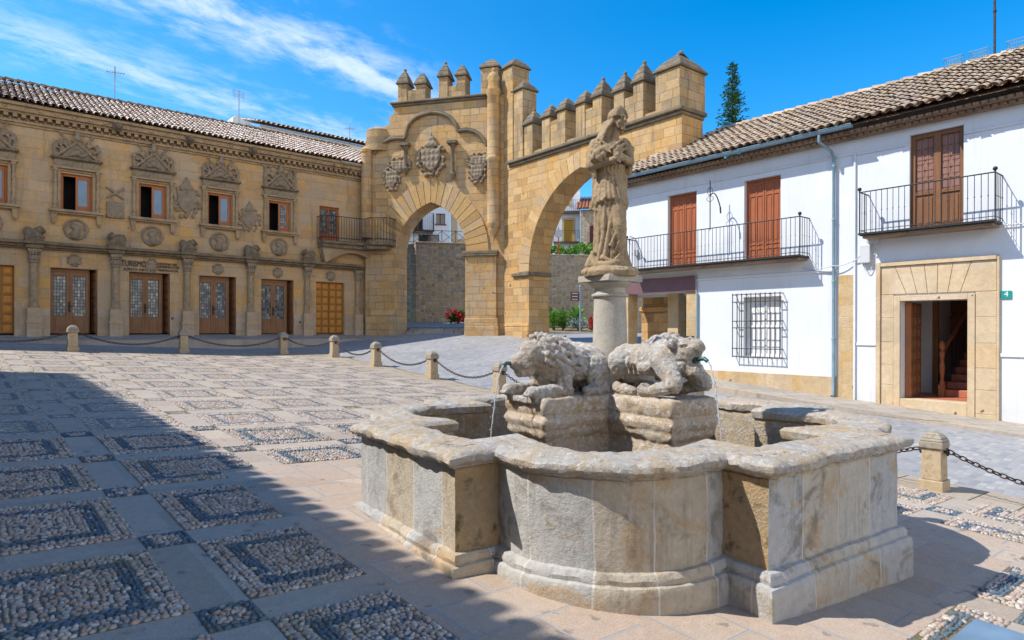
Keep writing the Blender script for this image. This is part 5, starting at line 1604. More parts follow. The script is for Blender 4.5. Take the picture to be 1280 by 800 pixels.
# timber screen with lattice head behind the stairs
mb = MB(); y = 3.3
mb.box(-.64, -.52, y - 1.28, y - 1.2, DZ0, HZ1); mb.box(-.63, 2.3, y, y + .05, DZ0, 2.12); mb.box(-.63, 2.3, y - .04, y + .05, 2.12, 2.20)
for i in range(5):
    for j in range(4): mb.box(-.58 + .5 * i, -.14 + .5 * i, y - .025, y - .001, DZ0 + .06 + .44 * j, DZ0 + .43 + .44 * j)
for i in range(34):
    x = -.9 + .09 * i
    mb.tube([(x, y + .01, 2.20), (x + .55, y + .01, 2.93)], .012, 4); mb.tube([(x + .4, y + .03, 2.20), (x - .15, y + .03, 2.93)], .012, 4)
mb.box(-.63, 2.3, y + .06, y + .07, 2.1, HZ1)
mb.build('timber_screen', M['wood_mid'], hall)
mb = MB()
for k in range(7): mb.box(-.22, 1.1, 1.20 + .29 * k, 3.29, DZ0 + .001 + .165 * k, DZ0 + .165 * (k + 1))
mb.build('stairs', M['terracotta'], hall, bevel=.012)
mb = MB(); nx_, ny_ = -.16, 1.14
mb.box(nx_ - .06, nx_ + .06, ny_ - .06, ny_ + .06, DZ0, DZ0 + .28)
mb.lathe((nx_, ny_, DZ0 + .28), [(.05, 0), (.06, .05), (.035, .12), (.055, .3), (.06, .45), (.035, .58), (.055, .64), (.06, .72), (.06, .76), (.03, .80), (.065, .86), (.07, .93), (.04, 1.0), (.01, 1.02)], 12)
SL = .165 / .29
mb.tube([(nx_, ny_, DZ0 + 1.0), (nx_, ny_ + 2.0, DZ0 + 1.0 + 2.0 * SL)], .04, 8)
nw = mb.build('banister', M['wood_orange'], hall, smooth=45)
mb = MB()
for k in range(19):
    y = ny_ + .1 + .1 * k; z0_ = DZ0 + .165 * max(0, int((y - 1.2) / .29 + 1)); mb.tube([(nx_, y, z0_), (nx_, y, DZ0 + 1.0 + (y - ny_) * SL)], .010, 5)
mb.build('baluster_bars', M['iron'], nw)
# glazed balcony door with closed inner shutters
G = empty('balcony_door'); G.parent = house2
mb = MB(); x0, x1, z0, z1 = -.46, .58, 4.07, 6.22; y = .08
mid = (x0 + x1) / 2
for a, b in ((x0, x0 + .09), (mid - .07, mid + .07), (x1 - .09, x1)): mb.box(a, b, y, y + .08, z0, z1)
for a, b in ((x0 + .09, mid - .07), (mid + .07, x1 - .09)):
    mb.box(a, b, y + .001, y + .079, z1 - .10, z1); mb.box(a, b, y + .002, y + .078, z0 + .78, z0 + .86); mb.box(a, b, y + .003, y + .077, z0, z0 + .1); mb.box(a, b, y + .03, y + .06, z0 + .1, z0 + .78)
    for q in (0, 1): mb.box(a + .04 + q * (b - a) / 2, a + (b - a) / 2 - .03 + q * (b - a) / 2, y + .015, y + .031, z0 + .16, z0 + .72)
    for k in range(1, 5): mb.box(a, b, y + .035, y + .05, z0 + .86 + (1.19) * k / 5 - .008, z0 + .86 + 1.19 * k / 5 + .008)
    for k in range(1, 3): mb.box(a + (b - a) * k / 3 - .008, a + (b - a) * k / 3 + .008, y + .036, y + .049, z0 + .86, z1 - .1)
mb.build('frame', M['wood_dark'], G, bevel=.004)
mb = MB()
for a, b in ((x0 + .09, mid - .07), (mid + .07, x1 - .09)):
    mb.box(a, b, y + .055, y + .075, z0 + .86, z1 - .1)
    for k in range(4):
        for q in range(2): mb.box(a + .02 + q * (b - a) / 2, a + (b - a) / 2 - .02 + q * (b - a) / 2, y + .045, y + .056, z0 + .9 + .29 * k, z0 + 1.13 + .29 * k)
mb.build('inner_shutter', M['shutter_old'], G)
mb = MB()
for a, b in ((4.0, 5.1),): mb.box(a, b, .12, .16, 4.07, 6.1)
mb.box(4.0, 5.2, .15, .19, 1.2, 2.6); mb.build('shutter', M['wood_dark'], house2)
balcony(house2, -1.33, 1.26, 4.06, .5)
# ledges, meter box, cables, number plate
for q0, q1 in ((XS + .04, -.47), (.59, X2)): mb = MB(); mb.box(q0, q1, -.035, .01, 6.0, 6.04); mb.build('ledge', M['plaster'], house2, bevel=.006)
mb = MB(); mb.box(XS + .05, PX0 - .002, -.03, .011, 1.48, 1.54); mb.build('ledge', M['plaster'], house2, bevel=.006)
mb = MB(); mb.box(PX1 + .03, X2, -.03, .011, 1.30, 1.38); mb.build('ledge', M['plaster'], house2, bevel=.006)
x_, z_ = HS.at(1082, 318, -.06)
mb = MB(); mb.box(x_ - .12, x_ + .11, -.13, 0, z_ - .20, z_ + .22); mb.build('meter_box', M['grey_box'], house2, bevel=.012, seg=2)
mb = MB(); mb.box(x_ + .02, x_ + .28, -.12, 0, z_ + .26, z_ + .42); mb.build('junction_box', M['grey_box'], house2, bevel=.012, seg=2)
cable(house2, sag((XS + .02, -.06, 3.50), (x_ - .02, -.10, z_ + .22), .08), .014); cable(house2, sag((x_ - .05, -.05, z_ - .2), (x_ + .15, -.05, z_ - .22), .22), .010)
cable(house2, [(x_ + .2, -.06, z_ + .26), (x_ + .24, -.06, z_ + .05), (x_ + .18, -.05, z_ - .02)], .016); cable(house2, [(x_ - .15, -.04, z_ + .55), (x_ + .1, -.08, z_ + .42)], .02)
cable(house2, sag((1.2, -.05, 4.0), (1.9, -.04, 4.02), .03) + sag((1.9, -.04, 4.02), (4.5, -.04, 3.9), .06)[1:], .014)
x0_, z0_ = HS.at(1251, 374, -.02); x1_, z1_ = HS.at(1264, 363.5, -.02)
mb = MB(); mb.box(x0_, x1_, -.025, .0, z0_, z1_); npl = mb.build('number_plate', M['number'], house2, bevel=.003)
me = text_mesh('4', .15, .003, M['white']); t_ = link('lettering', me, npl); t_.location = ((x0_ + x1_) / 2, -.027, z0_ + .05)
eaves(house2, XS + .02, X2)
mb = MB(); tile_roof(mb, XS + .1, X2, -.52, EAVE_Z + .05, RDG_Y, RDG_Z, .215, .30, r=.092, z_wave=wav, jit=.02)
roof2 = mb.build('roof', M['tile_r'], house2, smooth=60, recalc=False)
mb = MB(); mb.face([(XS, -.5, EAVE_Z), (X2, -.5, EAVE_Z), (X2, RDG_Y, RDG_Z), (XS, RDG_Y, RDG_Z)]); mb.face([(XS, RDG_Y, RDG_Z), (X2, RDG_Y, RDG_Z), (X2, 6.5, 6.6), (XS, 6.5, 6.6)]); mb.build('roof_bed', M['brick'], roof2)
mb = MB(); ridge_tiles(mb, (XS, RDG_Y, RDG_Z + .05), (X2, RDG_Y, RDG_Z + .05), .12); mb.build('ridge', M['tile_r'], roof2, smooth=60, recalc=False)
# small wire guards and the aerial pole on the ridge
RW = [(1191, 'lowest of three small wire guards on the tiled ridge'), (1223, 'middle one of three small wire guards on the tiled ridge'), (1271, 'highest of three small wire guards on the tiled ridge')]
for px, lab in RW:
    x_, _ = HS.at(px, 85, RDG_Y)
    mb = MB(); b0 = RDG_Z + .16
    for y in (RDG_Y - .12, RDG_Y + .12):
        mb.tube([(x_ - .2, y, b0), (x_ + .2, y, b0), (x_ + .2, y, b0 + .19), (x_ - .2, y, b0 + .19)], .01, 5, True)
        for k in range(1, 8): mb.tube([(x_ - .2 + .05 * k, y, b0), (x_ - .2 + .05 * k, y, b0 + .19)], .005, 4)
    for sx in (-.2, .2):
        for zz in (b0, b0 + .19): mb.tube([(x_ + sx, RDG_Y - .12, zz), (x_ + sx, RDG_Y + .12, zz)], .01, 5)
        mb.tube([(x_ + sx, RDG_Y, b0), (x_ + sx, RDG_Y, b0 - .12)], .01, 5)
    o = mb.build('wire_guard', M['pipe']); o.matrix_world = HS.m
    tag(o, lab, 'guard', 'wire guards on the ridge')
x_, _ = HS.at(1242, 60, RDG_Y)
mb = MB(); mb.tube([(x_, RDG_Y, RDG_Z + .1), (x_, RDG_Y, RDG_Z + 3.2)], .028, 7); mb.lathe((x_, RDG_Y, RDG_Z + 1.2), [(.04, 0), (.04, .05)], 8)
o = mb.build('aerial_pole', M['chain']); o.matrix_world = HS.m
tag(o, 'tall thin rusty aerial pole standing on the tiled ridge', 'pole')
# dark grey box by the passage post
mb = MB(); mb.box(-6.50, -6.12, -.34, -.04, hs_base(-6.3) - .02, 1.62); mb.box(-6.52, -6.10, -.36, -.02, 1.62, 1.66)
o = mb.build('grey_cabinet', M['iron'], bevel=.01); o.matrix_world = HS.m
tag(o, 'dark grey cabinet standing against the stone post of the passage', 'cabinet')
# ------------------------------------------------------------------ fountain
FU, FV = 5.21, 4.47
FC = uvw(FU, FV)
FC.z = 0.0
FM = Matrix(((G1.x, G2.x, 0, FC.x), (G1.y, G2.y, 0, FC.y), (0, 0, 1, 0), (0, 0, 0, 1)))
_a = Vector((G1.x, G1.y)).normalized(); _b = Vector((-_a.y, _a.x))
FM = Matrix(((_a.x, _b.x, 0, FC.x), (_a.y, _b.y, 0, FC.y), (0, 0, 1, 0), (0, 0, 0, 1)))
FM = FM @ Matrix.Rotation(radians(-6), 4, 'Z')
fountain = tag(empty('fountain', FM), 'large grey stone fountain basin of lobed plan with a central column, in the square', 'fountain')
RB, HW, LC, LR = 2.36, .87, 1.10, .92
RIM_Z = 1.0
def plan():
    """outline of one quarter repeated: flat bay, reveal, lobe"""
    q = []
    xr = LC + sqrt(LR ** 2 - (HW - LC) ** 2)     # where the lobe meets the bay's flank
    def seg(a, b, n): return [(a[0] + (b[0] - a[0]) * i / n, a[1] + (b[1] - a[1]) * i / n) for i in range(n)]
    q += seg((RB, -HW), (RB, HW), 44)
    q += seg((RB, HW), (xr, HW), 8)
    a0 = atan2(HW - LC, xr - LC); a1 = pi / 2 - a0
    q += [(LC + LR * cos(a0 + (a1 - a0) * i / 60), LC + LR * sin(a0 + (a1 - a0) * i / 60)) for i in range(60)]
    q += seg((HW, xr), (HW, RB), 8)
    out = []
    for k in range(4):
        c, s = round(cos(pi / 2 * k)), round(sin(pi / 2 * k))
        out += [((x * c - y * s) * (1.035 if x * c - y * s < 0 else 1) + .085, x * s + y * c - .02) for x, y in q]
    return out
OUT = plan()
def seg_i(i):
    q = i % 120
    return 44 <= q < 52 or q >= 112
def normals(P):
    N = []
    n = len(P)
    for i in range(n):
        a, b, c = Vector(P[i - 1]), Vector(P[i]), Vector(P[(i + 1) % n])
        e1, e2 = (b - a).normalized(), (c - b).normalized()
        n1, n2 = Vector((e1.y, -e1.x)), Vector((e2.y, -e2.x))
        m = (n1 + n2)
        if m.length < 1e-4: m = n1
        m.normalize(); k = max(.5, m.dot(n1)); N.append(m / k)
    return N
ON = normals(OUT)
def sweep(prof, amp=.012, uvs=True, seed=0, closed=False, freq=5.0):
    """prof: list of (offset, z) outside to inside"""
    n, k = len(OUT), len(prof)
    V, Fc, UV = [], [], []
    arc = [0.0]
    for i in range(n): arc.append(arc[-1] + (Vector(OUT[(i + 1) % n]) - Vector(OUT[i])).length)
    vl = [0.0]
    for j in range(k - 1): vl.append(vl[-1] + hypot(prof[j + 1][0] - prof[j][0], prof[j + 1][1] - prof[j][1]))
    for i in range(n):
        for j, (o, z) in enumerate(prof):
            p = Vector((OUT[i][0] + ON[i].x * o, OUT[i][1] + ON[i].y * o, z))
            q = p * freq + Vector((seed, 0, 0))
            d = noise.noise_vector(q * .45) * amp * 1.1 + noise.noise_vector(q * 1.7) * amp * .6 + noise.noise_vector(q * 5) * amp * .22
            V.append(p + d)
    jj = k if closed else k - 1
    for i in range(n):
        for j in range(jj):
            a, b = i * k + j, ((i + 1) % n) * k + j
            j2 = (j + 1) % k
            Fc.append((a, b, ((i + 1) % n) * k + j2, i * k + j2))
            UV.append(((arc[i], vl[j]), (arc[i + 1], vl[j]), (arc[i + 1], vl[(j + 1) % k] if j2 else vl[j] + .1), (arc[i], vl[(j + 1) % k] if j2 else vl[j] + .1)))
    me = bpy.data.meshes.new('swept'); me.from_pydata(V, [], Fc)
    uvl = me.uv_layers.new(name='UVMap')
    for poly, u4 in zip(me.polygons, UV):
        for li, u in zip(poly.loop_indices, u4): uvl.data[li].uv = u
    bm = bmesh.new(); bm.from_mesh(me); bmesh.ops.recalc_face_normals(bm, faces=bm.faces); bm.to_mesh(me); bm.free()
    me.shade_smooth(); me.set_sharp_from_angle(angle=radians(38)); me.update()
    return me
def fine(prof, n):
    out = []
    for a, b in zip(prof, prof[1:]):
        m_ = max(1, int(hypot(b[0] - a[0], b[1] - a[1]) / n))
        out += [(a[0] + (b[0] - a[0]) * i / m_, a[1] + (b[1] - a[1]) * i / m_) for i in range(m_)]
    return out + [prof[-1]]
wallp = fine([(.0, .20), (.0, .84), (-.05, .90), (-.30, .90), (-.33, .84), (-.33, .30)], .05)
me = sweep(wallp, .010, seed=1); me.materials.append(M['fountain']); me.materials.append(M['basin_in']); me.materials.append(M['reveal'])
for p_ in me.polygons:
    if p_.index % (len(wallp) - 1) >= next(i for i, q in enumerate(wallp) if q[0] < -.15): p_.material_index = 1
    elif seg_i(p_.index // (len(wallp) - 1)): p_.material_index = 2
link('basin', me, fountain)
basep = fine([(.085, -.35), (.085, .13), (.075, .155), (.05, .165), (.055, .20), (.035, .235), (-.02, .245)], .04)
me = sweep(basep, .014, seed=4); me.materials.append(M['fountain']); link('base_course', me, fountain)
rimp = fine([(-.01, .85), (.035, .86), (.04, .875), (.072, .888), (.088, .915), (.085, .945), (.055, .972), (.0, .985), (-.12, .99), (-.28, .988), (-.335, .975), (-.36, .945), (-.35, .88), (-.31, .845)], .022)
me = sweep(rimp, .019, seed=9, freq=7.5); me.materials.append(M['rim']); link('rim', me, fountain)
# floor of the basin
mb = MB(); mb.lathe((0, 0, 0), [(2.3, .18), (.01, .181)], 32, cap=False); mb.build('basin_floor', M['pedestal'], fountain)
wm = MB(); wm.lathe((0, 0, 0), [(2.02, .34), (.01, .341)], 64, cap=False)
# pedestals in a cross under the four beasts
def pedestal_me(seed):
    b = MB()
    n_ = 28
    prof = [(.36, .15), (.33, .35), (.27, .55), (.255, .75), (.25, .84), (.28, .86), (.30, .90), (.285, .93), (.31, .95), (.33, 1.0), (.315, 1.04), (.30, 1.06), (.315, 1.08), (.32, 1.10), (.322, 1.14), (.32, 1.18), (.312, 1.22)]
    V, Fc = [], []
    x_in, nn = .12, 40
    for o, z in prof:
        xo = 1.06 + (o - .27) * 1.0
        loop = [(x_in + (xo - x_in) * i / 14, -o) for i in range(14)] + [(xo, -o + 2 * o * i / 10) for i in range(10)] + [(xo - (xo - x_in) * i / 14, o) for i in range(15)]
        V.append(loop)
    rows = []
    for (o, z), loop in zip(prof, V): rows.append([b.av((x, y, z)) for x, y in loop])
    k = len(rows[0])
    for r0, r1 in zip(rows, rows[1:]):
        for i in range(k - 1): b.f.append([r0[i], r0[i + 1], r1[i + 1], r1[i]]); b.m.append(0)
    b.f.append(rows[-1][:]); b.m.append(0); b.f.append(rows[0][::-1]); b.m.append(0)
    b.f.append([r[0] for r in rows] + [r[-1] for r in rows[::-1]]); b.m.append(0)
    me = sculpt(b, .018, 1, .018, 5 + seed * .3, .005, 30, name='pedestal', mat=M['pedestal'])
    return me
for k, sd in ((2, 1), (3, 2), (0, 3), (1, 4)):
    o = link('pedestal', pedestal_me(sd), fountain); o.rotation_euler = (0, 0, pi / 2 * k)
# column
mb = MB()
mb.lathe((0, 0, 0), [(.36, .2), (.36, 1.05), (.30, 1.08), (.30, 1.14), (.24, 1.18), (.215, 1.24), (.185, 1.27), (.18, 1.6), (.168, 2.06), (.163, 2.18), (.185, 2.185), (.19, 2.20), (.185, 2.215), (.16, 2.22), (.158, 2.275), (.20, 2.30), (.225, 2.325), (.225, 2.335)], 40)
mb.box(-.235, .235, -.235, .235, 2.335, 2.40)
colm = mb.build('column', M['white_stone'], fountain, smooth=40, bevel=.008)

# ------------------------------------------------------------------ the beasts
def blob(mb, *pts): pass
def lion_me():
    b = MB()
    # hindquarters, barrel, chest
    b.ell((.22, 0, .25), (.20, .20, .24), 14, 9); b.cap((.26, 0, .30), (.72, 0, .31), .185, .20, 14)
    b.ell((.74, 0, .31), (.22, .235, .27), 14, 9)
    # neck and head held level, broad muzzle, brow, cheeks, jaw
    b.ell((.88, 0, .40), (.19, .20, .18), 14, 9)
    b.ell((1.00, 0, .42), (.14, .150, .145), 14, 9)
    b.cap((1.06, 0, .365), (1.17, 0, .345), .105, .088, 12); b.ell((1.20, 0, .375), (.04, .055, .035), 8, 6)
    b.cap((1.04, 0, .27), (1.15, 0, .255), .075, .055, 10)
    for s in (-1, 1):
        b.cap((1.10, .03 * s, .485), (1.05, .11 * s, .465), .035, .03, 8)
        b.ell((1.09, .075 * s, .43), (.03, .03, .025), 8, 6)
        b.ell((1.13, .07 * s, .335), (.06, .04, .05), 8, 6)
        b.ell((.96, .13 * s, .53), (.05, .04, .055), 8, 6)
        # thigh, hock and hind foot
        b.ell((.25, .175 * s, .21), (.19, .085, .20), 14, 9); b.cap((.10, .21 * s, .07), (.44, .235 * s, .055), .065, .055); b.ell((.46, .235 * s, .05), (.07, .06, .05), 8, 6)
        # foreleg laid forward
        b.cap((.76, .19 * s, .26), (.74, .215 * s, .09), .10, .075); b.cap((.72, .215 * s, .07), (1.10, .20 * s, .06), .072, .062)
        b.ell((1.13, .20 * s, .062), (.085, .075, .06), 10, 7)
        for t in (-1, 0, 1): b.cap((1.14, .20 * s + .036 * t, .06), (1.205, .20 * s + .036 * t, .04), .026, .022, 8)
    # mane: rows of hanging locks round the neck and down the chest
    rnd = random.Random(4)
    for row, (x, rr, zc) in enumerate(((.94, .185, .42), (.86, .215, .39), (.77, .24, .35), (.68, .235, .32))):
        for k in range(11):
            a = -.35 + (pi + .7) * k / 10 + .12 * (row % 2)
            p = Vector((x, rr * cos(a), zc + rr * sin(a)))
            q = p + Vector((-.085, .035 * cos(a), .02 * sin(a) - .045))
            b.cap(p, q, .040, .022, 8)
    b.cap((.12, .16, .1), (.35, .27, .03), .03, .025, 8)
    b.box(.02, 1.14, -.25, .25, -.05, .008)
    return sculpt(b, .0105, 0, .012, 10, .005, 38, name='lion_body', mat=M['lion'])
def bull_me():
    b = MB()
    b.ell((.20, 0, .31), (.19, .18, .21), 14, 9); b.cap((.22, 0, .355), (.78, 0, .37), .16, .175, 14)
    b.ell((.80, 0, .37), (.20, .195, .21), 14, 9); b.ell((.72, 0, .50), (.17, .09, .07), 10, 7)
    # short thick neck, square weathered head with the mouth open at the spout
    b.cap((.86, 0, .43), (1.00, 0, .455), .165, .14, 14)
    b.cap((1.00, 0, .47), (1.10, 0, .505), .125, .085, 12); b.ell((1.14, 0, .50), (.05, .075, .055), 10, 7)
    b.cap((.98, 0, .34), (1.08, 0, .275), .12, .075, 12); b.ell((1.10, 0, .27), (.04, .06, .04), 8, 6)
    for s in (-1, 1):
        b.ell((1.03, .105 * s, .525), (.045, .035, .03), 8, 6); b.ell((.94, .15 * s, .52), (.05, .05, .04), 8, 6); b.cap((.95, .12 * s, .56), (.90, .16 * s, .585), .035, .022, 8)
        # hind leg: thigh down to the hock, shank folded forward
        b.cap((.22, .13 * s, .33), (.10, .185 * s, .13), .135, .08, 12); b.cap((.09, .20 * s, .085), (.46, .225 * s, .055), .07, .052, 10); b.ell((.49, .225 * s, .055), (.075, .06, .05), 8, 6)
        # foreleg: shoulder out to the bent knee, cannon folded back under
        b.cap((.82, .14 * s, .36), (1.02, .205 * s, .17), .125, .085, 12); b.cap((1.03, .215 * s, .14), (.70, .225 * s, .06), .075, .055, 10); b.ell((.67, .225 * s, .07), (.085, .075, .07), 10, 7)
        b.cap((.56, .15 * s, .28), (.66, .16 * s, .30), .06, .06, 8)
    for k in range(5): b.cap((.36 + .07 * k, .165, .33), (.38 + .07 * k, .15, .22), .014, .012, 6); b.cap((.36 + .07 * k, -.165, .33), (.38 + .07 * k, -.15, .22), .014, .012, 6)
    b.box(.02, 1.08, -.25, .25, -.05, .008)
    return sculpt(b, .0105, 0, .011, 10, .006, 38, name='bull_body', mat=M['lion'])
SPOUT = {}
def beast_statue(name, me, k, label, cat, sx, sz, spout=True, grp='stone beasts around the fountain column'):
    root = empty(name, FM @ Matrix.Rotation(pi / 2 * k, 4, 'Z') @ Matrix.Translation((.06, 0, 1.215)) @ Matrix.Scale(.95, 4))
    tag(root, label, cat, grp)
    link('body', me, root)
    mb = MB()
    mb.tube([(sx - .10, 0, sz), (sx + .02, 0, sz)], [.05, .042], 12); mb.tube([(sx, 0, sz), (sx + .10, 0, sz + .01), (sx + .135, 0, sz - .012)], [.022, .02, .019], 10)
    mb.build('spout', M['bronze'], root, smooth=50)
    return root
lme, bme = lion_me(), bull_me()
L1 = beast_statue('lion_statue', lme, 2, 'lichen covered stone lion with a thick mane, facing left of the column', 'lion', 1.20, .33)
L2 = beast_statue('bull_statue', bme, 3, 'worn pale stone bull with folded forelegs, facing the front right of the basin', 'bull', 1.10, .385)
L3 = beast_statue('lion_statue', lme, 0, 'lichen covered stone lion turned away, mostly hidden behind the bull', 'lion', 1.20, .33)
L4 = beast_statue('bull_statue', bme, 1, 'worn stone bull turned away, mostly hidden behind the maned lion', 'bull', 1.10, .385)
# water
def jet(root_k, sx, sz, label, seed):
    rnd = random.Random(seed)
    mb = MB()
    m_ = Matrix.Rotation(pi / 2 * root_k, 4, 'Z') @ Matrix.Translation((.06, 0, 1.215)) @ Matrix.Scale(.95, 4)
    P, R = [], []
    for i in range(36):
        t = i / 35 * .44
        P.append(m_ @ Vector((sx + .13 + .42 * t, rnd.uniform(-.004, .004), sz - .012 - 4.9 * t * t))); R.append(.0065 * (1 - t * 1.2) + .0025 * rnd.random())
    mb.tube(P, R, 8)
    for k in range(26):
        t = rnd.uniform(.2, .43); p = m_ @ Vector((sx + .13 + .42 * t + rnd.uniform(-.03, .03), rnd.uniform(-.03, .03), sz - 4.9 * t * t)); mb.ell(p, rnd.uniform(.004, .008), 6, 4)
    o = mb.build('water_jet', M['jet'], smooth=180); o.matrix_world = FM
    tag(o, label, 'water jet', 'water jets of the fountain', 'thing')
nj = NT('falling_water')
nj.p.inputs['Transmission Weight'].default_value = .55; nj.p.inputs['IOR'].default_value = 1.33
M['jet'] = nj.done((.90, .95, 1.0), .12, nj.bump(nj.noise(nj.obj(), 40, 3), .6, .01))
jet(2, 1.20, .33, 'thin water jet falling from the mouth of the maned lion', 1)
jet(3, 1.10, .385, 'thin water jet falling from the mouth of the pale bull', 2)
ws = wm.build('water', M['water']); ws.matrix_world = FM
tag(ws, kind='structure')

# ------------------------------------------------------------------ the statue on the column
def statue():
    b = MB()
    rnd = random.Random(3)
    # x right, y towards the back, z up; rough plinth
    b.lathe((0, 0, 0), [(.29, -.01), (.30, .04), (.27, .075), (.22, .10)], 20)
    for k in range(14):
        a = 2 * pi * k / 14; b.ell((.25 * cos(a), .22 * sin(a), .04), (.07, .06, .045), 8, 6)
    # body core as stacked ovals (x, z, rx, ry, y)
    rows = [(.0, .08, .165, .14, 0), (.005, .25, .138, .118, 0), (.01, .48, .135, .12, 0), (.0, .70, .142, .12, 0), (-.005, .88, .150, .12, 0), (-.01, 1.03, .122, .098, 0), (-.005, 1.16, .142, .11, 0), (.0, 1.28, .150, .108, 0), (.012, 1.38, .115, .085, 0)]
    for (x, z, rx, ry, y), (x2, z2, rx2, ry2, y2) in zip(rows, rows[1:]):
        for i in range(5):
            t = i / 5; b.ell((x + (x2 - x) * t, 0, z + (z2 - z) * t), (rx + (rx2 - rx) * t, ry + (ry2 - ry) * t, .06), 18, 7)
    # robe: deep vertical folds from hip to hem all round, flaring at the feet
    for i in range(19):
        a = -pi * 1.02 + pi * 1.04 * i / 18 + rnd.uniform(-.04, .04)
        w = .013 + .006 * (i % 3)
        P = [Vector((.150 * cos(a), .125 * sin(a), .76)), Vector((.145 * cos(a + .05) + .01, .130 * sin(a + .05), .48)), Vector((.152 * cos(a + .1), .136 * sin(a + .1), .22)), Vector((.178 * cos(a + .14), .162 * sin(a + .14), .085))]
        for p, q in zip(P, P[1:]): b.cap(p, q, w, w + .004, 8)
    for i in range(10):
        a = pi * i / 9; b.cap((.148 * cos(a), .12 * sin(a), .9), (.168 * cos(a), .155 * sin(a), .08), .018, .024, 8)
    # forward leg: thigh, knee and shin pressing through the cloth
    b.cap((.05, -.085, .76), (.075, -.135, .50), .078, .070, 14); b.cap((.075, -.135, .50), (.085, -.10, .13), .064, .052, 12)
    for (p, q, r0, r1) in (((.13, -.09, .72), (.145, -.09, .14), .020, .024), ((.02, -.135, .70), (-.03, -.150, .45), .018, .02), ((-.03, -.150, .45), (-.09, -.165, .12), .02, .026), ((.01, -.15, .46), (-.01, -.16, .12), .017, .022), ((-.07, -.12, .74), (-.085, -.14, .42), .018, .022), ((-.085, -.14, .42), (-.15, -.14, .11), .022, .028), ((-.125, -.08, .74), (-.135, -.09, .16), .020, .026), ((.10, -.16, .52), (-.02, -.175, .30), .015, .013), ((.11, -.15, .44), (.02, -.17, .22), .014, .013), ((.12, -.14, .36), (.05, -.165, .16), .014, .014)):
        b.cap(p, q, r0, r1, 8)
    # swept cloth and toes over the plinth
    b.cap((-.20, -.10, .17), (-.16, -.15, .09), .045, .05, 10); b.cap((-.16, -.15, .10), (-.02, -.205, .10), .042, .04, 10); b.cap((-.02, -.205, .10), (.09, -.20, .155), .04, .026, 10); b.cap((.0, -.20, .12), (.07, -.225, .195), .026, .012, 8)
    b.cap((-.19, -.09, .22), (-.235, -.08, .10), .035, .05, 10); b.cap((-.10, -.18, .17), (.02, -.21, .13), .024, .02, 8)
    b.cap((-.02, -.19, .06), (.05, -.25, .045), .04, .034, 10); b.cap((.09, -.17, .06), (.15, -.235, .045), .04, .032, 10)
    b.cap((.14, .02, .30), (.185, .0, .09), .04, .06, 10)
    # short overskirt with rippled hem, falling from the belt
    for i in range(26):
        a = 2 * pi * i / 26 + rnd.uniform(-.05, .05)
        zl = .765 + .025 * sin(3 * a + .6) - .012 * (i % 2)
        b.cap((.122 * cos(a) - .008, .098 * sin(a), 1.03), (.158 * cos(a), .130 * sin(a), .90), .016, .020, 8); b.cap((.158 * cos(a), .130 * sin(a), .90), (.182 * cos(a + .04), .158 * sin(a + .04), zl), .019, .024, 8)
    b.cap((-.17, -.06, .80), (-.205, -.05, .69), .026, .024, 8); b.cap((-.205, -.05, .69), (-.16, -.08, .665), .024, .018, 8); b.cap((-.165, -.07, .70), (-.15, -.07, .36), .02, .02, 8)
    for i in range(16):
        a = 2 * pi * i / 16; a2 = 2 * pi * (i + 1) / 16
        b.cap((.136 * cos(a) - .008, .112 * sin(a), 1.035), (.136 * cos(a2) - .008, .112 * sin(a2), 1.035), .017, .017, 8)
    # bodice: gathered cloth over belt
    for i in range(13):
        a = -pi + pi * i / 12
        b.cap((.137 * cos(a), .108 * sin(a), 1.06), (.150 * cos(a + .05), .115 * sin(a + .05), 1.13), .014, .018, 8)
    # chest, shoulders and crossing mantle folds
    b.ell((-.05, -.085, 1.275), (.068, .05, .065), 12, 8); b.ell((.065, -.09, 1.275), (.068, .05, .065), 12, 8)
    b.cap((-.145, 0, 1.365), (.155, 0, 1.365), .062, .062, 12)
    for (p, q) in (((-.13, -.07, 1.40), (.02, -.135, 1.275)), ((-.15, -.07, 1.36), (-.01, -.14, 1.245)), ((.13, -.07, 1.40), (.0, -.14, 1.29)), ((.155, -.07, 1.36), (.03, -.145, 1.25)), ((.165, -.06, 1.31), (.06, -.145, 1.225))):
        b.cap(p, q, .017, .014, 8)
    # viewer's left arm bent across the body with a full sleeve; other arm folded over
    b.cap((-.165, .0, 1.36), (-.215, -.06, 1.14), .062, .055, 12); b.cap((-.21, -.07, 1.125), (.0, -.185, 1.155), .052, .036, 12)
    for k in range(5): b.cap((-.215 + .035 * k, -.10 - .02 * k, 1.16 + .005 * k), (-.195 + .035 * k, -.09 - .022 * k, 1.08 + .012 * k), .015, .013, 8)
    b.cap((-.20, -.06, 1.10), (-.165, -.09, 1.005), .045, .018, 10)
    b.cap((.175, .0, 1.35), (.215, -.03, 1.17), .058, .05, 12); b.cap((.215, -.03, 1.17), (.10, -.165, 1.195), .046, .034, 12)
    b.cap((.19, -.03, 1.31), (.235, -.04, 1.18), .02, .02, 8); b.cap((.205, -.06, 1.2), (.11, -.16, 1.165), .018, .016, 8)
    # hands: palms with separate fingers laid over the sleeve
    b.ell((.035, -.195, 1.165), (.042, .026, .032), 10, 7)
    for i in range(4): b.cap((.055, -.21, 1.185 - .016 * i), (.105 - .006 * i, -.205, 1.175 - .018 * i), .0085, .007, 8)
    b.cap((.03, -.21, 1.19), (.06, -.215, 1.21), .010, .008, 8)
    b.ell((.075, -.18, 1.20), (.036, .026, .030), 10, 7)
    for i in range(4): b.cap((.055, -.20, 1.222 - .014 * i), (.005 + .005 * i, -.205, 1.232 - .018 * i), .0085, .007, 8)
    b.cap((.08, -.20, 1.22), (.055, -.205, 1.245), .010, .008, 8)
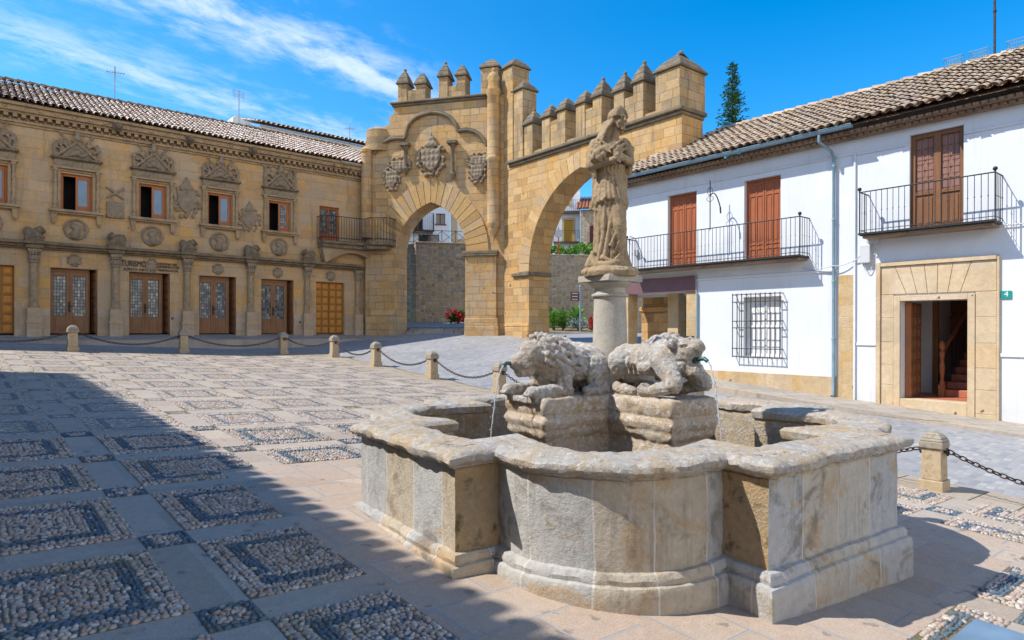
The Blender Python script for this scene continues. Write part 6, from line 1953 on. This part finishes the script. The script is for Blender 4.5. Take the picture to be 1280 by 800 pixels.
    # bundle of fruit and cloth in the crook of the arm
    for (x, y, z, r) in ((-.150, -.150, 1.225, .058), (-.185, -.135, 1.185, .045), (-.115, -.165, 1.262, .044), (-.185, -.11, 1.262, .042), (-.14, -.175, 1.185, .038), (-.095, -.18, 1.215, .034), (-.155, -.13, 1.30, .034), (-.205, -.09, 1.22, .036)): b.ell((x, y, z), r, 10, 7)
    # quiver-like end behind the far shoulder, mantle down the back
    b.cap((.225, .04, 1.31), (.205, .06, 1.10), .045, .05, 10); b.ell((.235, .03, 1.32), (.04, .05, .03), 8, 6)
    b.cap((.0, .075, 1.34), (.02, .085, .5), .10, .11, 12); b.cap((.15, .06, 1.28), (.165, .06, .72), .04, .04, 10); b.cap((-.15, .05, 1.30), (-.155, .05, .85), .04, .04, 10)
    # neck and head turned to the viewer's right
    b.cap((.03, -.005, 1.38), (.07, -.02, 1.53), .054, .047, 12)
    b.xf = Matrix.Translation((.09, -.035, 1.60)) @ Matrix.Rotation(radians(34), 4, 'Z') @ Matrix.Rotation(radians(4), 4, 'X')
    b.ell((0, .012, .01), (.072, .088, .105), 16, 11); b.ell((0, -.040, -.045), (.055, .052, .068), 14, 9)
    b.cap((0, -.088, .022), (0, -.108, -.018), .0095, .016, 8); b.ell((0, -.096, -.046), (.024, .010, .0065), 8, 6); b.ell((0, -.094, -.060), (.020, .011, .0075), 8, 6); b.ell((0, -.080, -.097), (.028, .022, .020), 8, 6)
    for s in (-1, 1):
        b.cap((.013 * s, -.090, .032), (.052 * s, -.066, .030), .009, .007, 8); b.ell((.031 * s, -.078, .008), (.014, .009, .007), 8, 6); b.ell((.040 * s, -.062, -.03), (.024, .024, .028), 8, 6)
    # hair: waves swept back from a parting, wreath on top
    for i in range(15):
        a = pi * (i + .5) / 15
        b.cap((.078 * cos(a), -.052 + .016 * sin(a), .03 + .078 * sin(a)), (.084 * cos(a), .055, .015 + .098 * sin(a)), .016, .022, 8)
    b.ell((0, .06, .015), (.08, .062, .10), 14, 9)
    for i in range(11):
        a = pi * i / 10; b.ell((.080 * cos(a), -.022, .048 + .074 * sin(a)), .020, 8, 6)
    b.ell((-.01, -.02, .135), (.022, .022, .02), 8, 6)
    b.xf = None
    # long wavy locks down to the viewer's left shoulder, hugging the neck
    b.cap((.045, .01, 1.62), (-.03, .01, 1.45), .055, .06, 12)
    for j in range(6):
        o = .016 * j
        P = [Vector((.045 - .6 * o, -.06 + .9 * o, 1.665 - .012 * j)), Vector((.015 - o, -.075 + o, 1.58)), Vector((-.045 - o * .7, -.075 + o, 1.50)), Vector((-.075 - o * .7, -.085 + o * .8, 1.43)), Vector((-.115 - o * .4, -.085 + o * .5, 1.355))]
        for k, (p, q) in enumerate(zip(P, P[1:])): b.cap(p, q, .021 - .002 * k, .019 - .002 * k, 8)
    b.cap((.145, .01, 1.63), (.13, .04, 1.5), .024, .02, 8)
    return sculpt(b, .0078, 0, .004, 16, .002, 60, name='statue', mat=M['statue'])
st_me = statue()
st = link('robed_woman_statue', st_me)
st.matrix_world = Matrix.Translation((FC.x, FC.y, 2.40)) @ Matrix.Rotation(radians(-2), 4, 'Z') @ Matrix.Diagonal((.95, 1, 1, 1))
tag(st, 'weathered stone statue of a robed woman with long hair, standing on the column', 'statue')
# ------------------------------------------------------------------ bollards and chains
BOL = [(-.35, 23.1, .78, 'off'), (2.82, 23.05, .77, 'mossy stone bollard, leftmost before the carved building, chains on both sides'),
       (5.94, 23.5, .79, 'stone bollard in front of the second glazed door of the carved building'),
       (9.2, 23.3, .80, 'stone bollard in front of the fourth glazed door, where the chain row turns'),
       (10.40, 21.66, .77, 'stone bollard in front of the closed honey coloured door, at the road edge'),
       (10.40, 18.68, .78, 'stone bollard by the road, between the arch pier and the paved square'),
       (10.45, 15.56, .78, 'stone bollard by the road, third left of the lion fountain'),
       (10.55, 12.68, .78, 'stone bollard beside the head of the maned lion, partly behind its water jet'),
       (10.45, 9.45, .78, 'stone bollard hidden behind the fountain pedestals'),
       (10.30, 6.2, .78, 'stone bollard hidden behind the fountain rim beside the bull'),
       (10.17, 2.97, .78, 'stone bollard right of the fountain, nearest to the camera, with square base'),
       (10.05, -.4, .78, 'off')]
def bollard_parts():
    s = .125
    a = MB(); a.box(-s - .022, s + .022, -s - .022, s + .022, -.12, .135); base = a.mesh('base', M['bollard'])
    a = MB(); a.taper(-s, s, -s, s, .135, .56, .008, .008); shaft = a.mesh('shaft', M['bollard'])
    a = MB()
    a.box(-s - .02, s + .02, -s - .02, s + .02, .56, .655)
    k = s + .018
    zz = .655
    for t0, t1, h in ((1, .90, .04), (.90, .68, .045), (.68, .38, .03), (.38, .1, .012)):
        a.taper(-k * t0, k * t0, -k * t0, k * t0, zz, zz + h, k * (t0 - t1), k * (t0 - t1)); zz += h
    cap = a.mesh('cap', M['bollard_cap'])
    r = MB(); r.tube([(0, -s - .03, .52), (0, s + .03, .52)], .018, 6)
    for q in (-1, 1):
        r.tube([(.045 * cos(t * pi / 5), q * (s + .035), .52 + .045 * sin(t * pi / 5)) for t in range(10)], .012, 5, True)
    ring = r.mesh('chain_ring', M['chain'])
    return base, shaft, cap, ring
bp = bollard_parts()
BT = []
plaza_rot = atan2(_a.y, _a.x)
for i, (u, v, h, lab) in enumerate(BOL):
    p = uvw(u, v)
    o = empty('bollard', Matrix.Translation(p) @ Matrix.Rotation(plaza_rot + (0 if i > 3 else radians(random.uniform(-4, 4))) + radians(random.uniform(-2, 2)) + (pi / 2 if i < 3 else 0), 4, 'Z') @ Matrix.Scale(h / .78, 4))
    if lab == 'off': lab = 'stone bollard at the far end of the chain row' if i == 0 else 'stone bollard at the near right end of the chain row'
    tag(o, lab, 'bollard', 'stone bollards with chains')
    for me, bev in zip(bp, (.012, .012, .015, 0)): link(me.name, me, o, bev, 2)
    q = p.copy(); q.z += .54 * h / .78
    BT.append((p, q))
CL = ['off left', 'chain sagging between the leftmost two bollards before the carved building', 'chain sagging between the second and third bollards before the carved building', 'short chain at the corner where the bollard row turns to the road', 'chain sagging beside the road, farthest from the fountain', 'chain sagging beside the road, middle one of three', 'chain sagging beside the road, nearest to the fountain lion', 'chain hanging behind the head and paws of the maned lion', 'chain hidden behind the fountain pedestals', 'chain running behind the right bay of the fountain', 'rusty chain hanging from the nearest bollard to the picture edge']
for i in range(len(BT) - 1):
    a, b = BT[i][1].copy(), BT[i + 1][1].copy()
    d = (b - a); d.z = 0; d.normalize()
    a += d * .16; b -= d * .16
    span = (b - a).length
    sagd = .30 if span > 2.4 else .2
    N = 240; C = []
    for k in range(N + 1):
        t = k / N; p = a + (b - a) * t; p.z -= sagd * 4 * t * (1 - t); C.append(p)
    Ls = [0]
    for p, q in zip(C, C[1:]): Ls.append(Ls[-1] + (q - p).length)
    step = .078; mb = MB(); s = step / 2; j = 0; k = 0
    while s < Ls[-1]:
        while Ls[j + 1] < s: j += 1
        p = C[j] + (C[j + 1] - C[j]) * ((s - Ls[j]) / (Ls[j + 1] - Ls[j])); t = (C[j + 1] - C[j]).normalized()
        side = t.cross(Vector((0, 0, 1))).normalized(); up = side.cross(t)
        w = (side + up) if k % 2 else (side - up)
        w.normalize()
        mb.tube([p + t * (.050 * cos(q * pi / 5)) + w * (.028 * sin(q * pi / 5)) for q in range(10)], .0095, 5, True)
        s += step; k += 1
    o = mb.build('chain', M['chain'], smooth=60, recalc=False)
    tag(o, CL[i] if i else 'chain leading from the leftmost bollard out of the picture', 'chain', 'chains between the bollards')
# steel cover plate on the paving
mb = MB(); mb.box(4.15, 5.43, .22, 1.335, .004, .022)
o = mb.build('cover_plate', M['plate'], bevel=.004); o.matrix_world = PLANE_M
tag(o, 'smooth blue grey steel cover plate lying on the pebble paving', 'cover plate')

# ------------------------------------------------------------------ aerials
def antenna(fr, px, y_base, y_top, yl, label, kind):
    x, z1 = fr.at(px, y_top, yl); _, z0 = fr.at(px, y_base, yl)
    mb = MB(); mb.tube([(x, yl, z0 - .5), (x, yl, z1)], .022, 6)
    m_ = mb.build('mast', M['steel'])
    root = tag(empty('tv_antenna', fr.m), label, 'antenna', 'television aerials on the roofs')
    m_.parent = root
    mb = MB()
    if kind == 0:
        mb.tube([(x - .3, yl, z1 - .28), (x + .35, yl, z1 - .22)], .012, 5)
        for k in range(7): mb.tube([(x - .28 + .1 * k, yl - .22, z1 - .28 + .009 * k), (x - .28 + .1 * k, yl + .22, z1 - .28 + .009 * k)], .008, 4)
        mb.tube([(x + .02, yl, z1 - .5), (x + .02, yl, z1 - .05)], .01, 5)
    else:
        for s in (-1, 1):
            for k in range(5): mb.tube([(x, yl, z1 - .06 - .07 * k), (x + s * .28, yl + .1, z1 - .02 - .07 * k)], .007, 4)
            mb.tube([(x + s * .2, yl, z1 - .5), (x + s * .25, yl, z1 + .1)], .008, 4)
    mb.build('aerial', M['steel'], root)
antenna(LB, 142, 122, 82, 3.2, 'thin television aerial on the left part of the long tiled roof', 0)
antenna(LB, 297.5, 148, 112, 5.0, 'forked television aerial beside the gable of the white house behind the roof', 1)
antenna(LB, 436, 172, 156, 9.0, 'small television aerial on the far white house roof near the gate', 0)

# ------------------------------------------------------------------ white house behind the carved building
YB = 8.0
bh = tag(empty('white_house', LB.m), 'plain white house with tiled roof rising behind the carved building roof', 'house')
xa, za = LB.at(324, 157, YB); xb, zb = LB.at(468, 185, YB)
xg, zg = LB.at(296, 158, YB)
zr = (za + zb) / 2
mb = MB(); mb.box(xa, xb + 1, YB, YB + 6, 6, zr); 
mb.prism([(xa, 6), (xa, zr)][:0] + [(xa - .001, 6), (xb, 6), (xb, zr), (xa - .001, zr)], YB + .01, YB + 6)
mb.build('wall', M['plaster2'], bh)
mb = MB(); tile_roof(mb, xa - .2, xb + 1, YB - .35, zr + .02, YB + 2.2, zr + .75, .26, .36); r_ = mb.build('roof', M['tile_l'], bh, smooth=60, recalc=False)
mb = MB(); mb.face([(xa - .2, YB - .3, zr), (xb + 1, YB - .3, zr), (xb + 1, YB + 2.2, zr + .7), (xa - .2, YB + 2.2, zr + .7)]); mb.build('roof_bed', M['lb_dark'], r_)
mb = MB(); mb.prism([(xg, 6), (xa - .02, 6), (xa - .02, zr + .1), (xg + .15, zr + .52), (xg, zr + .35)], YB + .8, YB + 5); mb.build('gable', M['plaster2'], bh)

# ------------------------------------------------------------------ beyond the frontal arch
def fbox(fr, x0, x1, y0, y1, z0, z1, name, mat, parent, bevel=0):
    mb = MB(); mb.box(x0, x1, y0, y1, z0, z1); return mb.build(name, mat, parent, bevel=bevel)
def facing(px, d, deg=0):
    """frame of a wall seen beyond the gate, x to the right"""
    X = (px - 640) / FPX * d
    a = radians(deg); return Frame(X, d, cos(a), sin(a))
RW_ = facing(520, 37, 13)
rw = tag(empty('retaining_wall', RW_.m), 'high rubble stone retaining wall seen through the frontal gate arch', 'wall')
zt_ = RW_.at(550, 305)[1]
mb = MB(); mb.box(0, 4.6, 0, .6, 1.4, zt_); mb.build('masonry', M['rubble'], rw)
mb = MB(); mb.xf = Matrix.Rotation(radians(118), 4, 'Z'); mb.box(.003, 4.5, -.6, -.002, 1.4, zt_ + .02); mb.build('masonry', M['rubble'], rw)
mb = MB(); mb.box(-.05, 4.6, -.06, .66, zt_, zt_ + .10); mb.build('coping', M['rubble'], rw, bevel=.02)
rl = tag(empty('iron_fence', RW_.m), 'dark iron fence of crossed bars on top of the rubble wall', 'fence')
mb = MB()
for k in range(6):
    x = -.1 + .8 * k
    mb.tube([(x, .3, zt_ + .05), (x, .3, zt_ + .85)], .02, 5); mb.tube([(x, .3, zt_ + .12), (x + .8, .3, zt_ + .78)], .012, 4); mb.tube([(x, .3, zt_ + .78), (x + .8, .3, zt_ + .12)], .012, 4)
for h in (.12, .8): mb.tube([(-1.6, .3, zt_ + h), (4.6, .3, zt_ + h)], .015, 5)
mb.build('fence_bars', M['iron'], rl)
BH = facing(500, 47, 13)
b1 = tag(empty('white_house', BH.m), 'bluish white house with small iron balcony seen high through the frontal arch', 'house')
xe, _ = BH.at(562.5, 280)
hh = []
def bq(px0, px1, py0, py1, fr=None): 
    fr = fr or BH
    a, b = fr.at(px0, (py0 + py1) / 2)[0], fr.at(px1, (py0 + py1) / 2)[0]; m_ = (px0 + px1) / 2
    return a, b, fr.at(m_, py1)[1], fr.at(m_, py0)[1]
hh = [bq(516, 528.5, 262, 287), bq(545, 556.5, 267, 280), bq(523, 549, 293, 312)]
mb = MB(); wall_grid(mb, -4, xe, 2, 13.5, hh, 0, .25); mb.box(xe - .001, xe, 0, 8, 2, 13.5); mb.build('wall', M['plaster2'], b1)
for h in hh:
    fbox(BH, h[0], h[1], .2, .25, h[2], h[3], 'window', M['glass'], b1)
    mb = MB(); mb.box((h[0] + h[1]) / 2 - .05, (h[0] + h[1]) / 2 + .05, .15, .2, h[2], h[3]); mb.box(h[0] - .08, h[1] + .08, -.05, .1, h[2] - .1, h[2]); mb.build('frame', M['wood_dark'], b1)
bb = bq(514, 541, 262, 290)
balcony(b1, bb[0], bb[1], bb[2] + .0, .75, h=1.25, step=.16, knobs=False)
mb = MB(); tile_roof(mb, -4.2, xe + .2, -.5, 13.5, 4, 15.2, .3, .42); mb.build('roof', M['tile_red'], b1, recalc=False, smooth=60)
BH2 = facing(563.2, 48.5, 13)
b2 = tag(empty('white_house', BH2.m), 'pale house with cream stone edge, right end of the frontal arch opening', 'house')
h2 = [bq(578, 592, 267, 281, BH2), bq(573, 592, 303, 314, BH2)]
mb = MB(); wall_grid(mb, 0, 3.6, 2, 13, h2, 0, .25); mb.build('wall', M['plaster2'], b2)
mb = MB(); mb.box(.02, .5, -.05, .01, 2, 13); mb.box(.5, 3.6, -.05, .01, 2, BH2.at(575, 299)[1]); mb.build('stone_edge', M['portal'], b2, bevel=.01)
for h in h2: fbox(BH2, h[0], h[1], .2, .25, h[2], h[3], 'window', M['wood_dark'], b2)
mb = MB(); tile_roof(mb, -.2, 3.8, -.5, 13.0, 4, 14.7, .3, .42); mb.build('roof', M['tile_red'], b2, recalc=False, smooth=60)

# ------------------------------------------------------------------ leaves
def leaf_cloud(mb, c, r, n, size, rnd, shell=.55, m=0, lumps=7, up=.3, ball=False):
    c = Vector(c)
    L_ = [(Vector((rnd.gauss(0, 1), rnd.gauss(0, 1), rnd.gauss(0, .9))).normalized() * rnd.uniform(.35, .72), rnd.uniform(.35, .6)) for _ in range(lumps)]
    if ball: L_ = [(Vector((0, 0, 0)), .92)] * 6 + [(Vector((rnd.gauss(0, 1), rnd.gauss(0, 1), rnd.gauss(0, 1))).normalized() * .6, .36) for _ in range(6)]
    for _ in range(n):
        lc, lr = rnd.choice(L_)
        d = Vector((rnd.gauss(0, 1), rnd.gauss(0, 1), rnd.gauss(0, 1))).normalized() * (lr * rnd.uniform(shell, 1.0))
        q = lc + d
        p = c + Vector((q.x * r[0], q.y * r[1], q.z * r[2]))
        s = size * rnd.uniform(.6, 1.3)
        t = (d + Vector((rnd.uniform(-1, 1), rnd.uniform(-1, 1), rnd.uniform(-.6, 1) + up))).normalized()
        a = t.cross(Vector((rnd.uniform(-1, 1), rnd.uniform(-1, 1), rnd.uniform(-1, 1)))).normalized()
        mb.face([p - a * s * .3, p + t * s * .5 - a * s * .34, p + t * s, p + t * s * .5 + a * s * .34], m)
def shrub(name, fr_d, px, py_top, py_base, px_w, label, cat, mat, n=500, size=.12, seed=1, grp=None, lumps=7):
    d = fr_d
    p0 = pixel(px, py_base, d); top = pixel(px, py_top, d).z; w = px_w / 2 / FPX * d
    rnd = random.Random(seed)
    root = tag(empty(name, Matrix.Translation(p0)), label, cat, grp)
    h = top - p0.z
    mb = MB(); leaf_cloud(mb, (0, 0, h * .52), (w * 1.0, w * .9, h * .52), n, size, rnd, .8 if name == 'round_shrub' else .55, lumps=lumps, ball=(name == 'round_shrub')); mb.build('foliage', mat, root, recalc=False)
    mb = MB()
    for k in range(6): mb.tube([(rnd.uniform(-.1, .1), rnd.uniform(-.1, .1), -.1), (rnd.uniform(-.5, .5) * w, rnd.uniform(-.5, .5) * w, h * .6)], .02, 5)
    mb.build('stem', M['bark'], root)
    return root
r = shrub('flowering_shrub', 35.5, 571, 387, 404, 24, 'red flowering shrub at the foot of the rubble wall, in the frontal arch', 'shrub', M['leaf_dark'], 350, .16, 3)
mb = MB(); rnd = random.Random(5); leaf_cloud(mb, (0, 0, .38), (.55, .5, .42), 420, .13, rnd, .8); mb.build('blossom', M['red'], r, recalc=False)

# ------------------------------------------------------------------ beyond the side arch
RW2 = facing(640, 46, 9)
w2 = tag(empty('retaining_wall', RW2.m), 'dark rubble retaining wall behind the shrubs, seen through the side archway', 'wall')
zt2 = RW2.at(715, 320)[1]
mb = MB(); mb.box(.5, 11, 0, .6, .8, zt2); mb.build('masonry', M['rubble'], w2); mb = MB(); mb.box(.5, 11, -.06, .66, zt2, zt2 + .1); mb.build('coping', M['rubble'], w2, bevel=.02)
# planting bed
mb = MB()
P_ = [pixel(x, y, d) for x, y, d in ((676, 414.5, 41.0), (750, 417.5, 39.5), (760, 408, 46.5), (676, 408, 46.5))]
mb.face(P_); mb.face([P_[0], P_[1], P_[1] - Vector((0, 0, .5)), P_[0] - Vector((0, 0, .5))])
bed = mb.build('planting_bed', M['earth']); tag(bed, kind='structure')
shrub('round_shrub', 42.2, 693, 388, 411, 21, 'bright green clipped round shrub, left one of a touching pair', 'shrub', M['leaf'], 1600, .10, 11, 'round green shrubs', 22)
shrub('round_shrub', 42.4, 704.5, 388, 411, 21, 'bright green clipped round shrub, right one of a touching pair', 'shrub', M['leaf'], 1600, .10, 12, 'round green shrubs', 22)
shrub('silver_shrub', 42.0, 724, 396, 413, 32, 'silvery green low shrub beside the direction sign pole', 'shrub', M['leaf_silver'], 650, .11, 13)
shrub('dark_shrub', 45, 686, 386, 408, 24, 'dark green bush behind the bright round shrubs', 'shrub', M['leaf_dark'], 500, .18, 14)
r = shrub('flowering_shrub', 41.2, 742, 397, 415, 12, 'red flowering shrub beside the fountain column, in the side archway', 'shrub', M['leaf_dark'], 200, .14, 15)
mb = MB(); rnd = random.Random(6); leaf_cloud(mb, (0, 0, .48), (.36, .3, .50), 420, .12, rnd, .8); mb.build('blossom', M['red'], r, recalc=False)
p0 = pixel(720, 405, 44.5)
root = tag(empty('cycad', Matrix.Translation(p0)), 'spiky green cycad with arching fronds behind the silver shrub', 'plant')
mb = MB(); rnd = random.Random(8)
for k in range(46):
    a = rnd.uniform(0, 2 * pi); e = rnd.uniform(.15, 1.4); L_ = rnd.uniform(.9, 1.25)
    pts = [Vector((cos(a) * cos(e) * L_ * t, sin(a) * cos(e) * L_ * t, .35 + sin(e) * L_ * t - .55 * t * t * cos(e))) for t in (0, .2, .4, .6, .8, 1)]
    s = Vector((-sin(a), cos(a), 0))
    for q0, q1 in zip(pts, pts[1:]):
        for sg in (-1, 1): mb.face([q0, q1, q1 + s * sg * .11 + (q1 - q0) * .5, q0 + s * sg * .11 + (q1 - q0) * .4])
mb.build('fronds', M['leaf'], root, recalc=False); mb = MB(); mb.tube([(0, 0, -.1), (0, 0, .45)], .14, 8); mb.build('trunk', M['bark'], root)
# hedge on top of the wall
h_ = tag(empty('hedge', Matrix.Translation(pixel(722, 318, 48.5))), 'loose green hedge along the top of the dark rubble wall', 'hedge')
mb = MB(); rnd = random.Random(9)
for k in range(7): leaf_cloud(mb, (-2.0 + .75 * k, rnd.uniform(-.2, .2), .25), (.6, .5, rnd.uniform(.35, .7)), 260, .2, rnd)
mb.build('foliage', M['leaf'], h_, recalc=False)
# road sign and direction sign
p0 = pixel(698, 330, 47.3); zt = pixel(698, 284, 47.3).z
root = tag(empty('road_sign', Matrix.Translation(p0)), 'round road sign seen from behind on a red post, by the hedge', 'road sign')
mb = MB(); mb.tube([(0, 0, -.6), (0, 0, zt - p0.z)], .035, 7); mb.build('post', M['red'], root)
mb = MB(); mb.lathe((0, 0, 0), [(.30, 0), (.31, .01), (.31, .03), (.01, .031)], 20)
me = mb.mesh('disc', M['steel']); 
for v in me.vertices: v.co = Vector((v.co.x, v.co.z - .06, v.co.y))
o = link('disc', me, root); o.location = (0, 0, zt - p0.z - .45)
p0 = pixel(725.3, 415, 41.4); zt = pixel(725, 359, 41.4).z
root = tag(empty('direction_sign', Matrix.Translation(p0)), 'grey pole with maroon direction panels beside the silver shrub', 'sign')
mb = MB(); mb.tube([(0, 0, -.3), (0, 0, zt - p0.z)], .06, 8); mb.lathe((0, 0, zt - p0.z), [(.06, 0), (.08, .03), (.04, .12), (.01, .13)], 8); mb.build('pole', M['pipe'], root)
for k in range(3):
    z = pixel(720, 367 + 3.6 * k, 41.4).z - p0.z
    mb = MB(); mb.box(-.62, -.04, -.03, .0, z - .08, z + .08); pn = mb.build('panel', M['maroon'], root, bevel=.005)
    mb = MB(); mb.box(-.52, -.16, -.036, -.029, z - .02, z + .02); mb.build('pale_stripe', M['white'], pn)
# houses beyond
HB = facing(676, 62, -4)
b3 = tag(empty('white_house', HB.m), 'bluish white house with ochre doors and two balconies, seen through the side archway', 'house')
xe = HB.at(725, 300)[0]
hq = [bq(705, 716.5, 275, 304, HB), bq(703, 712, 232, 258, HB)]
mb = MB(); wall_grid(mb, -1, xe, 3, 18, hq, 0, .2); mb.box(xe - .001, xe, 0, 6, 3, 18); mb.build('wall', M['plaster2'], b3)
for h in hq: 
    fbox(HB, h[0], h[1], .12, .2, h[2], h[3], 'door', M['yellow'], b3)
    mb = MB(); mb.box(h[0] - .2, h[0], -.03, .02, h[2], h[3] + .2); mb.box(h[1], h[1] + .2, -.03, .02, h[2], h[3] + .2); mb.box(h[0], h[1], -.03, .02, h[3], h[3] + .2); mb.build('surround', M['portal'], b3)
for (a, b, c, d) in (bq(696, 725, 258, 266, HB), bq(692, 725, 290, 303.5, HB)):
    balcony(b3, a, b - .05, c, .8, h=1.05, step=.2, knobs=False)
mb = MB(); mb.box(-1.2, xe + .2, -.5, 6, 18, 18.2); mb.build('roof', M['tile_red'], b3)
HB2 = facing(725.5, 60, -8)
b4 = tag(empty('stone_house', HB2.m), 'brown stone house with red tiled roof and small balcony behind the hedge', 'house')
ze = HB2.at(733, 262)[1]
hq = [bq(737, 748, 282, 304, HB2)]
mb = MB(); wall_grid(mb, 0, 7, 3, ze, hq, 0, .2); mb.build('wall', M['rubble'], b4); fbox(HB2, *hq[0][:2], .12, .2, *hq[0][2:], 'door', M['maroon'], b4)
mb = MB(); tile_roof(mb, -.3, 7, -.5, ze, 4, ze + 1.9, .3, .42); r_ = mb.build('roof', M['tile_red'], b4, recalc=False, smooth=60)
mb = MB(); mb.face([(-.3, -.45, ze - .02), (7, -.45, ze - .02), (7, 4, ze + 1.8), (-.3, 4, ze + 1.8)]); mb.build('roof_bed', M['tile_red'], r_)
balcony(b4, *bq(735, 750, 282, 306, HB2)[:2], HB2.at(742, 305)[1], .6, h=1.0, step=.2, knobs=False)

# ------------------------------------------------------------------ conifer behind the white house roof
d = 36
top = pixel(915.5, 78, d); base = Vector((top.x, top.y, 1.2))
cf = tag(empty('conifer_tree', Matrix.Translation(base)), 'narrow dark conifer rising behind the tiled roof of the white house', 'tree')
H_ = top.z - base.z
rnd = random.Random(21)
mb = MB(); mb.tube([(0, 0, -1), (.05, 0, H_ * .5), (0, 0, H_ - .2)], [.22, .13, .02], 8); mb.build('trunk', M['bark'], cf)
mb = MB()
z = 2.0
while z < H_ - .1:
    f = (H_ - z) / H_
    R0 = .05 + 2.6 * f ** .85
    for k in range(5):
        a = rnd.uniform(0, 2 * pi); L_ = R0 * rnd.uniform(.55, 1.15)
        rise = rnd.uniform(-.05, .45)
        n_ = max(8, int(L_ * 42))
        for i in range(n_):
            t = (i + rnd.random()) / n_
            c = Vector((cos(a) * L_ * t, sin(a) * L_ * t, z + rise * L_ * t * t - .1 * t)) + Vector((rnd.gauss(0, .05), rnd.gauss(0, .05), rnd.gauss(0, .04)))
            s = rnd.uniform(.12, .24)
            dv = Vector((cos(a) + rnd.uniform(-.9, .9), sin(a) + rnd.uniform(-.9, .9), rnd.uniform(-.2, .7))).normalized()
            w = dv.cross(Vector((rnd.uniform(-1, 1), rnd.uniform(-1, 1), 1))).normalized()
            mb.face([c - w * s * .22, c + dv * s * .6 - w * s * .2, c + dv * s, c + dv * s * .6 + w * s * .2])
    z += .11 + .10 * f
mb.build('crown', M['conifer'], cf, recalc=False)

# ------------------------------------------------------------------ neighbouring building on the left, out of the frame, whose shade lies on the square
def eave_point(px, py, zt):
    g = ground_hit(px, py); t = (zt - g.z) / -SUN_DIR.z
    return Vector((g.x - SUN_DIR.x * t, g.y - SUN_DIR.y * t, zt))
EZN = 7.9
e1 = eave_point(80, 466, EZN); e2 = eave_point(600, 763, EZN)
dr = (e2 - e1); dr.z = 0; dr.normalize()
NB = Frame(e1.x, e1.y, -dr.x, -dr.y)
nb = tag(empty('stone_building', NB.m), 'plain sandstone building beside the square, left of the view', 'building')
nb_y = .45
LN = -24
hn = [(-2.6 - 3 * k, -1.5 - 3 * k, 4.6, 6.2, .25) for k in range(7)] + [(-2.7 - 3 * k, -1.4 - 3 * k, .9, 3.3, .3) for k in range(7)]
mb = MB(); wall_grid(mb, LN, -.2, -2, EZN - .1, hn, nb_y, .25)
mb.face([(-.2, nb_y, -2), (-.2, nb_y + 8, -2), (-.2, nb_y + 8, EZN - .1), (-.2, nb_y + 4, EZN + 1.7), (-.2, nb_y, EZN - .1)])
mb.build('wall', M['lb'], nb)
for h in hn: fbox(NB, h[0], h[1], nb_y + .2, nb_y + .25, h[2], h[3], 'window', M['wood_dark'] if h[2] < 2 else M['glass'], nb)
mb = MB(); tile_roof(mb, LN, 0, 0, EZN, nb_y + 4, EZN + 1.7, .27, .36, r=.12); r_ = mb.build('roof', M['tile_l'], nb, recalc=False, smooth=60)
mb = MB(); mb.face([(-.05, .12, EZN - .02), (LN, .12, EZN - .02), (LN, nb_y + 4, EZN + 1.65), (-.05, nb_y + 4, EZN + 1.65)]); mb.face([(-.05, nb_y + 4, EZN + 1.65), (LN, nb_y + 4, EZN + 1.65), (LN, nb_y + 8, EZN), (-.05, nb_y + 8, EZN)]); mb.build('roof_bed', M['lb_dark'], r_)
mb = MB(); mb.box(LN, -.1, .15, nb_y + .01, EZN - .3, EZN - .08); mb.build('cornice', M['lb_trim'], nb)
